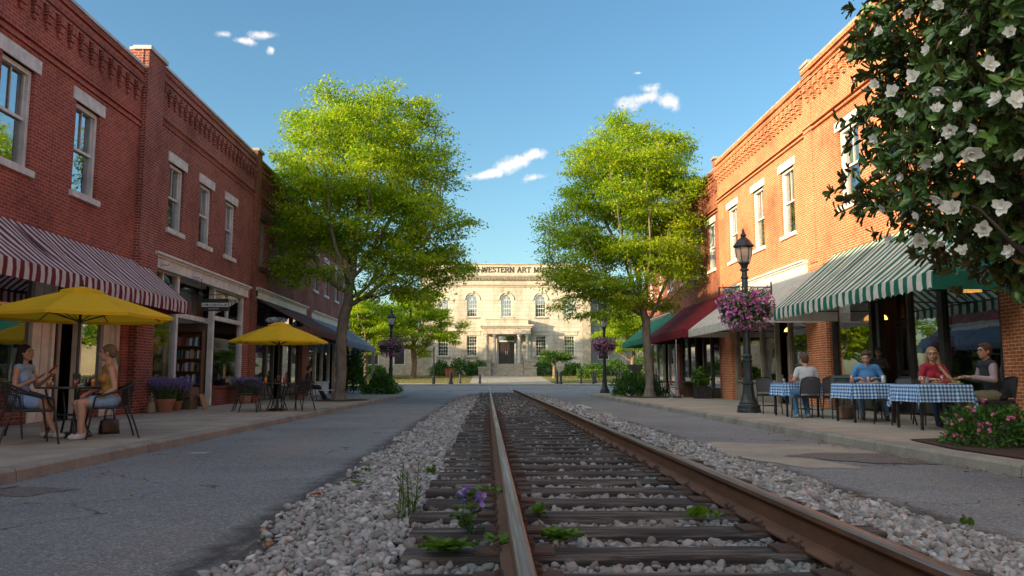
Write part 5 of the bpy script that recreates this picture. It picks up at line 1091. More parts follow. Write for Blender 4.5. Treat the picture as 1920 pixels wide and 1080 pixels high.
# five petalled disc
_a = np.arange(10) * 2 * math.pi / 10; FLW = (np.array([(0, 0, 0)] + [(math.cos(a) * (1 if i % 2 == 0 else .72), math.sin(a) * (1 if i % 2 == 0 else .72), .28) for i, a in enumerate(_a)]), np.array([(0, 1 + i, 1 + (i + 1) % 10) for i in range(10)]))
def blooms(root, P, Nn, s, mat, rg, name='blossom'):
    V, F, k = scatter(FLW[0], FLW[1], P, rnd_dirs(rg, len(P)), Nn, s); return mesh_np(name, V, F, mat, root, v=np.repeat(rg.random(len(P)), k))
for (x, y, rx, rz, sd, l) in ((6.55, 10.35, .62, .50, 61, 'pink flowering azalea bush nearest the kerb in the mulch bed'), (7.25, 9.75, .70, .52, 62, 'green azalea bush at the right photo edge')):
    s = shrub('azalea_bush', l, (x, y, .14), (rx, .6, rz), 2100, (.045, .085), M_LEAFB, sd, temp=LEAFM)
    rg = np.random.default_rng(sd); n = 16; d = rnd_dirs(rg, n); d[:, 1] = -abs(d[:, 1]); d[:, 2] = abs(d[:, 2]); P = d * np.array([rx, .6, rz]) * 1.04 + [0, 0, .06]
    if sd == 61: P[:, 0] = -abs(P[:, 0]) * 1.0
    for p, q in zip(P, d): blooms(s, np.array([p + rg.normal(size=3) * .012 for _ in range(3)]), np.array([q + rg.normal(size=3) * .4 for _ in range(3)]), np.full(3, .026), M_PINK, rg)

# magnolia
def magnolia():
    loc = (6.75, 8.7, .13); root = thing('magnolia_tree', 'large dark glossy magnolia tree with white blossoms at the right', 'tree', loc)
    rg = np.random.default_rng(90); C = np.array([-.05, -.1, 4.80]); Rr = np.array([2.62, 2.5, 2.85])
    mb = MB(); mb.tube([(0, 0, -.1), (0, 0, .2), (.03, 0, 1.2), (-.05, .05, 2.6), (.05, 0, 4.2), (0, .05, 6.4), (0, 0, 7.4)], [.26, .19, .16, .14, .10, .05, .02], 12)
    n = 4700; d = rnd_dirs(rg, n); rad = .50 + .5 * rg.random(n) ** .5
    lump = 1 + .10 * np.sin(d[:, 0] * 7 + 2) * np.sin(d[:, 2] * 6) + .08 * np.sin(d[:, 1] * 9 + d[:, 2] * 7) + .03 * rg.normal(size=n)
    fat = (np.abs(d) ** 2.9).sum(1) ** (-1 / 2.9); fat = 1 + (fat - 1) * .62; T = C + d * Rr * (rad * lump * fat)[:, None]; T[:, 0] += .22 * np.maximum(T[:, 2] - 3.0, 0)
    for k in range(150):
        e = T[k * 7 % n]; z0 = min(max(1.0 + (e[2] - 1.6) * .75, 1.0), 6.8); s = np.array([0, 0, z0]); m1 = s + (e - s) * .45 + rg.normal(size=3) * .15 + [0, 0, -.08]; m2 = s + (e - s) * .8 + rg.normal(size=3) * .08
        mb.tube([tuple(s), tuple(m1), tuple(m2), tuple(e)], [.045, .026, .014, .006], 5)
    mb.build('trunk', M_BARK, root, smooth=True)
    m = 9; tip = np.repeat(T, m, 0); ax = np.repeat(d * [1, 1, .6] + [0, 0, .35] + rg.normal(size=(n, 3)) * .35, m, 0); ax /= np.linalg.norm(ax, axis=1, keepdims=True)
    rd = rnd_dirs(rg, n * m); X = np.cross(ax, rd); X /= np.linalg.norm(X, axis=1, keepdims=True) + 1e-9; X = X + ax * rg.uniform(.15, 1.1, (n * m, 1)); back = rg.uniform(0, .11, (n * m, 1))
    P = tip - ax * back; Nn = ax - X * .3 + rnd_dirs(rg, n * m) * .25
    V, F, k = scatter(LEAFM[0], LEAFM[1], P, X, Nn, rg.uniform(.10, .175, n * m)); v = np.clip(.2 + .5 * rg.random(n * m) + .3 * np.repeat(rg.random(n), m) - .05, 0, 1); v[rg.random(n * m) < .035] = 1.0
    mesh_np('crown', V, F, M_LEAFM, root, v=np.repeat(v, k), smooth=True)
    # inner shading mass of twigs and older leaves
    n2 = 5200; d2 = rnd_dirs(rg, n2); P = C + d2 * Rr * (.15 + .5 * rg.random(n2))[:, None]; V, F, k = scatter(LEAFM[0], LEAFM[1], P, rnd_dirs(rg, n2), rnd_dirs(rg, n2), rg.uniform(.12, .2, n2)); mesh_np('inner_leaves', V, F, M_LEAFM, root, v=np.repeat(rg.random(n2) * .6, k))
    # blossoms: nine petalled cups, placed where the photograph shows them on the near side
    pet = LEAFM[0] * [1, 1.55, 1.0]; pet[:, 2] = pet[:, 0] ** 2 * .35 - pet[:, 0] * .12 + np.abs(pet[:, 1]) * .35
    spots = ((1713, 145, 1), (1762, 165, 1), (1640, 157, .8), (1672, 172, .9), (1800, 202, .9), (1872, 188, 1.2), (1905, 190, 1.1), (1782, 243, 1), (1731, 303, 1.0), (1768, 298, 1), (1818, 286, 1.4), (1912, 287, .9), (1691, 330, .7), (1760, 370, 1.1), (1787, 392, 1.4), (1878, 386, 1.1), (1843, 430, 1.3), (1724, 450, 1.4), (1760, 452, 1), (1668, 450, .8), (1702, 22, .8), (1762, 10, .8), (1650, 60, .7), (1740, 95, .8), (1855, 120, .9), (1895, 60, .8), (1640, 260, .7), (1755, 205, .8), (1850, 330, .9), (1895, 470, .9), (1805, 470, .8), (1655, 390, .7), (1720, 400, .8), (1830, 240, .8), (1815, 62, .9), (1690, 212, .6))
    for i, (px, py, sc) in enumerate(spots):
        dr, _, _ = pixdir(px, py); o = np.array([0, 0, 1.0]) - np.array(loc); dd = np.array(dr)
        C2 = C + [.22 * max(0, (o + dd * 7.0)[2] - 3.0), 0, 0]; a = ((dd / Rr) ** 2).sum(); oc = (o - C2) / Rr; b = 2 * (oc * dd / Rr).sum(); c = (oc ** 2).sum() - 1.12 ** 2; disc = b * b - 4 * a * c
        t = (-b - math.sqrt(max(disc, 0))) / (2 * a); p = o + dd * t * 1.01; nrm = (p - C) / Rr ** 2; nrm /= np.linalg.norm(nrm); nrm = nrm * .6 - dd * .45 + rg.normal(size=3) * .45 + [0, 0, .2]; nrm /= np.linalg.norm(nrm)
        s1 = np.cross(nrm, [.1, .2, 1]); s1 /= np.linalg.norm(s1); s2 = np.cross(nrm, s1); VV_, FF_, off = [], [], 0; open_ = rg.uniform(.0, .8)
        for ring, (cnt, lift, ln) in enumerate(((6, .15 + open_ * .5, .082), (5, .75 + open_, .066))):
            aa = np.arange(cnt) * 2 * math.pi / cnt + ring * .5 + rg.uniform(-.3, .3, cnt); X = np.cos(aa)[:, None] * s1 + np.sin(aa)[:, None] * s2 + nrm * lift
            V, F, k = scatter(pet, LEAFM[1], np.repeat(p[None], cnt, 0), X, nrm - X * .2 * lift, ln * sc * 1.12 * rg.uniform(.8, 1.15, cnt)); VV_.append(V); FF_.append(F + off); off += len(V)
        f = mesh_np('blossom', np.concatenate(VV_), np.concatenate(FF_), M_PET, root, v=rg.random(off), smooth=True)
    return root
magnolia()

# ================================================================ lamp posts and flower baskets
M_LGLASS = None
m, nt, b, o = newmat('lantern_glass'); b.inputs['Base Color'].default_value = (.75, .68, .56, 1); b.inputs['Roughness'].default_value = .25; b.inputs['Transmission Weight'].default_value = .55; M_LGLASS = m
def lamp(label, loc, rz=0):
    t = thing('street_lamp', label, 'street lamp', loc, rz, 'black street lamps')
    mb = MB(); mb.lathe([(.30, 0), (.30, .07), (.285, .09), (.285, .17), (.25, .20), (.235, .22), (.24, .25), (.215, .28)], n=20); mb.build('base', M_LAMPGRN, t)
    mb = MB(); mb.lathe([(.21, .27), (.19, .33), (.155, .46), (.135, .62), (.13, .70), (.16, .72), (.16, .76), (.125, .78), (.118, .90), (.110, 1.20), (.108, 1.28), (.135, 1.30), (.135, 1.34), (.110, 1.36), (.125, 1.44), (.100, 1.48)], n=20, flute=-.05); mb.build('lower_post', M_LAMPGRN, t)
    mb = MB(); mb.lathe([(.095, 1.48), (.078, 3.35), (.075, 3.42), (.10, 3.44), (.10, 3.48), (.072, 3.50), (.070, 3.62), (.115, 3.64), (.115, 3.68), (.075, 3.70), (.10, 3.78), (.13, 3.84)], n=16, flute=-.04); mb.build('post', M_LAMPGRN, t)
    L = MB(); 
    R_ = [];
    for j in range(6):
        a, b_ = math.pi / 3 * j, math.pi / 3 * (j + 1); L.tube([(.13 * math.cos(a), .13 * math.sin(a), 3.83), (.19 * math.cos(a), .19 * math.sin(a), 4.02), (.215 * math.cos(a), .215 * math.sin(a), 4.25)], .012, 5)
    L.lathe([(.225, 4.25), (.27, 4.27), (.27, 4.30), (.235, 4.33), (.16, 4.44), (.09, 4.50), (.055, 4.53), (.075, 4.56), (.075, 4.59), (.05, 4.62), (.03, 4.68), (.035, 4.70), (.012, 4.74), (.004, 4.80)], n=12); L.lathe([(.10, 3.80), (.145, 3.83), (.145, 3.86), (.12, 3.87)], n=12)
    la = L.build('lantern', M_IRON, t)
    g = MB(); g.lathe([(.118, 3.87), (.175, 4.02), (.20, 4.245)], n=6, cap=False); g.build('lantern_glass', M_LGLASS, la); g = MB(); g.lathe([(.03, 3.9), (.035, 4.0), (.03, 4.12), (.01, 4.16)], n=8); g.build('bulb', M_PET if 0 else M_WHITE, la)
    mb = MB()
    for s in (-1, 1):
        mb.tube([(s * .07, 0, 3.22), (s * .66, 0, 3.20)], .016, 6); mb.tube([(s * .66, 0, 3.34 if s > 0 else 3.22), (s * .66, 0, 3.02)], .022, 6); mb.tube([(s * .08, 0, 2.95)] + [(s * (.20 + .10 * math.cos(a * .5)), 0, 3.05 + .09 * math.sin(a * .5)) for a in range(8)] + [(s * .48, 0, 3.17)], .008, 5)
    mb.build('basket_arm', M_IRON, t); return t
def basket(label, loc, r, seed, flowers=1000, leaves=2300):
    t = thing('flower_basket', label, 'flower basket', loc, 0, 'round petunia baskets on the lamp posts'); rg = np.random.default_rng(seed)
    mb = MB()
    for s in (-1, 1):
        for k in range(3): mb.tube([(s * .6 * r / .68, 0, .55), (s * (.4 + .12 * math.cos(k * 2.1)), .14 * math.sin(k * 2.1), .1)], .004, 4)
        mb.lathe([(.05, -.38), (.2, -.3), (.28, -.1), (.28, .02)], (s * .36, 0, 0), 12)
    mb.build('hanger', M_IRON, t)
    def pts(n, lo, hi):
        d = rnd_dirs(rg, n); s = np.where(rg.random(n) < .5, -1, 1); lump = 1 + .1 * np.sin(d[:, 0] * 6 + 1) * np.sin(d[:, 2] * 7) ; P = d * (rg.uniform(lo, hi, n) * lump)[:, None] * np.array([r * .74, r * .80, r * .92]); P[:, 0] += s * r * .27; P[:, 2] *= np.where(P[:, 2] > 0, .75, 1.0); 
        return P, d
    P, d = pts(leaves, .55, 1.02); V, F, k = scatter(LEAF2[0], LEAF2[1], P, d + rnd_dirs(rg, leaves) + [0, 0, -.3], d + rnd_dirs(rg, leaves) * .6, rg.uniform(.05, .10, leaves)); mesh_np('foliage', V, F, M_LEAFB, t, v=np.repeat(.25 + .75 * rg.random(leaves), k))
    P, d = pts(flowers, .96, 1.10); k = P[:, 2] < r * (.45 + .2 * rg.random(flowers)); P, d = P[k], d[k]; o_ = np.argsort(P[:, 1] - P[:, 2] * .1); P, d = P[o_], d[o_]; sz = rg.uniform(.028, .046, len(P)); dn = d + rnd_dirs(rg, len(P)) * .35
    for j in range(100): blooms(t, P[j:j + 1], dn[j:j + 1], sz[j:j + 1], M_MAG, rg, 'petunia_bloom')
    tag(blooms(t, P[100:], dn[100:], sz[100:], M_MAG, rg, 'petunia_blooms'), kind='stuff')
    st = MB()
    for j in range(26):
        a = rg.random() * 6.28; e = (r * .8 * math.cos(a), r * .6 * math.sin(a), rg.uniform(.5, .85) * r); st.tube([(e[0] * .5, e[1] * .5, .1), (e[0] * .9, e[1] * .9, e[2] * .9), e], [.006, .004, .003], 4)
    st.build('stems', M_BARK, t); return t
lamp('tall black street lamp in front of the cream shopfront on the right', (6.66, 20.4, .13), R(-8))
lamp('black street lamp at the far left kerb corner', (-5.42, 45.3, .13), R(5)); lamp('black street lamp at the far right kerb corner half under the tree', (6.85, 46.9, .13), R(0))
basket('large pink petunia basket on the near right lamp post', (6.66, 20.4, 2.86), .68, 71)
basket('magenta petunia basket on the far left lamp post', (-5.42, 45.3, 2.80), .68, 72, 760, 1500); basket('magenta petunia basket on the far right lamp post', (6.85, 46.9, 2.95), .68, 73, 760, 1500)

# bollards and posts along the far pavement
def bollard(label, x, y, h, r=.09, kind='bollard'):
    t = thing(kind, label, 'bollard' if kind == 'bollard' else 'post', (x, y, gz(y) + .095), 0, 'posts along the far pavement'); mb = MB(); mb.lathe([(r * 1.5, 0), (r * 1.5, .12), (r, .16), (r, h * .82), (r * 1.25, h * .84), (r * 1.25, h * .88), (r * .9, h * .9), (r * .8, h * .97), (r * .2, h)], n=10); mb.build('shaft', M_IRON, t); return t
for px, y, h, r, l in ((846, 61.3, .95, .13, 'stout black bollard under the left lawn tree'), (863, 63.6, .75, .07, 'thin grey bollard left of the museum path'), (900, 63.3, .72, .08, 'short bollard at the left edge of the museum path'), (1044, 61.6, 1.0, .09, 'left bollard of the close pair right of the tracks'), (1051, 61.2, .95, .09, 'right bollard of the close pair right of the tracks'),
                       (1089, 63.2, 1.2, .07, 'slim bollard before the clipped hedge'), (1112, 62.2, 1.0, .08, 'dark bollard left of the far right lamp'), (1116, 64.5, .8, .08, 'short bollard just behind the lamp side pair'), (1161, 62.5, 1.25, .07, 'slim bollard right of the far right lamp'), (1166, 64.4, .9, .06, 'thin post beside the multi stemmed tree')):
    bollard(l, (px - 914) / 1500 * y, y, h, r)
pl = thing('thin_post', 'tall thin dark post left of the museum on the far pavement', 'post', ((814 - 914) / 1500 * 62, 62, gz(62) + .095)); mb = MB(); mb.lathe([(.12, 0), (.12, .5), (.06, .6), (.05, 2.6), (.09, 2.65), (.02, 2.9)], n=10); mb.build('shaft', M_IRON, pl)
mbx_ = thing('mailbox', 'dark mailbox on a post in front of the cream building', 'mailbox', (12.2, 66, gz(66) + .09)); mb = MB(); mb.box(-.06, -.06, 0, .06, .06, .9); mb.build('post', M_IRON, mbx_); mb = MB(); mb.rings([[(-.35, y, .9), (-.6, y, 1.35), (-.6, y, 1.45), (.6, y, 1.45), (.6, y, 1.35), (.35, y, .9)] for y in (-.25, .25)]); mb.build('box', M_IRON, mbx_)
M_TERRA = pm('terracotta', (.36, .17, .10), (.27, .12, .07), 4, .85, bmp=.2); M_ORANGEP = pm('orange_tub', (.45, .13, .06), (.35, .1, .05), 4, .6)
cb_ = thing('planter_tub', 'small reddish planter tub before the left museum hedge', 'planter', bg(-3.55, 76)); mb = MB(); mb.lathe([(.35, 0), (.48, .75), (.52, .78), (.52, .86), (.44, .86)], n=14); mb.build('tub', M_ORANGEP, cb_)

# ================================================================ planters with lavender
def pot(label, loc, r, h, plant, seed, group='terracotta pots along the bookshop'):
    t = thing('flower_pot', label, 'flower pot', loc, 0, group); mb = MB(); mb.lathe([(r * .70, 0), (r * .92, h * .80), (r * 1.02, h * .81), (r * 1.04, h), (r * .92, h), (r * .88, h * .9), (.02, h * .88)], n=20); mb.build('pot', M_TERRA, t, smooth=False)
    rg = np.random.default_rng(seed)
    if plant:
        n = 520; a = rg.random(n) * 6.28; q = rg.random(n) ** .6; base = np.stack([r * .6 * q * np.cos(a), r * .6 * q * np.sin(a), np.full(n, h * .9)], 1); L = rg.uniform(.34, .60, n) * plant; tip = base + np.stack([np.cos(a) * q * .46 * L * 1.6, np.sin(a) * q * .46 * L * 1.6, L], 1)
        X = tip - base; V, F, k = scatter(np.array([(0, -.012, 0), (0, .012, 0), (1, .006, 0), (1, -.006, 0)], float), np.array([(0, 1, 2, 3)]), base, X, rnd_dirs(rg, n), np.stack([np.linalg.norm(X, axis=1), np.ones(n) * .7, np.ones(n)], 1)); mesh_np('stems', V, F, M_STEM, t, v=np.repeat(rg.random(n), k))
        n3 = 1300; a = rg.random(n3) * 6.28; q = rg.random(n3) ** .5; P = np.stack([r * 1.15 * q * np.cos(a), r * 1.15 * q * np.sin(a), h * .95 + rg.uniform(0, .26, n3) * plant], 1); V, F, k = scatter(LEAFQ[0] * [1, .35, 1], LEAFQ[1], P, rnd_dirs(rg, n3) * [.6, .6, .3] + [0, 0, .8], rnd_dirs(rg, n3), rg.uniform(.07, .14, n3)); mesh_np('foliage', V, F, M_STEM, t, v=np.repeat(rg.random(n3), k))
        m = 7; P = (tip[:, None, :] - (X / np.linalg.norm(X, axis=1, keepdims=True))[:, None, :] * (np.arange(m) * .019)[None, :, None]).reshape(-1, 3); o_ = ico(0); V, F, k = scatter(o_[0], o_[1], P, rnd_dirs(rg, len(P)), rnd_dirs(rg, len(P)), rg.uniform(.008, .014, len(P))); mesh_np('lavender_flower', V, F, M_LAV, t, v=np.repeat(rg.random(len(P)), k))
    return t
pot('large terracotta pot of lavender before the bookshop corner pier', (-8.28, 21.0, .13), .25, .34, 1.0, 81); pot('lavender pot half hidden behind the large corner pot', (-8.45, 22.1, .13), .2, .26, .95, 82)
pot('terracotta pot of lavender below the right bookshop window', (-8.3, 27.9, .13), .25, .36, 1.0, 83); pot('smaller lavender pot beside the right bookshop window pot', (-8.25, 28.8, .13), .2, .30, .8, 84)
p = pot('plain terracotta pot beside the seated person near the left tree', (-7.5, 32.6, .13), .24, .36, 0, 85, 'empty terracotta pots by the left tree'); dup(p, (-7.9, 33.4, .13), 0, 'empty terracotta pot against the shopfront by the left tree')
t = thing('potted_plant', 'leafy plant in a dark square planter on the right pavement', 'potted plant', (9.2, 34.4, .13)); mb = MB(); mb.box(-.3, -.25, 0, .3, .25, .52); mb.box(-.33, -.28, .47, .33, .28, .53); mb.build('planter', M_BLACK, t)
rg = np.random.default_rng(86); n = 420; P = rnd_dirs(rg, n) * rg.random((n, 1)) ** .4 * [.42, .35, .42] + [0, 0, .9]; V, F, k = scatter(LEAFM[0] * [1, 1.9, 1], LEAFM[1], P, rnd_dirs(rg, n), rnd_dirs(rg, n) + [0, 0, 1], rg.uniform(.10, .18, n)); mesh_np('foliage', V, F, M_LEAFH, t, v=np.repeat(rg.random(n), k))

# weeds on the track
def rosette(name, label, loc, n, ln, seed, mat=M_LEAFH, upright=.35, width=1.6, flowers=0, cat='weed', stalk=0):
    rg = np.random.default_rng(seed); ln *= 1.35; loc = (loc[0], loc[1], loc[2] + .035); t = thing(name, label, cat, loc); a = rg.random(n) * 6.28; X = np.stack([np.cos(a), np.sin(a), rg.uniform(.1, 1.0, n) * upright * 2], 1)
    P = np.stack([rg.normal(size=n) * .02, rg.normal(size=n) * .02, rg.uniform(0, stalk, n) if stalk else np.zeros(n) + .01], 1); V, F, k = scatter(LEAFM[0] * [1, width, 1], LEAFM[1], P, X, np.stack([-np.cos(a) * .5, -np.sin(a) * .5, np.ones(n)], 1), rg.uniform(ln * .6, ln, n)); mesh_np('foliage', V, F, mat, t, v=np.repeat(.35 + .65 * rg.random(n), k), smooth=True)
    if stalk:
        mb = MB()
        for j in range(max(1, flowers)): mb.tube([(0, 0, 0), (rg.normal() * .02, rg.normal() * .02, stalk * .5), (rg.normal() * .04 + .03 * j, rg.normal() * .03, stalk * rg.uniform(.85, 1.1))], [.004, .003, .002], 4)
        s = mb.build('stem', MATS['stem_green'], t)
    for j in range(flowers):
        c = np.array([.04 * j - .02 + rg.normal() * .02, rg.normal() * .02, stalk * (1.05 - .12 * j)]); Pf = c + rg.normal(size=(12, 3)) * [.018, .018, .028]; blooms(t, Pf, rnd_dirs(rg, 12), np.full(12, .019), M_LAV2, rg, 'flower')
    return t
M_LAV2 = attr_mat('petal_violet', [(0, (.16, .09, .42)), (1, (.36, .25, .62))], .6, (.3, (1, 1, 1)))
def gp(px, py, z): # a point of the ground seen at a pixel, used only to read positions off the photograph
    d, _, _ = pixdir(px, py); t = (z - 1.0) / d.z; return (d.x * t, d.y * t, z)
rosette('weed', 'broad leaved weed lowest between the ties left of the rail', gp(835, 1050, .15), 34, .095, 201, width=1.5)
rosette('flowering_weed', 'purple flowering weed left of the near rail', gp(880, 1015, .14), 26, .075, 202, width=1.6, flowers=2, stalk=.20)
rosette('weed', 'small green weed hugging the left rail foot', gp(935, 1035, .15), 9, .06, 203, width=1.7)
rosette('weed', 'small pale weed on the tie left of the rail', gp(900, 932, .17), 7, .05, 204, width=1.4); rosette('weed', 'tiny weed at the tie plate left of the rail', gp(928, 936, .16), 6, .05, 205, width=1.4)
rosette('weed', 'round leaved weed right beside the left rail', gp(1003, 978, .15), 7, .07, 206, width=2.4, upright=.6); rosette('weed', 'spreading weed between the ties right of the left rail', gp(1058, 1028, .15), 18, .095, 207, width=1.4)
rosette('weed', 'round leaved weed in the middle between the rails', gp(1303, 985, .14), 6, .07, 208, width=2.6, upright=.7); rosette('weed', 'small narrow weed right of the round leaved one', gp(1337, 985, .14), 5, .05, 209, width=1.1, upright=.9)
rosette('weed', 'lone weed at the edge of the right ballast', gp(1815, 998, .02), 6, .06, 210, width=1.0, upright=.9); rosette('weed', 'low weed patch on the left ballast', gp(667, 916, .06), 10, .05, 211, width=1.2); rosette('weed', 'low weed patch nearer the asphalt on the left ballast', gp(690, 892, .05), 10, .05, 212, width=1.2); rosette('weed', 'green weed near the tie ends on the left', gp(807, 896, .1), 14, .06, 213, width=1.1, upright=.8)
def tallweed(label, loc, seed, hgt, n):
    rg = np.random.default_rng(seed); t = thing('tall_weed', label, 'weed', loc); mb = MB(); Ps = []; Xs = []
    for j in range(n):
        b0 = rg.normal(size=2) * .045; e = b0 + rg.normal(size=2) * .03; h = hgt * rg.uniform(.45, 1.0) if j else hgt; mb.tube([(b0[0], b0[1], 0), ((b0 + e)[0] / 2, (b0 + e)[1] / 2, h * .5), (e[0], e[1], h)], [.0035, .003, .0012], 4)
        for q in range(int(22 * h / hgt)): f = rg.random() ** .8 * .95; p = b0 + (e - b0) * f; a = rg.random() * 6.28; Ps.append((p[0], p[1], h * f)); Xs.append((math.cos(a), math.sin(a), 1.1))
    mb.build('stem', MATS['stem_green'], t); n = len(Ps); V, F, k = scatter(LEAFQ[0] * [1, .35, 1], LEAFQ[1], Ps, np.array(Xs), rnd_dirs(rg, n), rg.uniform(.03, .065, n)); mesh_np('foliage', V, F, M_LEAFH, t, v=np.repeat(rg.random(n), k)); return t
tallweed('tall spiky weed on the left ballast beside the ties', gp(760, 985, .09), 221, .34, 10); tallweed('shorter spiky weed behind the tall one on the ballast', gp(776, 975, .10), 222, .40, 3)
# ================================================================ furniture
M_CHAIRMET = pm('black_chair_metal', (.016, .016, .017), (.03, .03, .03), 8, .45, .2)
M_MESHGREY = pm('grey_chair_mesh', (.075, .075, .08), (.055, .055, .06), 60, .8)
M_TABLETOP = pm('dark_table_top', (.03, .03, .032), (.05, .05, .05), 9, .35)
def cafe_chair():
    t = thing('cafe_chair', 'x', 'chair', (0, 0, 0))
    mb = MB(); hoop = [(-.29, .24, .60), (-.30, .10, .64), (-.30, -.06, .68), (-.26, -.20, .755), (-.17, -.28, .80), (0, -.31, .815), (.17, -.28, .80), (.26, -.20, .755), (.30, -.06, .68), (.30, .10, .64), (.29, .24, .60)]
    mb.tube(hoop, .015, 8); mb.build('arm_rail', M_CHAIRMET, t)
    for s in (-1, 1):
        mb = MB(); mb.tube([(s * .29, .24, .60), (s * .285, .26, .45), (s * .29, .30, .20), (s * .30, .33, 0)], .014, 7); mb.build('leg', M_CHAIRMET, t)
        mb = MB(); mb.tube([(s * .26, -.18, .75), (s * .245, -.21, .45), (s * .27, -.30, .2), (s * .29, -.36, 0)], .014, 7); mb.build('leg', M_CHAIRMET, t)
    mb = MB(); mb.rings([[(-.26, -.22, z), (.26, -.22, z), (.29, .20, z), (.24, .26, z), (-.24, .26, z), (-.29, .20, z)] for z in (.435, .452)]); mb.tube([(-.25, -.21, .44), (.25, -.21, .44), (.285, .2, .44), (.24, .26, .44), (-.24, .26, .44), (-.285, .2, .44)], .014, 6, closed=True); mb.build('seat', M_CHAIRMET, t)
    mb = MB(); n = 22
    def bp(u, v): a = R(-160 + 140 * u); return (.27 * math.cos(a) * (1 + .06 * v), -.03 + .27 * math.sin(a) * (.72 + .30 * v), .47 + (.275 + .055 * math.sin(math.pi * u)) * v)
    for k in range(n + 1): mb.tube([bp(k / n, v) for v in (0, .35, .7, 1)], .0042, 4)
    for v in (0, .12, .24, .36, .48, .6, .72, .84, .95): mb.tube([bp(k / 12, v) for k in range(13)], .004, 4)
    mb.build('back_mesh', M_CHAIRMET, t); return t
def stack_chair():
    t = thing('restaurant_chair', 'x', 'chair', (0, 0, 0)); mb = MB()
    mb.tube([(-.235, -.30, 0), (-.225, -.22, .30), (-.215, -.20, .47), (-.215, -.25, .74), (-.19, -.275, .85), (-.10, -.29, .885), (0, -.295, .892), (.10, -.29, .885), (.19, -.275, .85), (.215, -.25, .74), (.215, -.20, .47), (.225, -.22, .30), (.235, -.30, 0)], .0135, 8); mb.build('back_frame', M_CHAIRMET, t)
    for s in (-1, 1): mb = MB(); mb.tube([(s * .215, -.2, .44), (s * .215, .19, .445), (s * .22, .215, .42), (s * .235, .25, 0)], .0135, 8); mb.build('leg', M_CHAIRMET, t)
    for yy in (-.23, .23): mb = MB(); mb.tube([(-.226, yy, .2), (.226, yy, .2)], .009, 6); mb.build('stretcher', M_CHAIRMET, t)
    mb = MB(); mb.rings([[(sx * w, sy, z) for sx, sy in ((-1, -.19), (1, -.19), (1.05, .1), (.9, .22), (-.9, .22), (-1.05, .1))] for w, z in ((.19, .44), (.21, .45), (.21, .475), (.185, .49))]); mb.build('seat', M_CHAIRMET, t, smooth=False)
    mb = MB(); g = []
    for k in range(6): z = .53 + .34 * k / 5; g.append([(.205 * u * (1 if k < 5 else .85), -.213 - (z - .5) * .2 - .03 * (1 - u * u), z) for u in (-1, -.6, -.2, .2, .6, 1)])
    F = [[mb.pt(p) for p in r] for r in g]; G = [[mb.pt((p[0], p[1] + .012, p[2])) for p in r] for r in g]
    for k in range(5):
        for j in range(5): mb.face((F[k][j], F[k][j + 1], F[k + 1][j + 1], F[k + 1][j])); mb.face((G[k][j], G[k][j + 1], G[k + 1][j + 1], G[k + 1][j]))
    mb.build('backrest', M_MESHGREY, t, smooth=True); return t
def face(dx, dy): return math.atan2(-dx, dy)
PV = .13
def place(proto, used, loc, rz, label, group):
    if not used: proto.location = loc; proto.rotation_euler = (0, 0, rz); proto['label'] = label; proto['group'] = group; used.append(1); return proto
    return dup(proto, loc, rz, label, group)
cc = cafe_chair(); u1 = []; G1 = 'black metal cafe armchairs'
for x, y, dx, dy, l in ((-6.95, 12.15, 1, -.1, 'cafe armchair under the woman in the pale blue dress'), (-5.55, 12.1, -.85, -.5, 'cafe armchair under the woman in the mustard top'), (-6.12, 10.95, .75, .65, 'empty cafe armchair nearest the camera at the left table'),
    (-6.35, 21.6, 1, .2, 'cafe armchair left of the second umbrella pole facing it'), (-5.95, 21.1, .4, .9, 'cafe armchair with its back to the camera at the second umbrella table'), (-5.0, 21.5, -.9, .4, 'cafe armchair right of the second umbrella pole'), (-5.25, 22.7, -.3, -1, 'cafe armchair on the far side of the second umbrella table'), (-7.15, 32.2, 1, 0, 'dark chair under the person near the left tree')):
    place(cc, u1, (x, y, PV), face(dx, dy), l, G1)
sc_ = stack_chair(); u2 = []; G2 = 'black stacking chairs at the gingham tables'
RCH = ((6.98, 17.48, -.03, 1, 'chair with grey mesh back under the man in the white shirt'), (8.12, 17.05, -.25, -1, 'chair under the man in the blue shirt'), (7.6, 17.3, 0, -1, 'chair with a plaid jacket hung over it'), (7.62, 14.95, -1, -.25, 'empty chair seen side on between the two nearer gingham tables'),
    (8.3, 14.85, -.1, -1, 'chair under the blond woman in red'), (8.78, 13.7, -1, .1, 'chair under the man in the dark vest'), (9.35, 14.5, -1, .3, 'empty chair behind the man in the dark vest'), (6.9, 19.6, 0, -1, 'empty chair on the far side of the farthest gingham table'), (9.2, 16.6, -1, 0, 'empty chair right of the middle gingham table'))
for x, y, dx, dy, l in RCH: place(sc_, u2, (x, y, PV), face(dx, dy), l, G2)
# round metal tables and yellow umbrellas
def cafe_table(label, loc, r=.46):
    t = thing('cafe_table', label, 'table', loc, 0, 'round black metal tables'); mb = MB(); mb.lathe([(.02, .715), (r, .715), (r + .012, .722), (r + .012, .738), (r, .742), (.02, .742)], n=28); mb.build('table_top', M_TABLETOP, t)
    for k in range(4):
        a = R(45 + 90 * k); c, s = math.cos(a), math.sin(a); mb = MB(); mb.tube([(c * .34, s * .34, .71), (c * .30, s * .30, .55), (c * .20, s * .20, .38), (c * .20, s * .20, .25), (c * .32, s * .32, 0)], .016, 7); mb.build('leg', M_CHAIRMET, t)
    mb = MB(); mb.tube([(.2 * math.cos(a * .524), .2 * math.sin(a * .524), .33) for a in range(12)], .010, 6, closed=True); mb.build('brace_ring', M_CHAIRMET, t); return t
M_YEL = fabric('umbrella_yellow', (.92, .56, .02), .35, dirt=.93)
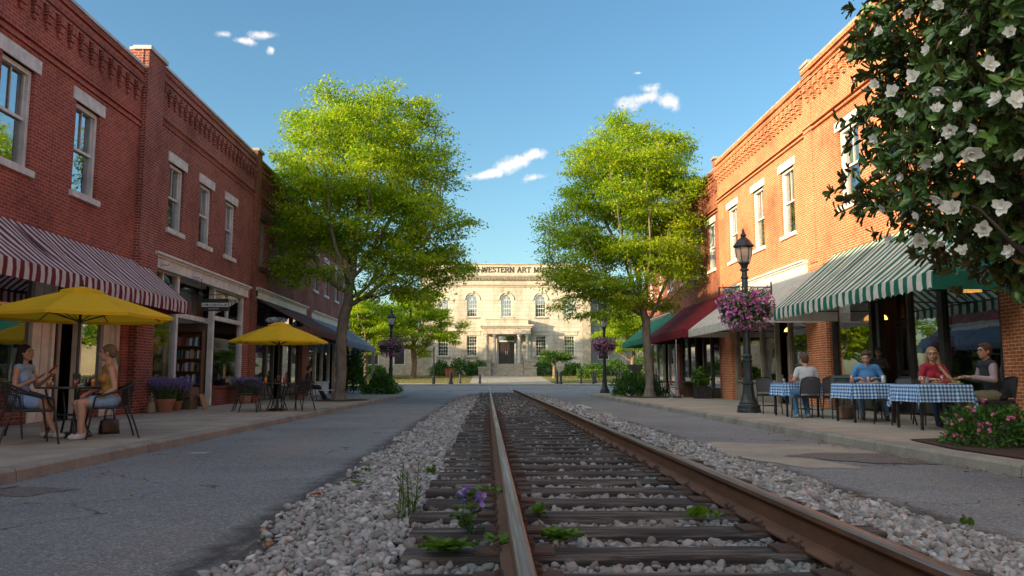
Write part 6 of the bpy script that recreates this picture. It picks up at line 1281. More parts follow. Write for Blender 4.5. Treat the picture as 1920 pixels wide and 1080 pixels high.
def umbrella(label, loc, r, zr, za, rz=0):
    t = thing('patio_umbrella', label, 'umbrella', loc, rz, 'yellow patio umbrellas'); mb = MB(); mb.tube([(0, 0, .06), (0, 0, za - .02)], .021, 10); mb.lathe([(.05, .78), (.055, .80), (.055, .92), (.05, .94)], n=10); mb.build('pole', M_BLACK, t)
    mb = MB(); mb.lathe([(.25, 0), (.25, .035), (.22, .06), (.05, .08), (.04, .25), (.03, .26)], n=20); mb.build('base', M_BLACK, t)
    def P(k, f, sub, z=0):   # k: rib number, f radius fraction, sub: position between ribs
        a0, a1 = 2 * math.pi * k / 8, 2 * math.pi * (k + 1) / 8; zz = za - (za - zr) * (f ** 1.18); p0 = (r * f * math.cos(a0), r * f * math.sin(a0)); p1 = (r * f * math.cos(a1), r * f * math.sin(a1)); s = sub; sagx = 1 - .05 * f * math.sin(math.pi * s)
        return ((p0[0] * (1 - s) + p1[0] * s) * sagx, (p0[1] * (1 - s) + p1[1] * s) * sagx, zz - .035 * f * math.sin(math.pi * s) * (1 if f < 1 else .3) + z)
    def canopy(f0, f1, z, nf=6, ns=4):
        mb = MB()
        for k in range(8):
            I = [[mb.pt(P(k, f0 + (f1 - f0) * i / nf, j / ns, z)) for j in range(ns + 1)] for i in range(nf + 1)]
            for i in range(nf):
                for j in range(ns): mb.face((I[i][j], I[i + 1][j], I[i + 1][j + 1], I[i][j + 1]))
            e = [mb.pt((p[0] * 1.0, p[1] * 1.0, p[2] - .045)) for p in (P(k, f1, j / ns, z) for j in range(ns + 1))]
            for j in range(ns): mb.face((I[-1][j], e[j], e[j + 1], I[-1][j + 1]))
        return mb
    c = canopy(.12, 1, 0).build('canopy', M_YEL, t); v = canopy(.0, .24, .035, 2, 4).build('vent', M_YEL, c)
    f = MB(); f.lathe([(.02, za), (.03, za + .05), (.015, za + .08), (.02, za + .10), (.003, za + .14)], n=8); f.build('finial', M_BLACK, t)
    for k in range(8):
        a = 2 * math.pi * k / 8; q = [(r * ff * math.cos(a), r * ff * math.sin(a), za - (za - zr) * (ff ** 1.18) - .018) for ff in (.03, .3, .6, .97)]; rb = MB(); rb.tube(q, .009, 5); rbo = rb.build('rib', M_BLACK, t)
        st = MB(); st.tube([(.03 * math.cos(a), .03 * math.sin(a), zr - .08), q[2]], .008, 5); st.build('strut', M_BLACK, rbo)
    hb = MB(); hb.lathe([(.035, zr - .11), (.035, zr - .05)], n=10); hb.build('hub', M_BLACK, t); return t
cafe_table('round black table between the two women', (-6.2, 12.2, PV)); umbrella('near yellow umbrella over the two women at the left', (-6.15, 12.25, PV), 1.33, 1.80, 2.22, R(8))
cafe_table('round black table under the second yellow umbrella', (-5.65, 21.9, PV)); umbrella('farther yellow umbrella over the empty cafe chairs', (-5.65, 21.9, PV), 1.30, 1.86, 2.36, R(14))
# gingham
def gingham():
    m, nt, b, o = newmat('gingham_cloth'); uv = node(nt, 'ShaderNodeUVMap'); uv.uv_map = 'uv'; sp = node(nt, 'ShaderNodeSeparateXYZ'); nt.links.new(uv.outputs[0], sp.inputs[0]); g = []
    for ax in (0, 1): g.append(MA('GREATER_THAN', MA('FRACT', MA('DIVIDE', MA('ADD', sp.outputs[ax], 10, nt), .066, nt), None, nt), .5, nt))
    s = MA('MULTIPLY', MA('ADD', g[0], g[1], nt), .5, nt); nt.links.new(ramp(nt, s, [(0, (.66, .72, .76)), (.5, (.16, .36, .62)), (1, (.015, .10, .36))]), b.inputs['Base Color']); b.inputs['Roughness'].default_value = .85; b.inputs['Specular IOR Level'].default_value = .2; return m
M_GING = gingham()
def sq_table(label, x0, y0, w=.9, clothlabel='', seed=0):
    t = thing('square_table', label, 'table', (x0 + w / 2, y0 + w / 2, PV), 0, 'square restaurant tables'); h = w / 2; mb = MB(); mb.box(-h, -h, .72, h, h, .755); mb.build('table_top', M_DARKWOOD, t)
    for sx in (-1, 1):
        for sy in (-1, 1): mb = MB(); mb.box(sx * (h - .07) - .02, sy * (h - .07) - .02, 0, sx * (h - .07) + .02, sy * (h - .07) + .02, .72); mb.build('leg', M_CHAIRMET, t)
    N = 56; L = w / 2 + .29; rg = np.random.default_rng(seed); ph = rg.random(8) * 6.28; V = []; UV = []
    for j in range(N + 1):
        for i in range(N + 1):
            u, v = -L + 2 * L * i / N, -L + 2 * L * j / N; cu, cv = max(-h, min(h, u)), max(-h, min(h, v)); du, dv = u - cu, v - cv; s = math.hypot(du, dv); z = .761
            if s > 1e-6:
                nx, ny = du / s, dv / s; along = (cv if abs(du) > abs(dv) else cu) if not (du and dv) else math.atan2(abs(dv), abs(du)) * .35
                wob = (.020 * math.sin(along * 19 + ph[0]) + .012 * math.sin(along * 37 + ph[1])) * (s / .29); corner = min(abs(du), abs(dv))
                out = .012 + s * .10 + wob - corner * .10; ang = math.atan2(ny, nx); out += .018 * math.sin(ang * 8) * (1 if (du and dv) else 0) * s / .3
                z -= math.sqrt(max(s * s - max(out, 0) ** 2 * .5, 0)); x, y = cu + nx * max(out, .006), cv + ny * max(out, .006)
            else: x, y = u, v; z += .001 * math.sin(u * 9 + ph[2])
            V.append((x, y, z)); UV.append((u, v))
    F = [(j * (N + 1) + i, j * (N + 1) + i + 1, (j + 1) * (N + 1) + i + 1, (j + 1) * (N + 1) + i) for j in range(N) for i in range(N)]
    c = mesh_np('tablecloth', V, F, M_GING, None, uv=UV, smooth=True); c.location = (x0 + w / 2, y0 + w / 2, PV); tag(c, clothlabel, 'tablecloth', 'blue gingham tablecloths')
sq_table('nearest square table under gingham on the right', 7.22, 13.3, .92, 'blue gingham tablecloth on the nearest table beside the man in the vest', 1)
sq_table('middle square table before the man in blue', 7.12, 15.55, .92, 'blue gingham tablecloth on the middle table before the man in blue', 2)
sq_table('farthest square table before the man in white', 6.72, 18.05, .85, 'blue gingham tablecloth on the farthest table before the man in white', 3)

# ================================================================ things on the tables
def gl(name, c, rough=.08, trans=.0):
    m, nt, b, o = newmat(name); b.inputs['Base Color'].default_value = c4(c); b.inputs['Roughness'].default_value = rough; b.inputs['Transmission Weight'].default_value = trans; return m
M_CLEAR = glass_mat('clear_glass', (.94, .95, .96), .05); M_AMBER = gl('amber_drink', (.75, .24, .04), .1, .1); M_RED = gl('red_drink', (.55, .06, .03), .15); M_COLA = gl('dark_drink', (.03, .012, .008), .1); M_ICE = gl('iced_water', (.5, .58, .62), .25, .3); M_WPLATE = gl('white_plate', (.7, .68, .64), .3); M_KETCH = gl('ketchup_red', (.5, .03, .015), .35); M_FOOD = pm('food_tan', (.42, .24, .10), (.30, .13, .05), 30, .7, bmp=.6); M_GREENF = pm('salad_green', (.12, .22, .04), (.3, .3, .1), 30, .7, bmp=.6)
def glassful(label, x, y, z, drink, group, r=.034, h=.13, fill=.75):
    t = thing('drink_glass', label, 'glass', (x, y, z), 0, group); mb = MB(); mb.lathe([(r * .8, 0), (r, h), (r * .93, h), (r * .74, .008), (.003, .008)], n=14); mb.build('tumbler', M_CLEAR, t, smooth=True); mb = MB(); mb.lathe([(r * .76, .009), (r * .92, h * fill), (.003, h * fill)], n=14); mb.build('drink', drink, t)
    return t
zt = PV + .743; gL = 'drinks on the left cafe table'
for x, y, d, l, h in ((-6.42, 12.0, M_AMBER, 'amber drink glass nearest the woman in blue', .12), (-6.52, 12.25, M_WPLATE, 'short pale cup beside the amber glass', .08), (-6.05, 12.02, M_RED, 'red drink glass just right of the umbrella pole', .12), (-5.98, 12.2, M_ICE, 'iced water glass right of the red drink', .15), (-5.88, 12.05, M_COLA, 'dark cola glass in the middle of the right side', .15), (-5.80, 12.2, M_ICE, 'clear iced glass next to the cola', .15), (-5.78, 12.0, M_AMBER, 'tall amber drink before the woman in mustard', .15)):
    glassful(l, x, y, zt, d, gL, .042, h)
def bottle(label, x, y, z, mat, h=.17, r=.03, group=None, capm=None):
    t = thing('bottle', label, 'bottle', (x, y, z), 0, group); mb = MB(); mb.lathe([(r * .9, 0), (r, .01), (r, h * .68), (r * .5, h * .86)], n=12); mb.build('body', mat, t, smooth=True); mb = MB(); mb.lathe([(r * .52, h * .86), (r * .45, h * .9), (r * .15, h)], n=10); mb.build('cap', capm or mat, t); return t
bottle('red ketchup bottle on the second cafe table right of the pole', -5.45, 21.75, zt, M_KETCH, .19, .036, 'ketchup bottles'); bottle('orange red bottle left of the second umbrella pole', -5.95, 21.8, zt, M_AMBER, .17, .04, 'ketchup bottles'); bottle('small dark jar by the second umbrella pole', -5.78, 22.1, zt, M_COLA, .12, .03)
zc = PV + .764
def plate(label, x, y, food=None, r=.12, z=zc, group='plates on the gingham tables'):
    t = thing('plate', label, 'plate', (x, y, z), 0, group); mb = MB(); mb.lathe([(r * .6, 0), (r, .016), (r, .02), (r * .6, .008), (.003, .008)], n=20); mb.build('dish', M_WPLATE, t)
    if food is not None:
        f = thing('food', 'helping of food on the ' + label, 'food', (x, y, z + .012), 0, 'food on the plates'); rr_ = random.Random(int(x * 91)); mb = MB()
        for k in range(7): mb.ell((rr_.uniform(-.05, .05), rr_.uniform(-.05, .05), .018 + rr_.uniform(0, .015)), (rr_.uniform(.02, .04), rr_.uniform(.02, .035), .022), 8, 5)
        me = blur(mb, .006, 1); me.materials.clear(); me.materials.append(food); COL_ = bpy.data.objects.new('helping', me); fin(COL_, f)
def basketf(label, x, y, z=zc):
    t = thing('food_basket', label, 'basket', (x, y, z)); mb = MB(); mb.rings([[(a * math.cos(k * .5236), b_ * math.sin(k * .5236), zz) for k in range(12)] for a, b_, zz in ((.09, .06, 0), (.13, .09, .06), (.12, .08, .06), (.08, .055, .01))]); mb.build('basket', M_KETCH, t)
    rr_ = random.Random(5); mb = MB()
    for k in range(16): mb.cap_((rr_.uniform(-.08, .08), rr_.uniform(-.05, .05), .03), .011, (rr_.uniform(-.1, .1), rr_.uniform(-.07, .07), rr_.uniform(.06, .12)), .010, 6)
    mb.build('fries', M_FOOD, t)
gR = 'drinks on the gingham tables'
glassful('amber drink at the left corner of the nearest gingham table', 7.42, 13.5, zc, M_AMBER, gR, .045, .14, .9); glassful('cloudy glass jar near the blond woman', 7.72, 13.95, zc, M_ICE, gR, .045, .13, .9); glassful('dark red goblet in the middle of the nearest table', 8.02, 13.95, zc, M_RED, gR, .055, .16, .9)
plate('small plate at the front of the nearest table', 7.72, 13.55, M_FOOD, .09); plate('plate before the man in the vest', 7.98, 13.5, M_GREENF, .12); plate('plate before the blond woman', 7.95, 14.1, M_FOOD, .11); basketf('red basket of fries beside the man in the vest', 8.05, 13.75)
glassful('orange drink left of the man in blue', 7.45, 16.25, zc, M_AMBER, gR, .04, .17, .95); glassful('amber drink before the man in blue', 7.65, 15.95, zc, M_AMBER, gR, .045, .14, .85); glassful('tall milky drink right of the amber one on the middle table', 7.88, 15.8, zc, M_WPLATE, gR, .05, .17, .95); plate('plate of the man in blue', 7.68, 15.72, M_FOOD, .13); plate('small plate on the left of the middle table', 7.4, 15.75, M_FOOD, .09)
bottle('red ketchup bottle on the farthest gingham table', 7.02, 18.35, zc, M_KETCH, .20, .035, 'ketchup bottles'); glassful('small candle glass on the farthest gingham table', 6.9, 18.55, zc, M_AMBER, gR, .04, .1, .6); bottle('dark sauce bottle beside the ketchup on the farthest table', 6.95, 18.75, zc, M_COLA, .2, .032)
# bags, jacket
def lump(name, label, cat, loc, parts, mat, rz=0, vox=.012, part='body'):
    t = thing(name, label, cat, loc, rz); mb = MB()
    for p in parts: (mb.ell(p[1], p[2], 14, 9) if p[0] == 'e' else mb.cap_(*p[1:]))
    skin_part(part, mb, mat, t, vox, 3); return t
M_PLAID = stripe_mat('plaid_cloth', (.05, .09, .085), (.17, .20, .19), .055, 2, .55); M_BAG = pm('brown_bag', (.20, .12, .07), (.12, .07, .04), 6, .6, bmp=.3); M_BAGG = pm('olive_bag', (.28, .24, .16), (.2, .17, .11), 6, .7, bmp=.3)
lump('jacket', 'green plaid jacket hung over a chair back by the brick pier', 'jacket', (7.6, 17.3, PV), [('c', (-.2, .22, .55), .05, (-.17, .23, .86), .055), ('c', (.2, .22, .55), .05, (.17, .23, .86), .055), ('c', (-.17, .25, .88), .05, (.17, .25, .88), .05), ('e', (0, .24, .68), (.2, .05, .24)), ('c', (-.21, .22, .8), .045, (-.23, .16, .45), .04)], M_PLAID, R(180))
def tote(label, loc, rz, mat, w=.34, h=.3, d=.14):
    t = thing('bag', label, 'bag', loc, rz); mb = MB(); rr_ = random.Random(int(abs(loc[0]) * 50)); R__ = []
    for k in range(7):
        f = k / 6; ww = w / 2 * (1 - .10 * f); dd = d / 2 * (1 - .6 * f ** 2); R__.append([(ww * math.copysign(abs(math.cos(a)) ** .35, math.cos(a)) + rr_.uniform(-.006, .006), dd * math.copysign(abs(math.sin(a)) ** .5, math.sin(a)) + rr_.uniform(-.008, .008), h * f - (.03 * abs(math.cos(a)) if k == 6 else 0)) for a in [2 * math.pi * q / 16 for q in range(16)]])
    mb.rings(R__); mb.build('body', mat, t, smooth=True); mb = MB()
    for sy in (-.02, .02): mb.tube([(-w * .25, sy, h - .02), (-w * .2, sy * 1.5, h + .12), (0, sy * 1.8, h + .17), (w * .2, sy * 1.5, h + .12), (w * .25, sy, h - .02)], .008, 5)
    mb.build('strap', mat, t)
tote('brown bag on the ground under the middle gingham table', (7.6, 16.95, PV), .3, M_BAG); tote('dark handbag on the ground behind the left cafe table', (-5.95, 12.95, PV), .8, M_BLACK, .3, .24)
tote('small grey bag against the corner pier by the large pot', (-8.38, 20.42, PV), 1.5, M_BAGG, .26, .28)
# bench, tables and chairs by the dark shopfront on the right
t = thing('slatted_bench', 'dark wooden bench table along the maroon awning shopfront', 'bench', (9.35, 36.2, PV)); mb = MB(); mb.box(-.3, -1.1, .68, .3, 1.1, .74); mb.build('table_top', M_TABLETOP, t)
for y in (-1.0, 1.0): mb = MB(); mb.box(-.25, y - .04, 0, .25, y + .04, .68); mb.build('leg', M_DARKWOOD, t)
t = thing('box', 'white box on the dark table by the right shopfront', 'box', (9.2, 36.3, PV + .745)); mb = MB(); mb.box(-.16, -.2, 0, .16, .2, .12); mb.build('body', M_WHITE, t); mb = MB(); mb.box(-.18, -.22, .12, .18, .22, .15); mb.build('lid', M_WHITE, t)
M_REDMET = pm('red_metal', (.35, .03, .03), (.25, .02, .02), 6, .45)
def wheelchair_like(label, loc, rz, mat):   # high backed metal garden chair
    t = thing('garden_chair', label, 'chair', loc, rz); mb = MB(); mb.tube([(-.25, -.2, .45), (-.27, -.3, .85), (-.18, -.33, 1.0), (0, -.34, 1.05), (.18, -.33, 1.0), (.27, -.3, .85), (.25, -.2, .45)], .02, 8)
    for k in range(-3, 4): mb.tube([(k * .06, -.2, .45), (k * .07, -.32, .98)], .009, 5)
    mb.build('back', mat, t); mb = MB(); mb.rings([[(-.26, -.22, z), (.26, -.22, z), (.28, .24, z), (-.28, .24, z)] for z in (.43, .46)]); mb.build('seat', M_DARKWOOD, t)
    for sx in (-1, 1):
        for sy in (-.22, .24): mb = MB(); mb.tube([(sx * .25, sy, .44), (sx * .28, sy * 1.25, 0)], .018, 6); mb.build('leg', M_IRON, t)
        mb = MB(); mb.tube([(sx * .27, -.28, .7), (sx * .29, 0, .68), (sx * .29, .22, .66), (sx * .27, .24, .45)], .016, 6); mb.build('arm', mat, t)
    return t
wheelchair_like('red metal garden chair under the maroon awning', (8.55, 36.9, PV), R(60), M_REDMET); wheelchair_like('black metal garden chair nearest the right street tree', (8.3, 38.2, PV), R(-70), M_IRON); wheelchair_like('black metal garden chair at the end of the left row', (-6.95, 48.6, PV), R(110), M_IRON)
t = thing('garden_table', 'small dark garden table behind the right street tree', 'table', (8.9, 39.6, PV)); mb = MB(); mb.lathe([(.02, .7), (.42, .7), (.43, .73), (.02, .735)], n=20); mb.build('table_top', M_TABLETOP, t)
for k in range(3): a = k * 2.09; mb = MB(); mb.tube([(.05 * math.cos(a), .05 * math.sin(a), .7), (.08 * math.cos(a), .08 * math.sin(a), .35), (.32 * math.cos(a), .32 * math.sin(a), 0)], .018, 6); mb.build('leg', M_IRON, t)
t = thing('closed_parasol', 'folded grey parasol pole standing at the dark shopfront', 'parasol', (8.45, 35.7, PV)); mb = MB(); mb.tube([(0, 0, .05), (0, 0, 2.6)], .022, 8); mb.build('pole', M_COPING, t); mb = MB(); mb.lathe([(.02, .35), (.075, .45), (.06, .9), (.03, 1.15)], n=10, flute=.12); mb.build('canopy', M_AWBLUE, t); mb = MB(); mb.lathe([(.2, 0), (.2, .05), (.03, .07)], n=12); mb.build('base', M_IRON, t)
# low metal stand beside the seated person on the left
t = thing('low_table', 'low metal table beside the left street tree trunk', 'table', (-6.15, 30.9, PV)); mb = MB(); mb.lathe([(.02, .4), (.28, .4), (.28, .43), (.02, .43)], n=18); mb.build('table_top', M_COPING, t)
for k in range(3): a = k * 2.09; mb = MB(); mb.tube([(.2 * math.cos(a), .2 * math.sin(a), .4), (.26 * math.cos(a), .26 * math.sin(a), 0)], .012, 6); mb.build('leg', M_IRON, t)

# ================================================================ bookshop: cases and books
M_SHELF = pm('shelf_wood', (.16, .075, .035), (.10, .045, .022), 5, .6, stretch=(1, 1, 6))
def bookcase(label, x0, x1, y, z0, zs, z1, d=.26):
    t = thing('bookcase', label, 'bookcase', ((x0 + x1) / 2, y, z0), world=True); mb = MB(); mb.box(x0, y, z0, x0 + .03, y + d, z1); mb.box(x1 - .03, y, z0, x1, y + d, z1); mb.box(x0 + .03, y + d - .02, z0, x1 - .03, y + d, z1); mb.box(x0 + .03, y, z1 - .03, x1 - .03, y + d - .02, z1); mb.build('case', M_SHELF, t)
    for z in zs: mb = MB(); mb.box(x0 + .031, y + .004, z - .025, x1 - .031, y + d - .021, z); mb.build('shelf', M_SHELF, t)
BC = {'red': (.28, .035, .03), 'dark blue': (.03, .06, .17), 'pale blue': (.22, .38, .50), 'white': (.62, .60, .55), 'black': (.02, .02, .022), 'teal': (.05, .20, .19), 'brown': (.17, .09, .05), 'yellow': (.50, .38, .06), 'pink': (.50, .16, .20), 'tan': (.42, .33, .20), 'orange': (.50, .17, .05), 'grey': (.25, .25, .25)}
BM = {}
def book_mesh(c):
    if c not in BM:
        mb = MB(); mb.mi = 0; mb.box(0, 0, 0, 1, 1, 1); mb.mi = 1; mb.box(.12, .03, .96, .88, .99, 1.002)
        me = bpy.data.meshes.new('book'); me.from_pydata(mb.v, [], mb.f); me.materials.append(pm('book_' + c.replace(' ', '_'), tuple(min(.8, q * 1.5) for q in BC[c]), tuple(q * .7 for q in BC[c]), 20, .55)); me.materials.append(M_WPLATE); me.polygons.foreach_set('material_index', mb.m); BM[c] = me
    return BM[c]
def books(x0, x1, y, z, hmax, where, seed, gaps=.1, pal=None):
    rr_ = random.Random(seed); x = x0 + .01
    while x < x1 - .05:
        w = rr_.uniform(.024, .055)
        if rr_.random() < gaps: x += rr_.uniform(.04, .14); continue
        h = rr_.uniform(.62, .92) * hmax; c = rr_.choice(pal or list(BC)); o_ = bpy.data.objects.new('book', book_mesh(c)); COL.objects.link(o_)
        lean = rr_.choice((0, 0, 0, .10, -.08)); o_.location = (x + (.03 if lean < 0 else 0), y + rr_.uniform(.01, .03), z + .001); o_.scale = (w, rr_.uniform(.15, .19), h); o_.rotation_euler = (0, -lean if lean < 0 else lean * .8, 0)
        tag(o_, '%s book %s' % (c, where), 'book', '%s books %s' % (c, where)); x += w + .003 + abs(lean) * h * .55
z0 = .14
bookcase('tall bookcase in the bookshop doorway', -10.25, -9.05, 25.72, z0, [.42, .82, 1.22, 1.62, 2.02], 2.5)
for k, (z, l) in enumerate(((.42, 'lowest'), (.82, 'second lowest'), (1.22, 'middle'), (1.62, 'second highest'), (2.02, 'highest'))):
    books(-10.2, -9.09, 25.73, z, .33, 'on the %s shelf of the doorway bookcase' % l, 300 + k, .12 if k in (0, 1) else .05, ['red', 'dark blue', 'black', 'teal', 'brown', 'tan', 'white', 'pale blue', 'grey'])
bookcase('bookcase in the left bookshop display window', -9.98, -9.02, 22.62, .7, [.80, 1.22, 1.66, 2.06], 2.30)
for k, (z, l) in enumerate(((.80, 'bottom'), (1.22, 'second'), (1.66, 'third'))):
    books(-9.93, -9.05, 22.63, z, .34, 'on the %s shelf of the window bookcase' % l, 320 + k, .05)
t = thing('speaker_box', 'black box with grey edge standing at the foot of the doorway bookcase', 'box', (-9.45, 25.3, .14)); mb = MB(); mb.box(-.2, -.18, 0, .2, .18, .42); mb.build('body', M_BLACK, t); mb = MB(); mb.box(.2, -.185, 0, .22, -.17, .43); mb.box(-.2, -.185, .42, .22, .18, .435); mb.build('edge', M_COPING, t)
t = thing('house_number_plate', 'small black plate on the white post of the bookshop', 'plate', (-8.63, 26.07, 1.05)); mb = MB(); mb.box(-.012, -.06, -.09, .012, .06, .09); mb.build('plate', M_BLACK, t)
# wooden crate shelf below and behind the pots
t = thing('display_crate', 'small wooden display stand behind the lavender pots', 'crate', (-8.35, 22.9, PV)); mb = MB(); mb.box(-.15, -.3, .0, -.12, .3, .62); mb.box(.1, -.3, 0, .13, .3, .62); mb.build('side', M_SHELF, t); mb = MB(); mb.box(-.12, -.3, .3, .1, .3, .33); mb.box(-.12, -.3, .58, .1, .3, .61); mb.build('shelf', M_SHELF, t)
t = thing('leaning_board', 'tan board leaning on the display stand', 'board', (-8.0, 23.1, PV)); mb = MB(); mb.quad((0, -.1, 0), (.0, .25, 0), (-.14, .25, .42), (-.14, -.1, .42)); mb.quad((.02, -.1, .005), (.02, .25, .005), (-.12, .25, .425), (-.12, -.1, .425)); mb.build('board', M_FOOD, t)
# hanging signs
t = thing('hanging_sign', 'black hanging sign with white band on the bookshop', 'sign', (-8.6, 23.6, 2.95)); 
mb = MB(); mb.box(.22, -.02, 0, 1.02, .02, .36); mb.build('board', M_BLACK, t); mb = MB(); mb.box(.235, -.025, .125, 1.005, -.0205, .24); mb.build('band', M_WHITE, t)
lt = MB(); rr_ = random.Random(14); x = .26
while x < .98:
    w = rr_.uniform(.022, .04); k = rr_.random(); 
    lt.box(x, -.029, .15, x + .009, -.0255, .215)
    if k < .6: lt.box(x + .0095, -.0288, .203 - rr_.choice((0, .025, .05)), x + w, -.0255, .215 - rr_.choice((0, .0)))
    if k > .3: lt.box(x + w - .008, -.0292, .15, x + w, -.0256, .19)
    x += w + .014
x = .44
while x < .74: lt.box(x, -.0252, .045, x + .008, -.021, .085); lt.box(x + .0085, -.0248, .045 + .03 * (rr_.random() < .5), x + .02, -.021, .055 + .03 * (rr_.random() < .5)); x += .032
lt.build('lettering', [M_COLA, M_WHITE], t); lt2 = MB(); x = .44
while x < .74: lt2.box(x, -.030, .045, x + .007, -.0262, .085); lt2.box(x + .0075, -.0298, .070, x + .019, -.0262, .08); x += .03
lt2.build('small_lettering', M_WHITE, t)
br = MB(); br.tube([(-.15, 0, .48), (1.05, 0, .48)], .012, 6); br.tube([(.3, 0, .48), (.3, 0, .36)], .006, 5); br.tube([(.94, 0, .48), (.94, 0, .36)], .006, 5); br.tube([(.2, 0, .48), (.2, 0, .95)], .01, 5); br.tube([(.2, 0, .92), (-.15, 0, .92)], .008, 5); br.build('bracket', M_IRON, t)
t = thing('hanging_sign', 'pale oval sign hanging under the brown awning', 'sign', (-8.35, 30.7, 3.1)); mb = MB(); mb.ell((.3, 0, .1), (.42, .03, .13), 20, 8); mb.build('board', pm('pale_blue_paint', (.5, .58, .66), (.12, .14, .2), 9, .6, lo=.45, hi=.55), t); mb = MB(); mb.tube([(-.4, 0, .55), (.7, 0, .5)], .012, 6); mb.tube([(.1, 0, .53), (.1, 0, .2)], .006, 5); mb.tube([(.5, 0, .51), (.5, 0, .2)], .006, 5); mb.build('bracket', M_IRON, t)
# pendant lamps and dim furniture inside
M_GLOW = emis('lamp_glow', (1.0, .42, .08), 1.6)
for x, y, z, l in ((11.6, 23.25, 2.72, 'right amber pendant lamp of the pair inside the restaurant door'), (11.6, 23.85, 2.74, 'left amber pendant lamp of the pair inside the restaurant door'), (11.2, 18.05, 2.98, 'amber pendant lamp inside the restaurant window at the right'), (11.6, 30.4, 2.78, 'amber pendant lamp inside the cream shopfront')):
    t = thing('pendant_lamp', l, 'lamp', (x, y, z), 0, 'lit amber pendant lamps'); mb = MB(); mb.lathe([(.20, 0), (.17, .09), (.10, .15), (.04, .18), (.02, .19)], n=16); mb.build('lamp_shade', M_GLOW, t); mb = MB(); mb.tube([(0, 0, .19), (0, 0, 4.25 - z)], .007, 5); mb.build('cord', M_BLACK, t)
for x, y, w, h, l in ((12.6, 17.2, 1.2, 1.9, 'dark cabinet deep inside the restaurant window'), (12.9, 21.8, 1.4, 2.1, 'dark cabinet behind the restaurant door'), (12.2, 28.0, 1.3, 1.8, 'dark cabinet inside the cream shopfront')):
    t = thing('cabinet', l, 'cabinet', (x, y, .14)); mb = MB(); mb.box(-.25, -w / 2, 0, .25, w / 2, h); mb.build('case', M_DARKWOOD, t); mb = MB()
    for k in range(3): mb.box(-.262, -w / 2 + .06, .2 + k * h / 3, -.251, w / 2 - .06, h / 3 + k * h / 3)
    mb.build('door', M_TAUPE, t)
# small electrics on the fascia
for x, y, z, l in ((-8.62, 21.4, 4.0, 'small white camera at the left end of the bookshop fascia'), (-8.62, 23.7, 3.95, 'small white camera in the middle of the bookshop fascia')):
    t = thing('security_camera', l, 'camera', (x, y, z), 0, 'cameras under the bookshop fascia'); mb = MB(); mb.box(-.06, -.04, -.02, .0, .04, .06); mb.build('mount', M_WHITE, t); mb = MB(); mb.cap_((.0, 0, .02), .04, (.1, -.04, 0), .036, 10); mb.build('housing', M_WHITE, t, smooth=True); mb = MB(); mb.ell((.14, -.055, -.005), (.012, .02, .02), 8, 6); mb.build('lens', M_BLACK, t)

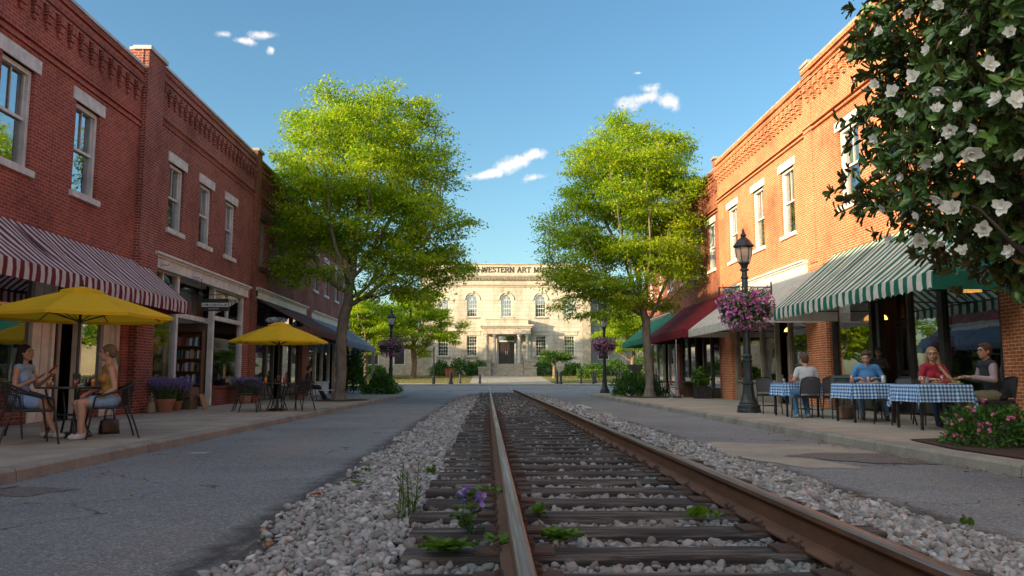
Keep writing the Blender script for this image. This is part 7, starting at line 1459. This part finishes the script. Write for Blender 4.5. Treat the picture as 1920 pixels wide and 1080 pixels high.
# ================================================================ people
def skinm(name, c): 
    m = pm(name, c, tuple(q * .86 for q in c), 14, .5, bmp=.05); m.node_tree.nodes['Principled BSDF'].inputs['Subsurface Weight'].default_value = .08; m.node_tree.nodes['Principled BSDF'].inputs['Subsurface Radius'].default_value = (.02, .008, .004); return m
SK1 = skinm('skin_fair', (.52, .29, .20)); SK2 = skinm('skin_tan', (.42, .22, .14)); SK3 = skinm('skin_dark', (.16, .08, .05))
def cloth(name, c, c2=None, s=12): return pm(name, c, c2 or tuple(q * .75 for q in c), s, .85, bmp=.35, bscale=28)
M_EYE = gl('eye_dark', (.02, .012, .01), .2); M_LIP = gl('lip', (.30, .08, .07), .5); M_GLF = gl('spectacle_frame', (.03, .02, .02), .3)
def person(label, loc, rz, skin, hair_m, top_m, leg_m, shoe_m, lean=.05, head=(0, 0), hair='short', female=False, arms=None, legs=None, topk='tee', legk='trousers', glasses=False, scale=1.0, vox=.0075, stand=False, twist=0, group=None):
    """body in local space, facing +y, hips over the origin; arms/legs: joints for each side"""
    t = thing('person', label, 'person', loc, rz, group); t.scale = (scale,) * 3; S = []
    hz = .95 if stand else .55; dz = hz - .55; ly = lambda z: lean * (z - hz) / .5
    sh = .175 if not female else .155; sz = hz + .47; tw = Matrix.Rotation(twist, 3, 'Z')
    def T_(p): return tuple(tw @ Vector(p))
    add = lambda tg, kind, *a: S.append((tg, kind, a))
    add('torso', 'e', (0, -.01, hz + .0), (.165 if female else .16, .125, .115)); add('torso', 'e', (0, ly(hz + .16), hz + .16), (.125 if female else .145, .10, .15)); add('torso', 'e', T_((0, ly(hz + .32), hz + .32)), (.145 if female else .170, .108, .16)); add('torso', 'e', T_((0, ly(hz + .40) - .01, hz + .41)), (.16 if female else .185, .085, .09))
    add('torso', 'c', T_((-sh + .03, ly(sz), sz - .005)), .058, T_((sh - .03, ly(sz), sz - .005)), .058)
    if female:
        for s in (-1, 1): add('torso', 'e', T_((s * .07, ly(hz + .30) + .085, hz + .31)), (.062, .055, .06))
    nb = Vector(T_((0, ly(sz) + .0, sz + .03))); yaw, pit = head; hr = Matrix.Rotation(yaw, 3, 'Z') @ Matrix.Rotation(pit, 3, 'X'); hc = nb + hr @ Vector((0, .035, .185)); HS = 1.10
    add('skin', 'c', tuple(nb - Vector((0, 0, .04))), .056, tuple(hc + hr @ Vector((0, -.03, -.06))), .050)
    H = lambda p: tuple(hc + hr @ (Vector(p) * HS))
    add('head', 'e', H((0, -.012, .022)), (.074, .092, .092), hr); add('head', 'e', H((0, .018, -.04)), (.058, .066, .070), hr); add('head', 'e', H((0, .045, -.085)), (.030, .030, .024), hr)
    add('head', 'c', H((0, .080, .012)), .010, H((0, .104, -.026)), .0135); add('head', 'c', H((-.022, .078, -.058)), .009, H((.022, .078, -.058)), .009); add('head', 'e', H((0, .070, .034)), (.058, .02, .012), hr)
    for s in (-1, 1): add('head', 'e', H((s * .074, -.008, -.008)), (.011, .020, .032), hr); add('head', 'e', H((s * .038, .062, -.022)), (.020, .018, .02), hr)
    arms = arms or {}
    hands = []
    for s in (-1, 1):
        sp_ = Vector(T_((s * sh, ly(sz), sz - .01))); d = arms.get(s) or ((s * (sh + .06), .02, hz + .2), (s * .15, .25, hz + .13)); e, w = Vector(d[0]), Vector(d[1]); k = .9 if female else 1.0
        add('upper', 'c', tuple(sp_), .054 * k, tuple(e), .041 * k); add('fore', 'c', tuple(e), .041 * k, tuple(w), .027 * k)
        fd = (w - e).normalized(); pn = Vector(d[2]) if len(d) > 2 else Vector((0, 0, -1)); sd = fd.cross(pn).normalized(); pn = sd.cross(fd).normalized(); pc = w + fd * .05
        rot = Matrix((sd, fd, pn)).transposed(); add('skin', 'e', tuple(pc), (.040, .052, .017), rot); curl = d[3] if len(d) > 3 else .35
        for q, (ox, L) in enumerate(((-.030, .062), (-.010, .072), (.010, .068), (.029, .054))):
            a0 = w + fd * .092 + sd * ox; a1 = a0 + (fd * math.cos(curl) + pn * math.sin(curl)) * L * .5 + sd * ox * .12; a2 = a1 + (fd * math.cos(curl * 2.3) + pn * math.sin(curl * 2.3)) * L * .5
            add('skin', 'c', tuple(a0), .0090, tuple(a1), .0085); add('skin', 'c', tuple(a1), .0085, tuple(a2), .0075)
        tb = w + fd * .03 + sd * (-s) * .034 * (1 if pn.z < .3 else -1); t1 = tb + (fd * .7 + sd * (-s) * .6 * (1 if pn.z < .3 else -1) + pn * .3) * .035; add('skin', 'c', tuple(tb), .012, tuple(t1), .010); add('skin', 'c', tuple(t1), .010, tuple(t1 + (fd * .9 + pn * .3) * .028), .0085)
    legs = legs or {}
    feet = []
    for s in (-1, 1):
        hp = Vector((s * .085, .0, hz - .02)); 
        dflt = ((s * .09, .02, .50), (s * .10, .0, .085)) if stand else ((s * .11, .43, .53), (s * .11, .45, .085))
        d = legs.get(s) or dflt; kn, an = Vector(d[0]), Vector(d[1]); fdv = Vector(d[2]) if len(d) > 2 else Vector((0, 1, -.05)); fdv.normalize()
        add('thigh', 'c', tuple(hp), .088, tuple(kn), .062); add('shin', 'c', tuple(kn), .060, tuple(kn + (an - kn) * .35 + Vector((0, -.015, 0))), .056); add('shin', 'c', tuple(kn + (an - kn) * .35 + Vector((0, -.012, 0))), .055, tuple(an), .036)
        add('foot', 'c', tuple(an + Vector((0, -.02, -.03))), .034, tuple(an + fdv * .13 + Vector((0, 0, -.045))), .030); feet.append((an, fdv))
    S = [(tg, k_, (a[0], tuple(q * HS for q in a[1])) + tuple(a[2:])) if tg == 'head' and k_ == 'e' else (tg, k_, a) for tg, k_, a in S]
    def emit(mb, sel, inf=0, sub=None):
        for tg, kind, a in S:
            if tg not in sel: continue
            if kind == 'e': mb.ell(a[0], tuple(q + inf for q in a[1]), 18, 12, a[2] if len(a) > 2 else None)
            else:
                p0, r0, p1, r1 = a; f = (sub or {}).get(tg, 1)
                if f < 1: p1 = tuple(p0[i] + (p1[i] - p0[i]) * f for i in range(3)); r1 = r0 + (r1 - r0) * f
                mb.cap_(p0, r0 + inf, p1, r1 + inf, 14)
    mb = MB(); emit(mb, {'torso', 'skin', 'head', 'upper', 'fore', 'thigh', 'shin', 'foot'}, -.002); body = skin_part('body', mb, skin, t, vox, 2)
    # garments
    mb = MB()
    if topk == 'tee': emit(mb, {'torso', 'upper'}, .012, {'upper': .62})
    elif topk == 'long': emit(mb, {'torso', 'upper', 'fore'}, .008, {'fore': .95}); 
    elif topk == 'tank':
        emit(mb, {'torso'}, .007)
    elif topk == 'vest': emit(mb, {'torso', 'upper', 'fore'}, .010, {'fore': .94})
    elif topk == 'dress':
        emit(mb, {'torso'}, .012); emit(mb, {'thigh'}, .03, {'thigh': .80}); mb.ell((0, .18, .52), (.19, .24, .085), 16, 10)
    if topk in ('tee', 'long', 'vest'): mb.ell((0, 0, hz - .05), (.185, .15, .09), 16, 10)
    if topk in ('long',): mb.cap_(tuple(nb - Vector((.0, .03, .03))), .066, tuple(nb + Vector((0, -.02, .012))), .062)
    if topk == 'long': shirt = skin_part('shirt', mb, top_m, t, vox, 3)
    else: shirt = skin_part('dress' if topk == 'dress' else ('tank_top' if topk == 'tank' else 'shirt'), mb, top_m, t, vox, 3)
    if topk == 'vest':
        mb = MB(); emit(mb, {'torso'}, .028); mb.ell((0, 0, hz - .04), (.20, .165, .10), 16, 10); mb.cap_(tuple(nb - Vector((0, .02, .03))), .074, tuple(nb + Vector((0, -.015, .03))), .066); skin_part('vest', mb, leg_m[1], t, vox, 3)
    lm = leg_m[0] if isinstance(leg_m, tuple) else leg_m
    if lm is not None:
        mb = MB()
        if legk == 'trousers':
            emit(mb, {'thigh', 'shin'}, .016, {}); mb.ell((0, -.01, hz - .03), (.178, .14, .10), 16, 10)
        elif legk == 'skirt': emit(mb, {'thigh'}, .022, {'thigh': .62}); mb.ell((0, .13, .53), (.18, .20, .09), 16, 10); mb.ell((0, -.01, hz), (.178, .14, .10), 16, 10)
        skin_part('trousers' if legk == 'trousers' else 'skirt', mb, lm, t, vox, 3)
    for an, fdv in feet:
        mb = MB(); a = an + Vector((0, -.025, -.035)); b = an + fdv * .14 + Vector((0, 0, -.048)); mb.cap_(tuple(a), .042, tuple(b), .036, 12); mb.ell(tuple((a + b) / 2 + Vector((0, 0, -.022))), (.045, .11, .018), 12, 8, Matrix.Rotation(math.atan2(-fdv.x, fdv.y), 3, 'Z')); skin_part('shoe', mb, shoe_m, t, .007, 2)
    # hair
    mb = MB(); mb.ell(H((0, -.024, .034)), (.091, .106, .103), 18, 12, hr)
    if hair == 'short': mb.ell(H((0, -.045, -.01)), (.081, .075, .083), 14, 10, hr); mb.ell(H((0, .045, .092)), (.064, .039, .024), 12, 8, hr)
    if hair == 'long':
        for s in (-1, 1):
            mb.cap_(H((s * .070, -.02, .03)), .026, H((s * .088, -.025, -.10)), .036); mb.cap_(H((s * .088, -.03, -.10)), .036, tuple(Vector(H((s * .10, -.02, -.10))) + Vector((0, 0.03, -.17))), .022)
        mb.cap_(H((0, -.07, 0)), .07, tuple(Vector(H((0, -.09, -.1))) + Vector((0, -.03, -.20))), .07)
    if hair == 'tail': mb.ell(H((0, -.06, -.005)), (.064, .06, .07), 14, 10, hr); mb.cap_(H((0, -.12, .01)), .028, H((.01, -.145, -.13)), .018); mb.ell(H((0, -.115, .02)), (.03, .035, .03), 12, 8, hr)
    skin_part('hair', mb, hair_m, t, .007, 2)
    # face
    e = MB()
    for s in (-1, 1): e.ell(H((s * .030, .077, .006)), (.011, .006, .006), 10, 6, hr)
    e.build('eyes', M_EYE, t); e = MB()
    for s in (-1, 1): e.tube([H((s * .014, .086, .026)), H((s * .030, .086, .032)), H((s * .046, .074, .026))], .0034, 5)
    e.build('eyebrows', hair_m, t); e = MB(); e.tube([H((-.022, .080, -.058)), H((0, .0885, -.055)), H((.022, .080, -.058))], .0050, 6); e.build('lips', M_LIP, t)
    if glasses:
        e = MB()
        for s in (-1, 1): e.tube([H((s * .032 + .022 * math.cos(a * .785), .094 - .006 * abs(math.cos(a * .785)), .004 + .018 * math.sin(a * .785))) for a in range(8)], .0022, 4, closed=True); e.tube([H((s * .054, .088, .008)), H((s * .078, .0, .006))], .002, 4)
        e.build('glasses', M_GLF, t)
    return t
HB = cloth('hair_black', (.018, .013, .012), s=30); HBL = cloth('hair_blond', (.36, .24, .12), (.2, .12, .06), 30); HBR = cloth('hair_brown', (.09, .05, .03), s=30); HDB = cloth('hair_ash', (.19, .13, .08), (.1, .07, .045), 30)
W1 = person('woman in a pale blue dress with long dark hair holding up a red phone', (-6.93, 12.15, PV), face(1, -.12), SK1, HB, cloth('dress_pale_blue', (.20, .35, .66), (.34, .48, .74), 60), None, cloth('shoe_white', (.5, .48, .46)), lean=.07, head=(-.05, .12), hair='long', female=True, topk='dress',
    arms={1: ((.24, .10, .72), (.16, .36, .86), (-.3, .1, 1), .25), -1: ((-.22, .12, .74), (-.10, .38, .88), (.2, .3, 1), .5)}, legs={-1: ((-.12, .42, .50), (-.10, .36, .085)), 1: ((.10, .45, .52), (.03, .62, .085), (.1, 1, 0))})
W2 = person('woman in a mustard top and denim skirt with tied back hair', (-5.57, 12.1, PV), face(-.80, -.60), SK1, HDB, cloth('tank_mustard', (.50, .24, .06)), cloth('denim_light', (.20, .34, .52), (.28, .42, .60), 25), cloth('shoe_pale', (.55, .52, .52)), lean=.05, head=(-.25, .05), hair='tail', female=True, topk='tank', legk='skirt',
    arms={-1: ((-.26, .0, .72), (-.20, .22, .56), (0, 0, -1), .5), 1: ((.22, .08, .74), (.06, .28, .66), (0, 0, -1), .4)}, legs={-1: ((-.20, .42, .52), (-.20, .40, .085), (-.2, 1, 0)), 1: ((.12, .42, .50), (.16, .30, .085), (.3, 1, 0))})
ph = thing('phone', 'red phone held by the woman in the pale blue dress', 'phone', (-6.40, 11.98, 1.08), R(0)); mb = MB(); mb.rings([[(-.02 + k, -.035, -.0 + k * 1.1), (-.02 + k, .035, k * 1.1), (-.012 + k, .035, k * 1.1 - .006), (-.012 + k, -.035, k * 1.1 - .006)] for k in (0, .105)]); mb.build('case', M_KETCH, ph)
person('person in dark clothes sitting by the left tree seen small', (-7.13, 32.2, PV), face(1, .05), SK2, HB, cloth('top_dark', (.02, .035, .025)), cloth('trousers_black', (.012, .012, .014)), cloth('shoe_dark', (.05, .05, .05)), lean=.03, head=(0, 0), hair='short', topk='long', legs={1: ((.1, .45, .52), (.1, .75, .09), (0, 1, 0)), -1: ((-.1, .45, .5), (-.1, .62, .09), (0, 1, 0))}, vox=.01)
person('man in a white shirt with short dark hair seen from behind', (7.05, 17.5, PV), face(-.08, 1), SK1, HBR, cloth('shirt_white', (.50, .53, .56), (.42, .45, .49), 8), cloth('denim_blue', (.06, .16, .28)), cloth('shoe_grey', (.30, .36, .42)), lean=.10, head=(.25, -.12), hair='short', topk='tee', scale=1.04,
    arms={-1: ((-.27, .08, .80), (-.20, .33, .78), (0, 0, -1), .4), 1: ((.27, .08, .80), (.18, .34, .78), (0, 0, -1), .4)}, legs={-1: ((-.16, .40, .52), (-.20, .18, .085)), 1: ((.10, .42, .52), (.06, .2, .085))})
person('man in a bright blue shirt looking down at his plate', (8.12, 17.0, PV), face(-.42, -1), SK1, HBR, cloth('shirt_blue', (.07, .22, .48), (.10, .28, .55), 10), cloth('denim_washed', (.16, .26, .36)), cloth('shoe_brown', (.10, .08, .07)), lean=.16, head=(-.12, -.38), hair='short', topk='long', scale=1.08,
    arms={-1: ((-.30, .10, .77), (-.12, .38, .80), (0, 0, -1), .5), 1: ((.29, .10, .77), (.16, .38, .80), (0, 0, -1), .5)}, legs={-1: ((-.24, .42, .52), (-.30, .40, .085)), 1: ((.14, .42, .5), (.12, .3, .085))})
person('blond woman with glasses in a red top resting chin on her hand', (8.28, 14.8, PV), face(-.10, -1), SK1, HBL, cloth('top_red', (.36, .02, .045)), cloth('trousers_navy', (.02, .04, .09)), cloth('shoe_black', (.03, .03, .03)), lean=.10, head=(-.38, .0), hair='long', female=True, topk='tee', glasses=True, scale=1.06,
    arms={-1: ((-.22, .24, .80), (-.08, .17, 1.03), (0, -.2, 1), 1.0), 1: ((.24, .14, .80), (.10, .36, .80), (0, 0, -1), .4)})
person('man in a dark vest over a mauve shirt and khaki trousers at the right', (8.80, 13.7, PV), face(-1, .12), SK1, HBR, cloth('shirt_mauve', (.36, .29, .31), (.30, .24, .26), 10), (cloth('trousers_khaki', (.20, .20, .13)), cloth('vest_dark', (.022, .026, .036))), cloth('shoe_tan', (.18, .13, .09)), lean=.12, head=(.25, .0), hair='short', topk='vest', glasses=True, scale=1.08,
    arms={-1: ((-.26, .14, .78), (-.14, .42, .82), (0, 0, -1), .5), 1: ((.28, .14, .78), (.12, .42, .82), (0, 0, -1), .5)}, legs={-1: ((-.14, .48, .50), (-.14, .56, .085)), 1: ((.10, .46, .5), (.08, .38, .085))})
person('dark haired person in black standing in the restaurant doorway', (9.95, 20.15, PV), face(-.5, -1), SK3, HB, cloth('top_black', (.015, .015, .018)), cloth('trousers_dark', (.02, .02, .022)), cloth('shoe_plain', (.03, .03, .03)), lean=.05, head=(.1, -.1), hair='short', topk='long', stand=True, scale=.93, vox=.009,
    arms={-1: ((-.26, .02, 1.15), (-.14, .22, 1.22), (0, 0, -1), .5), 1: ((.26, .02, 1.15), (.16, .24, 1.12), (0, 0, -1), .5)})
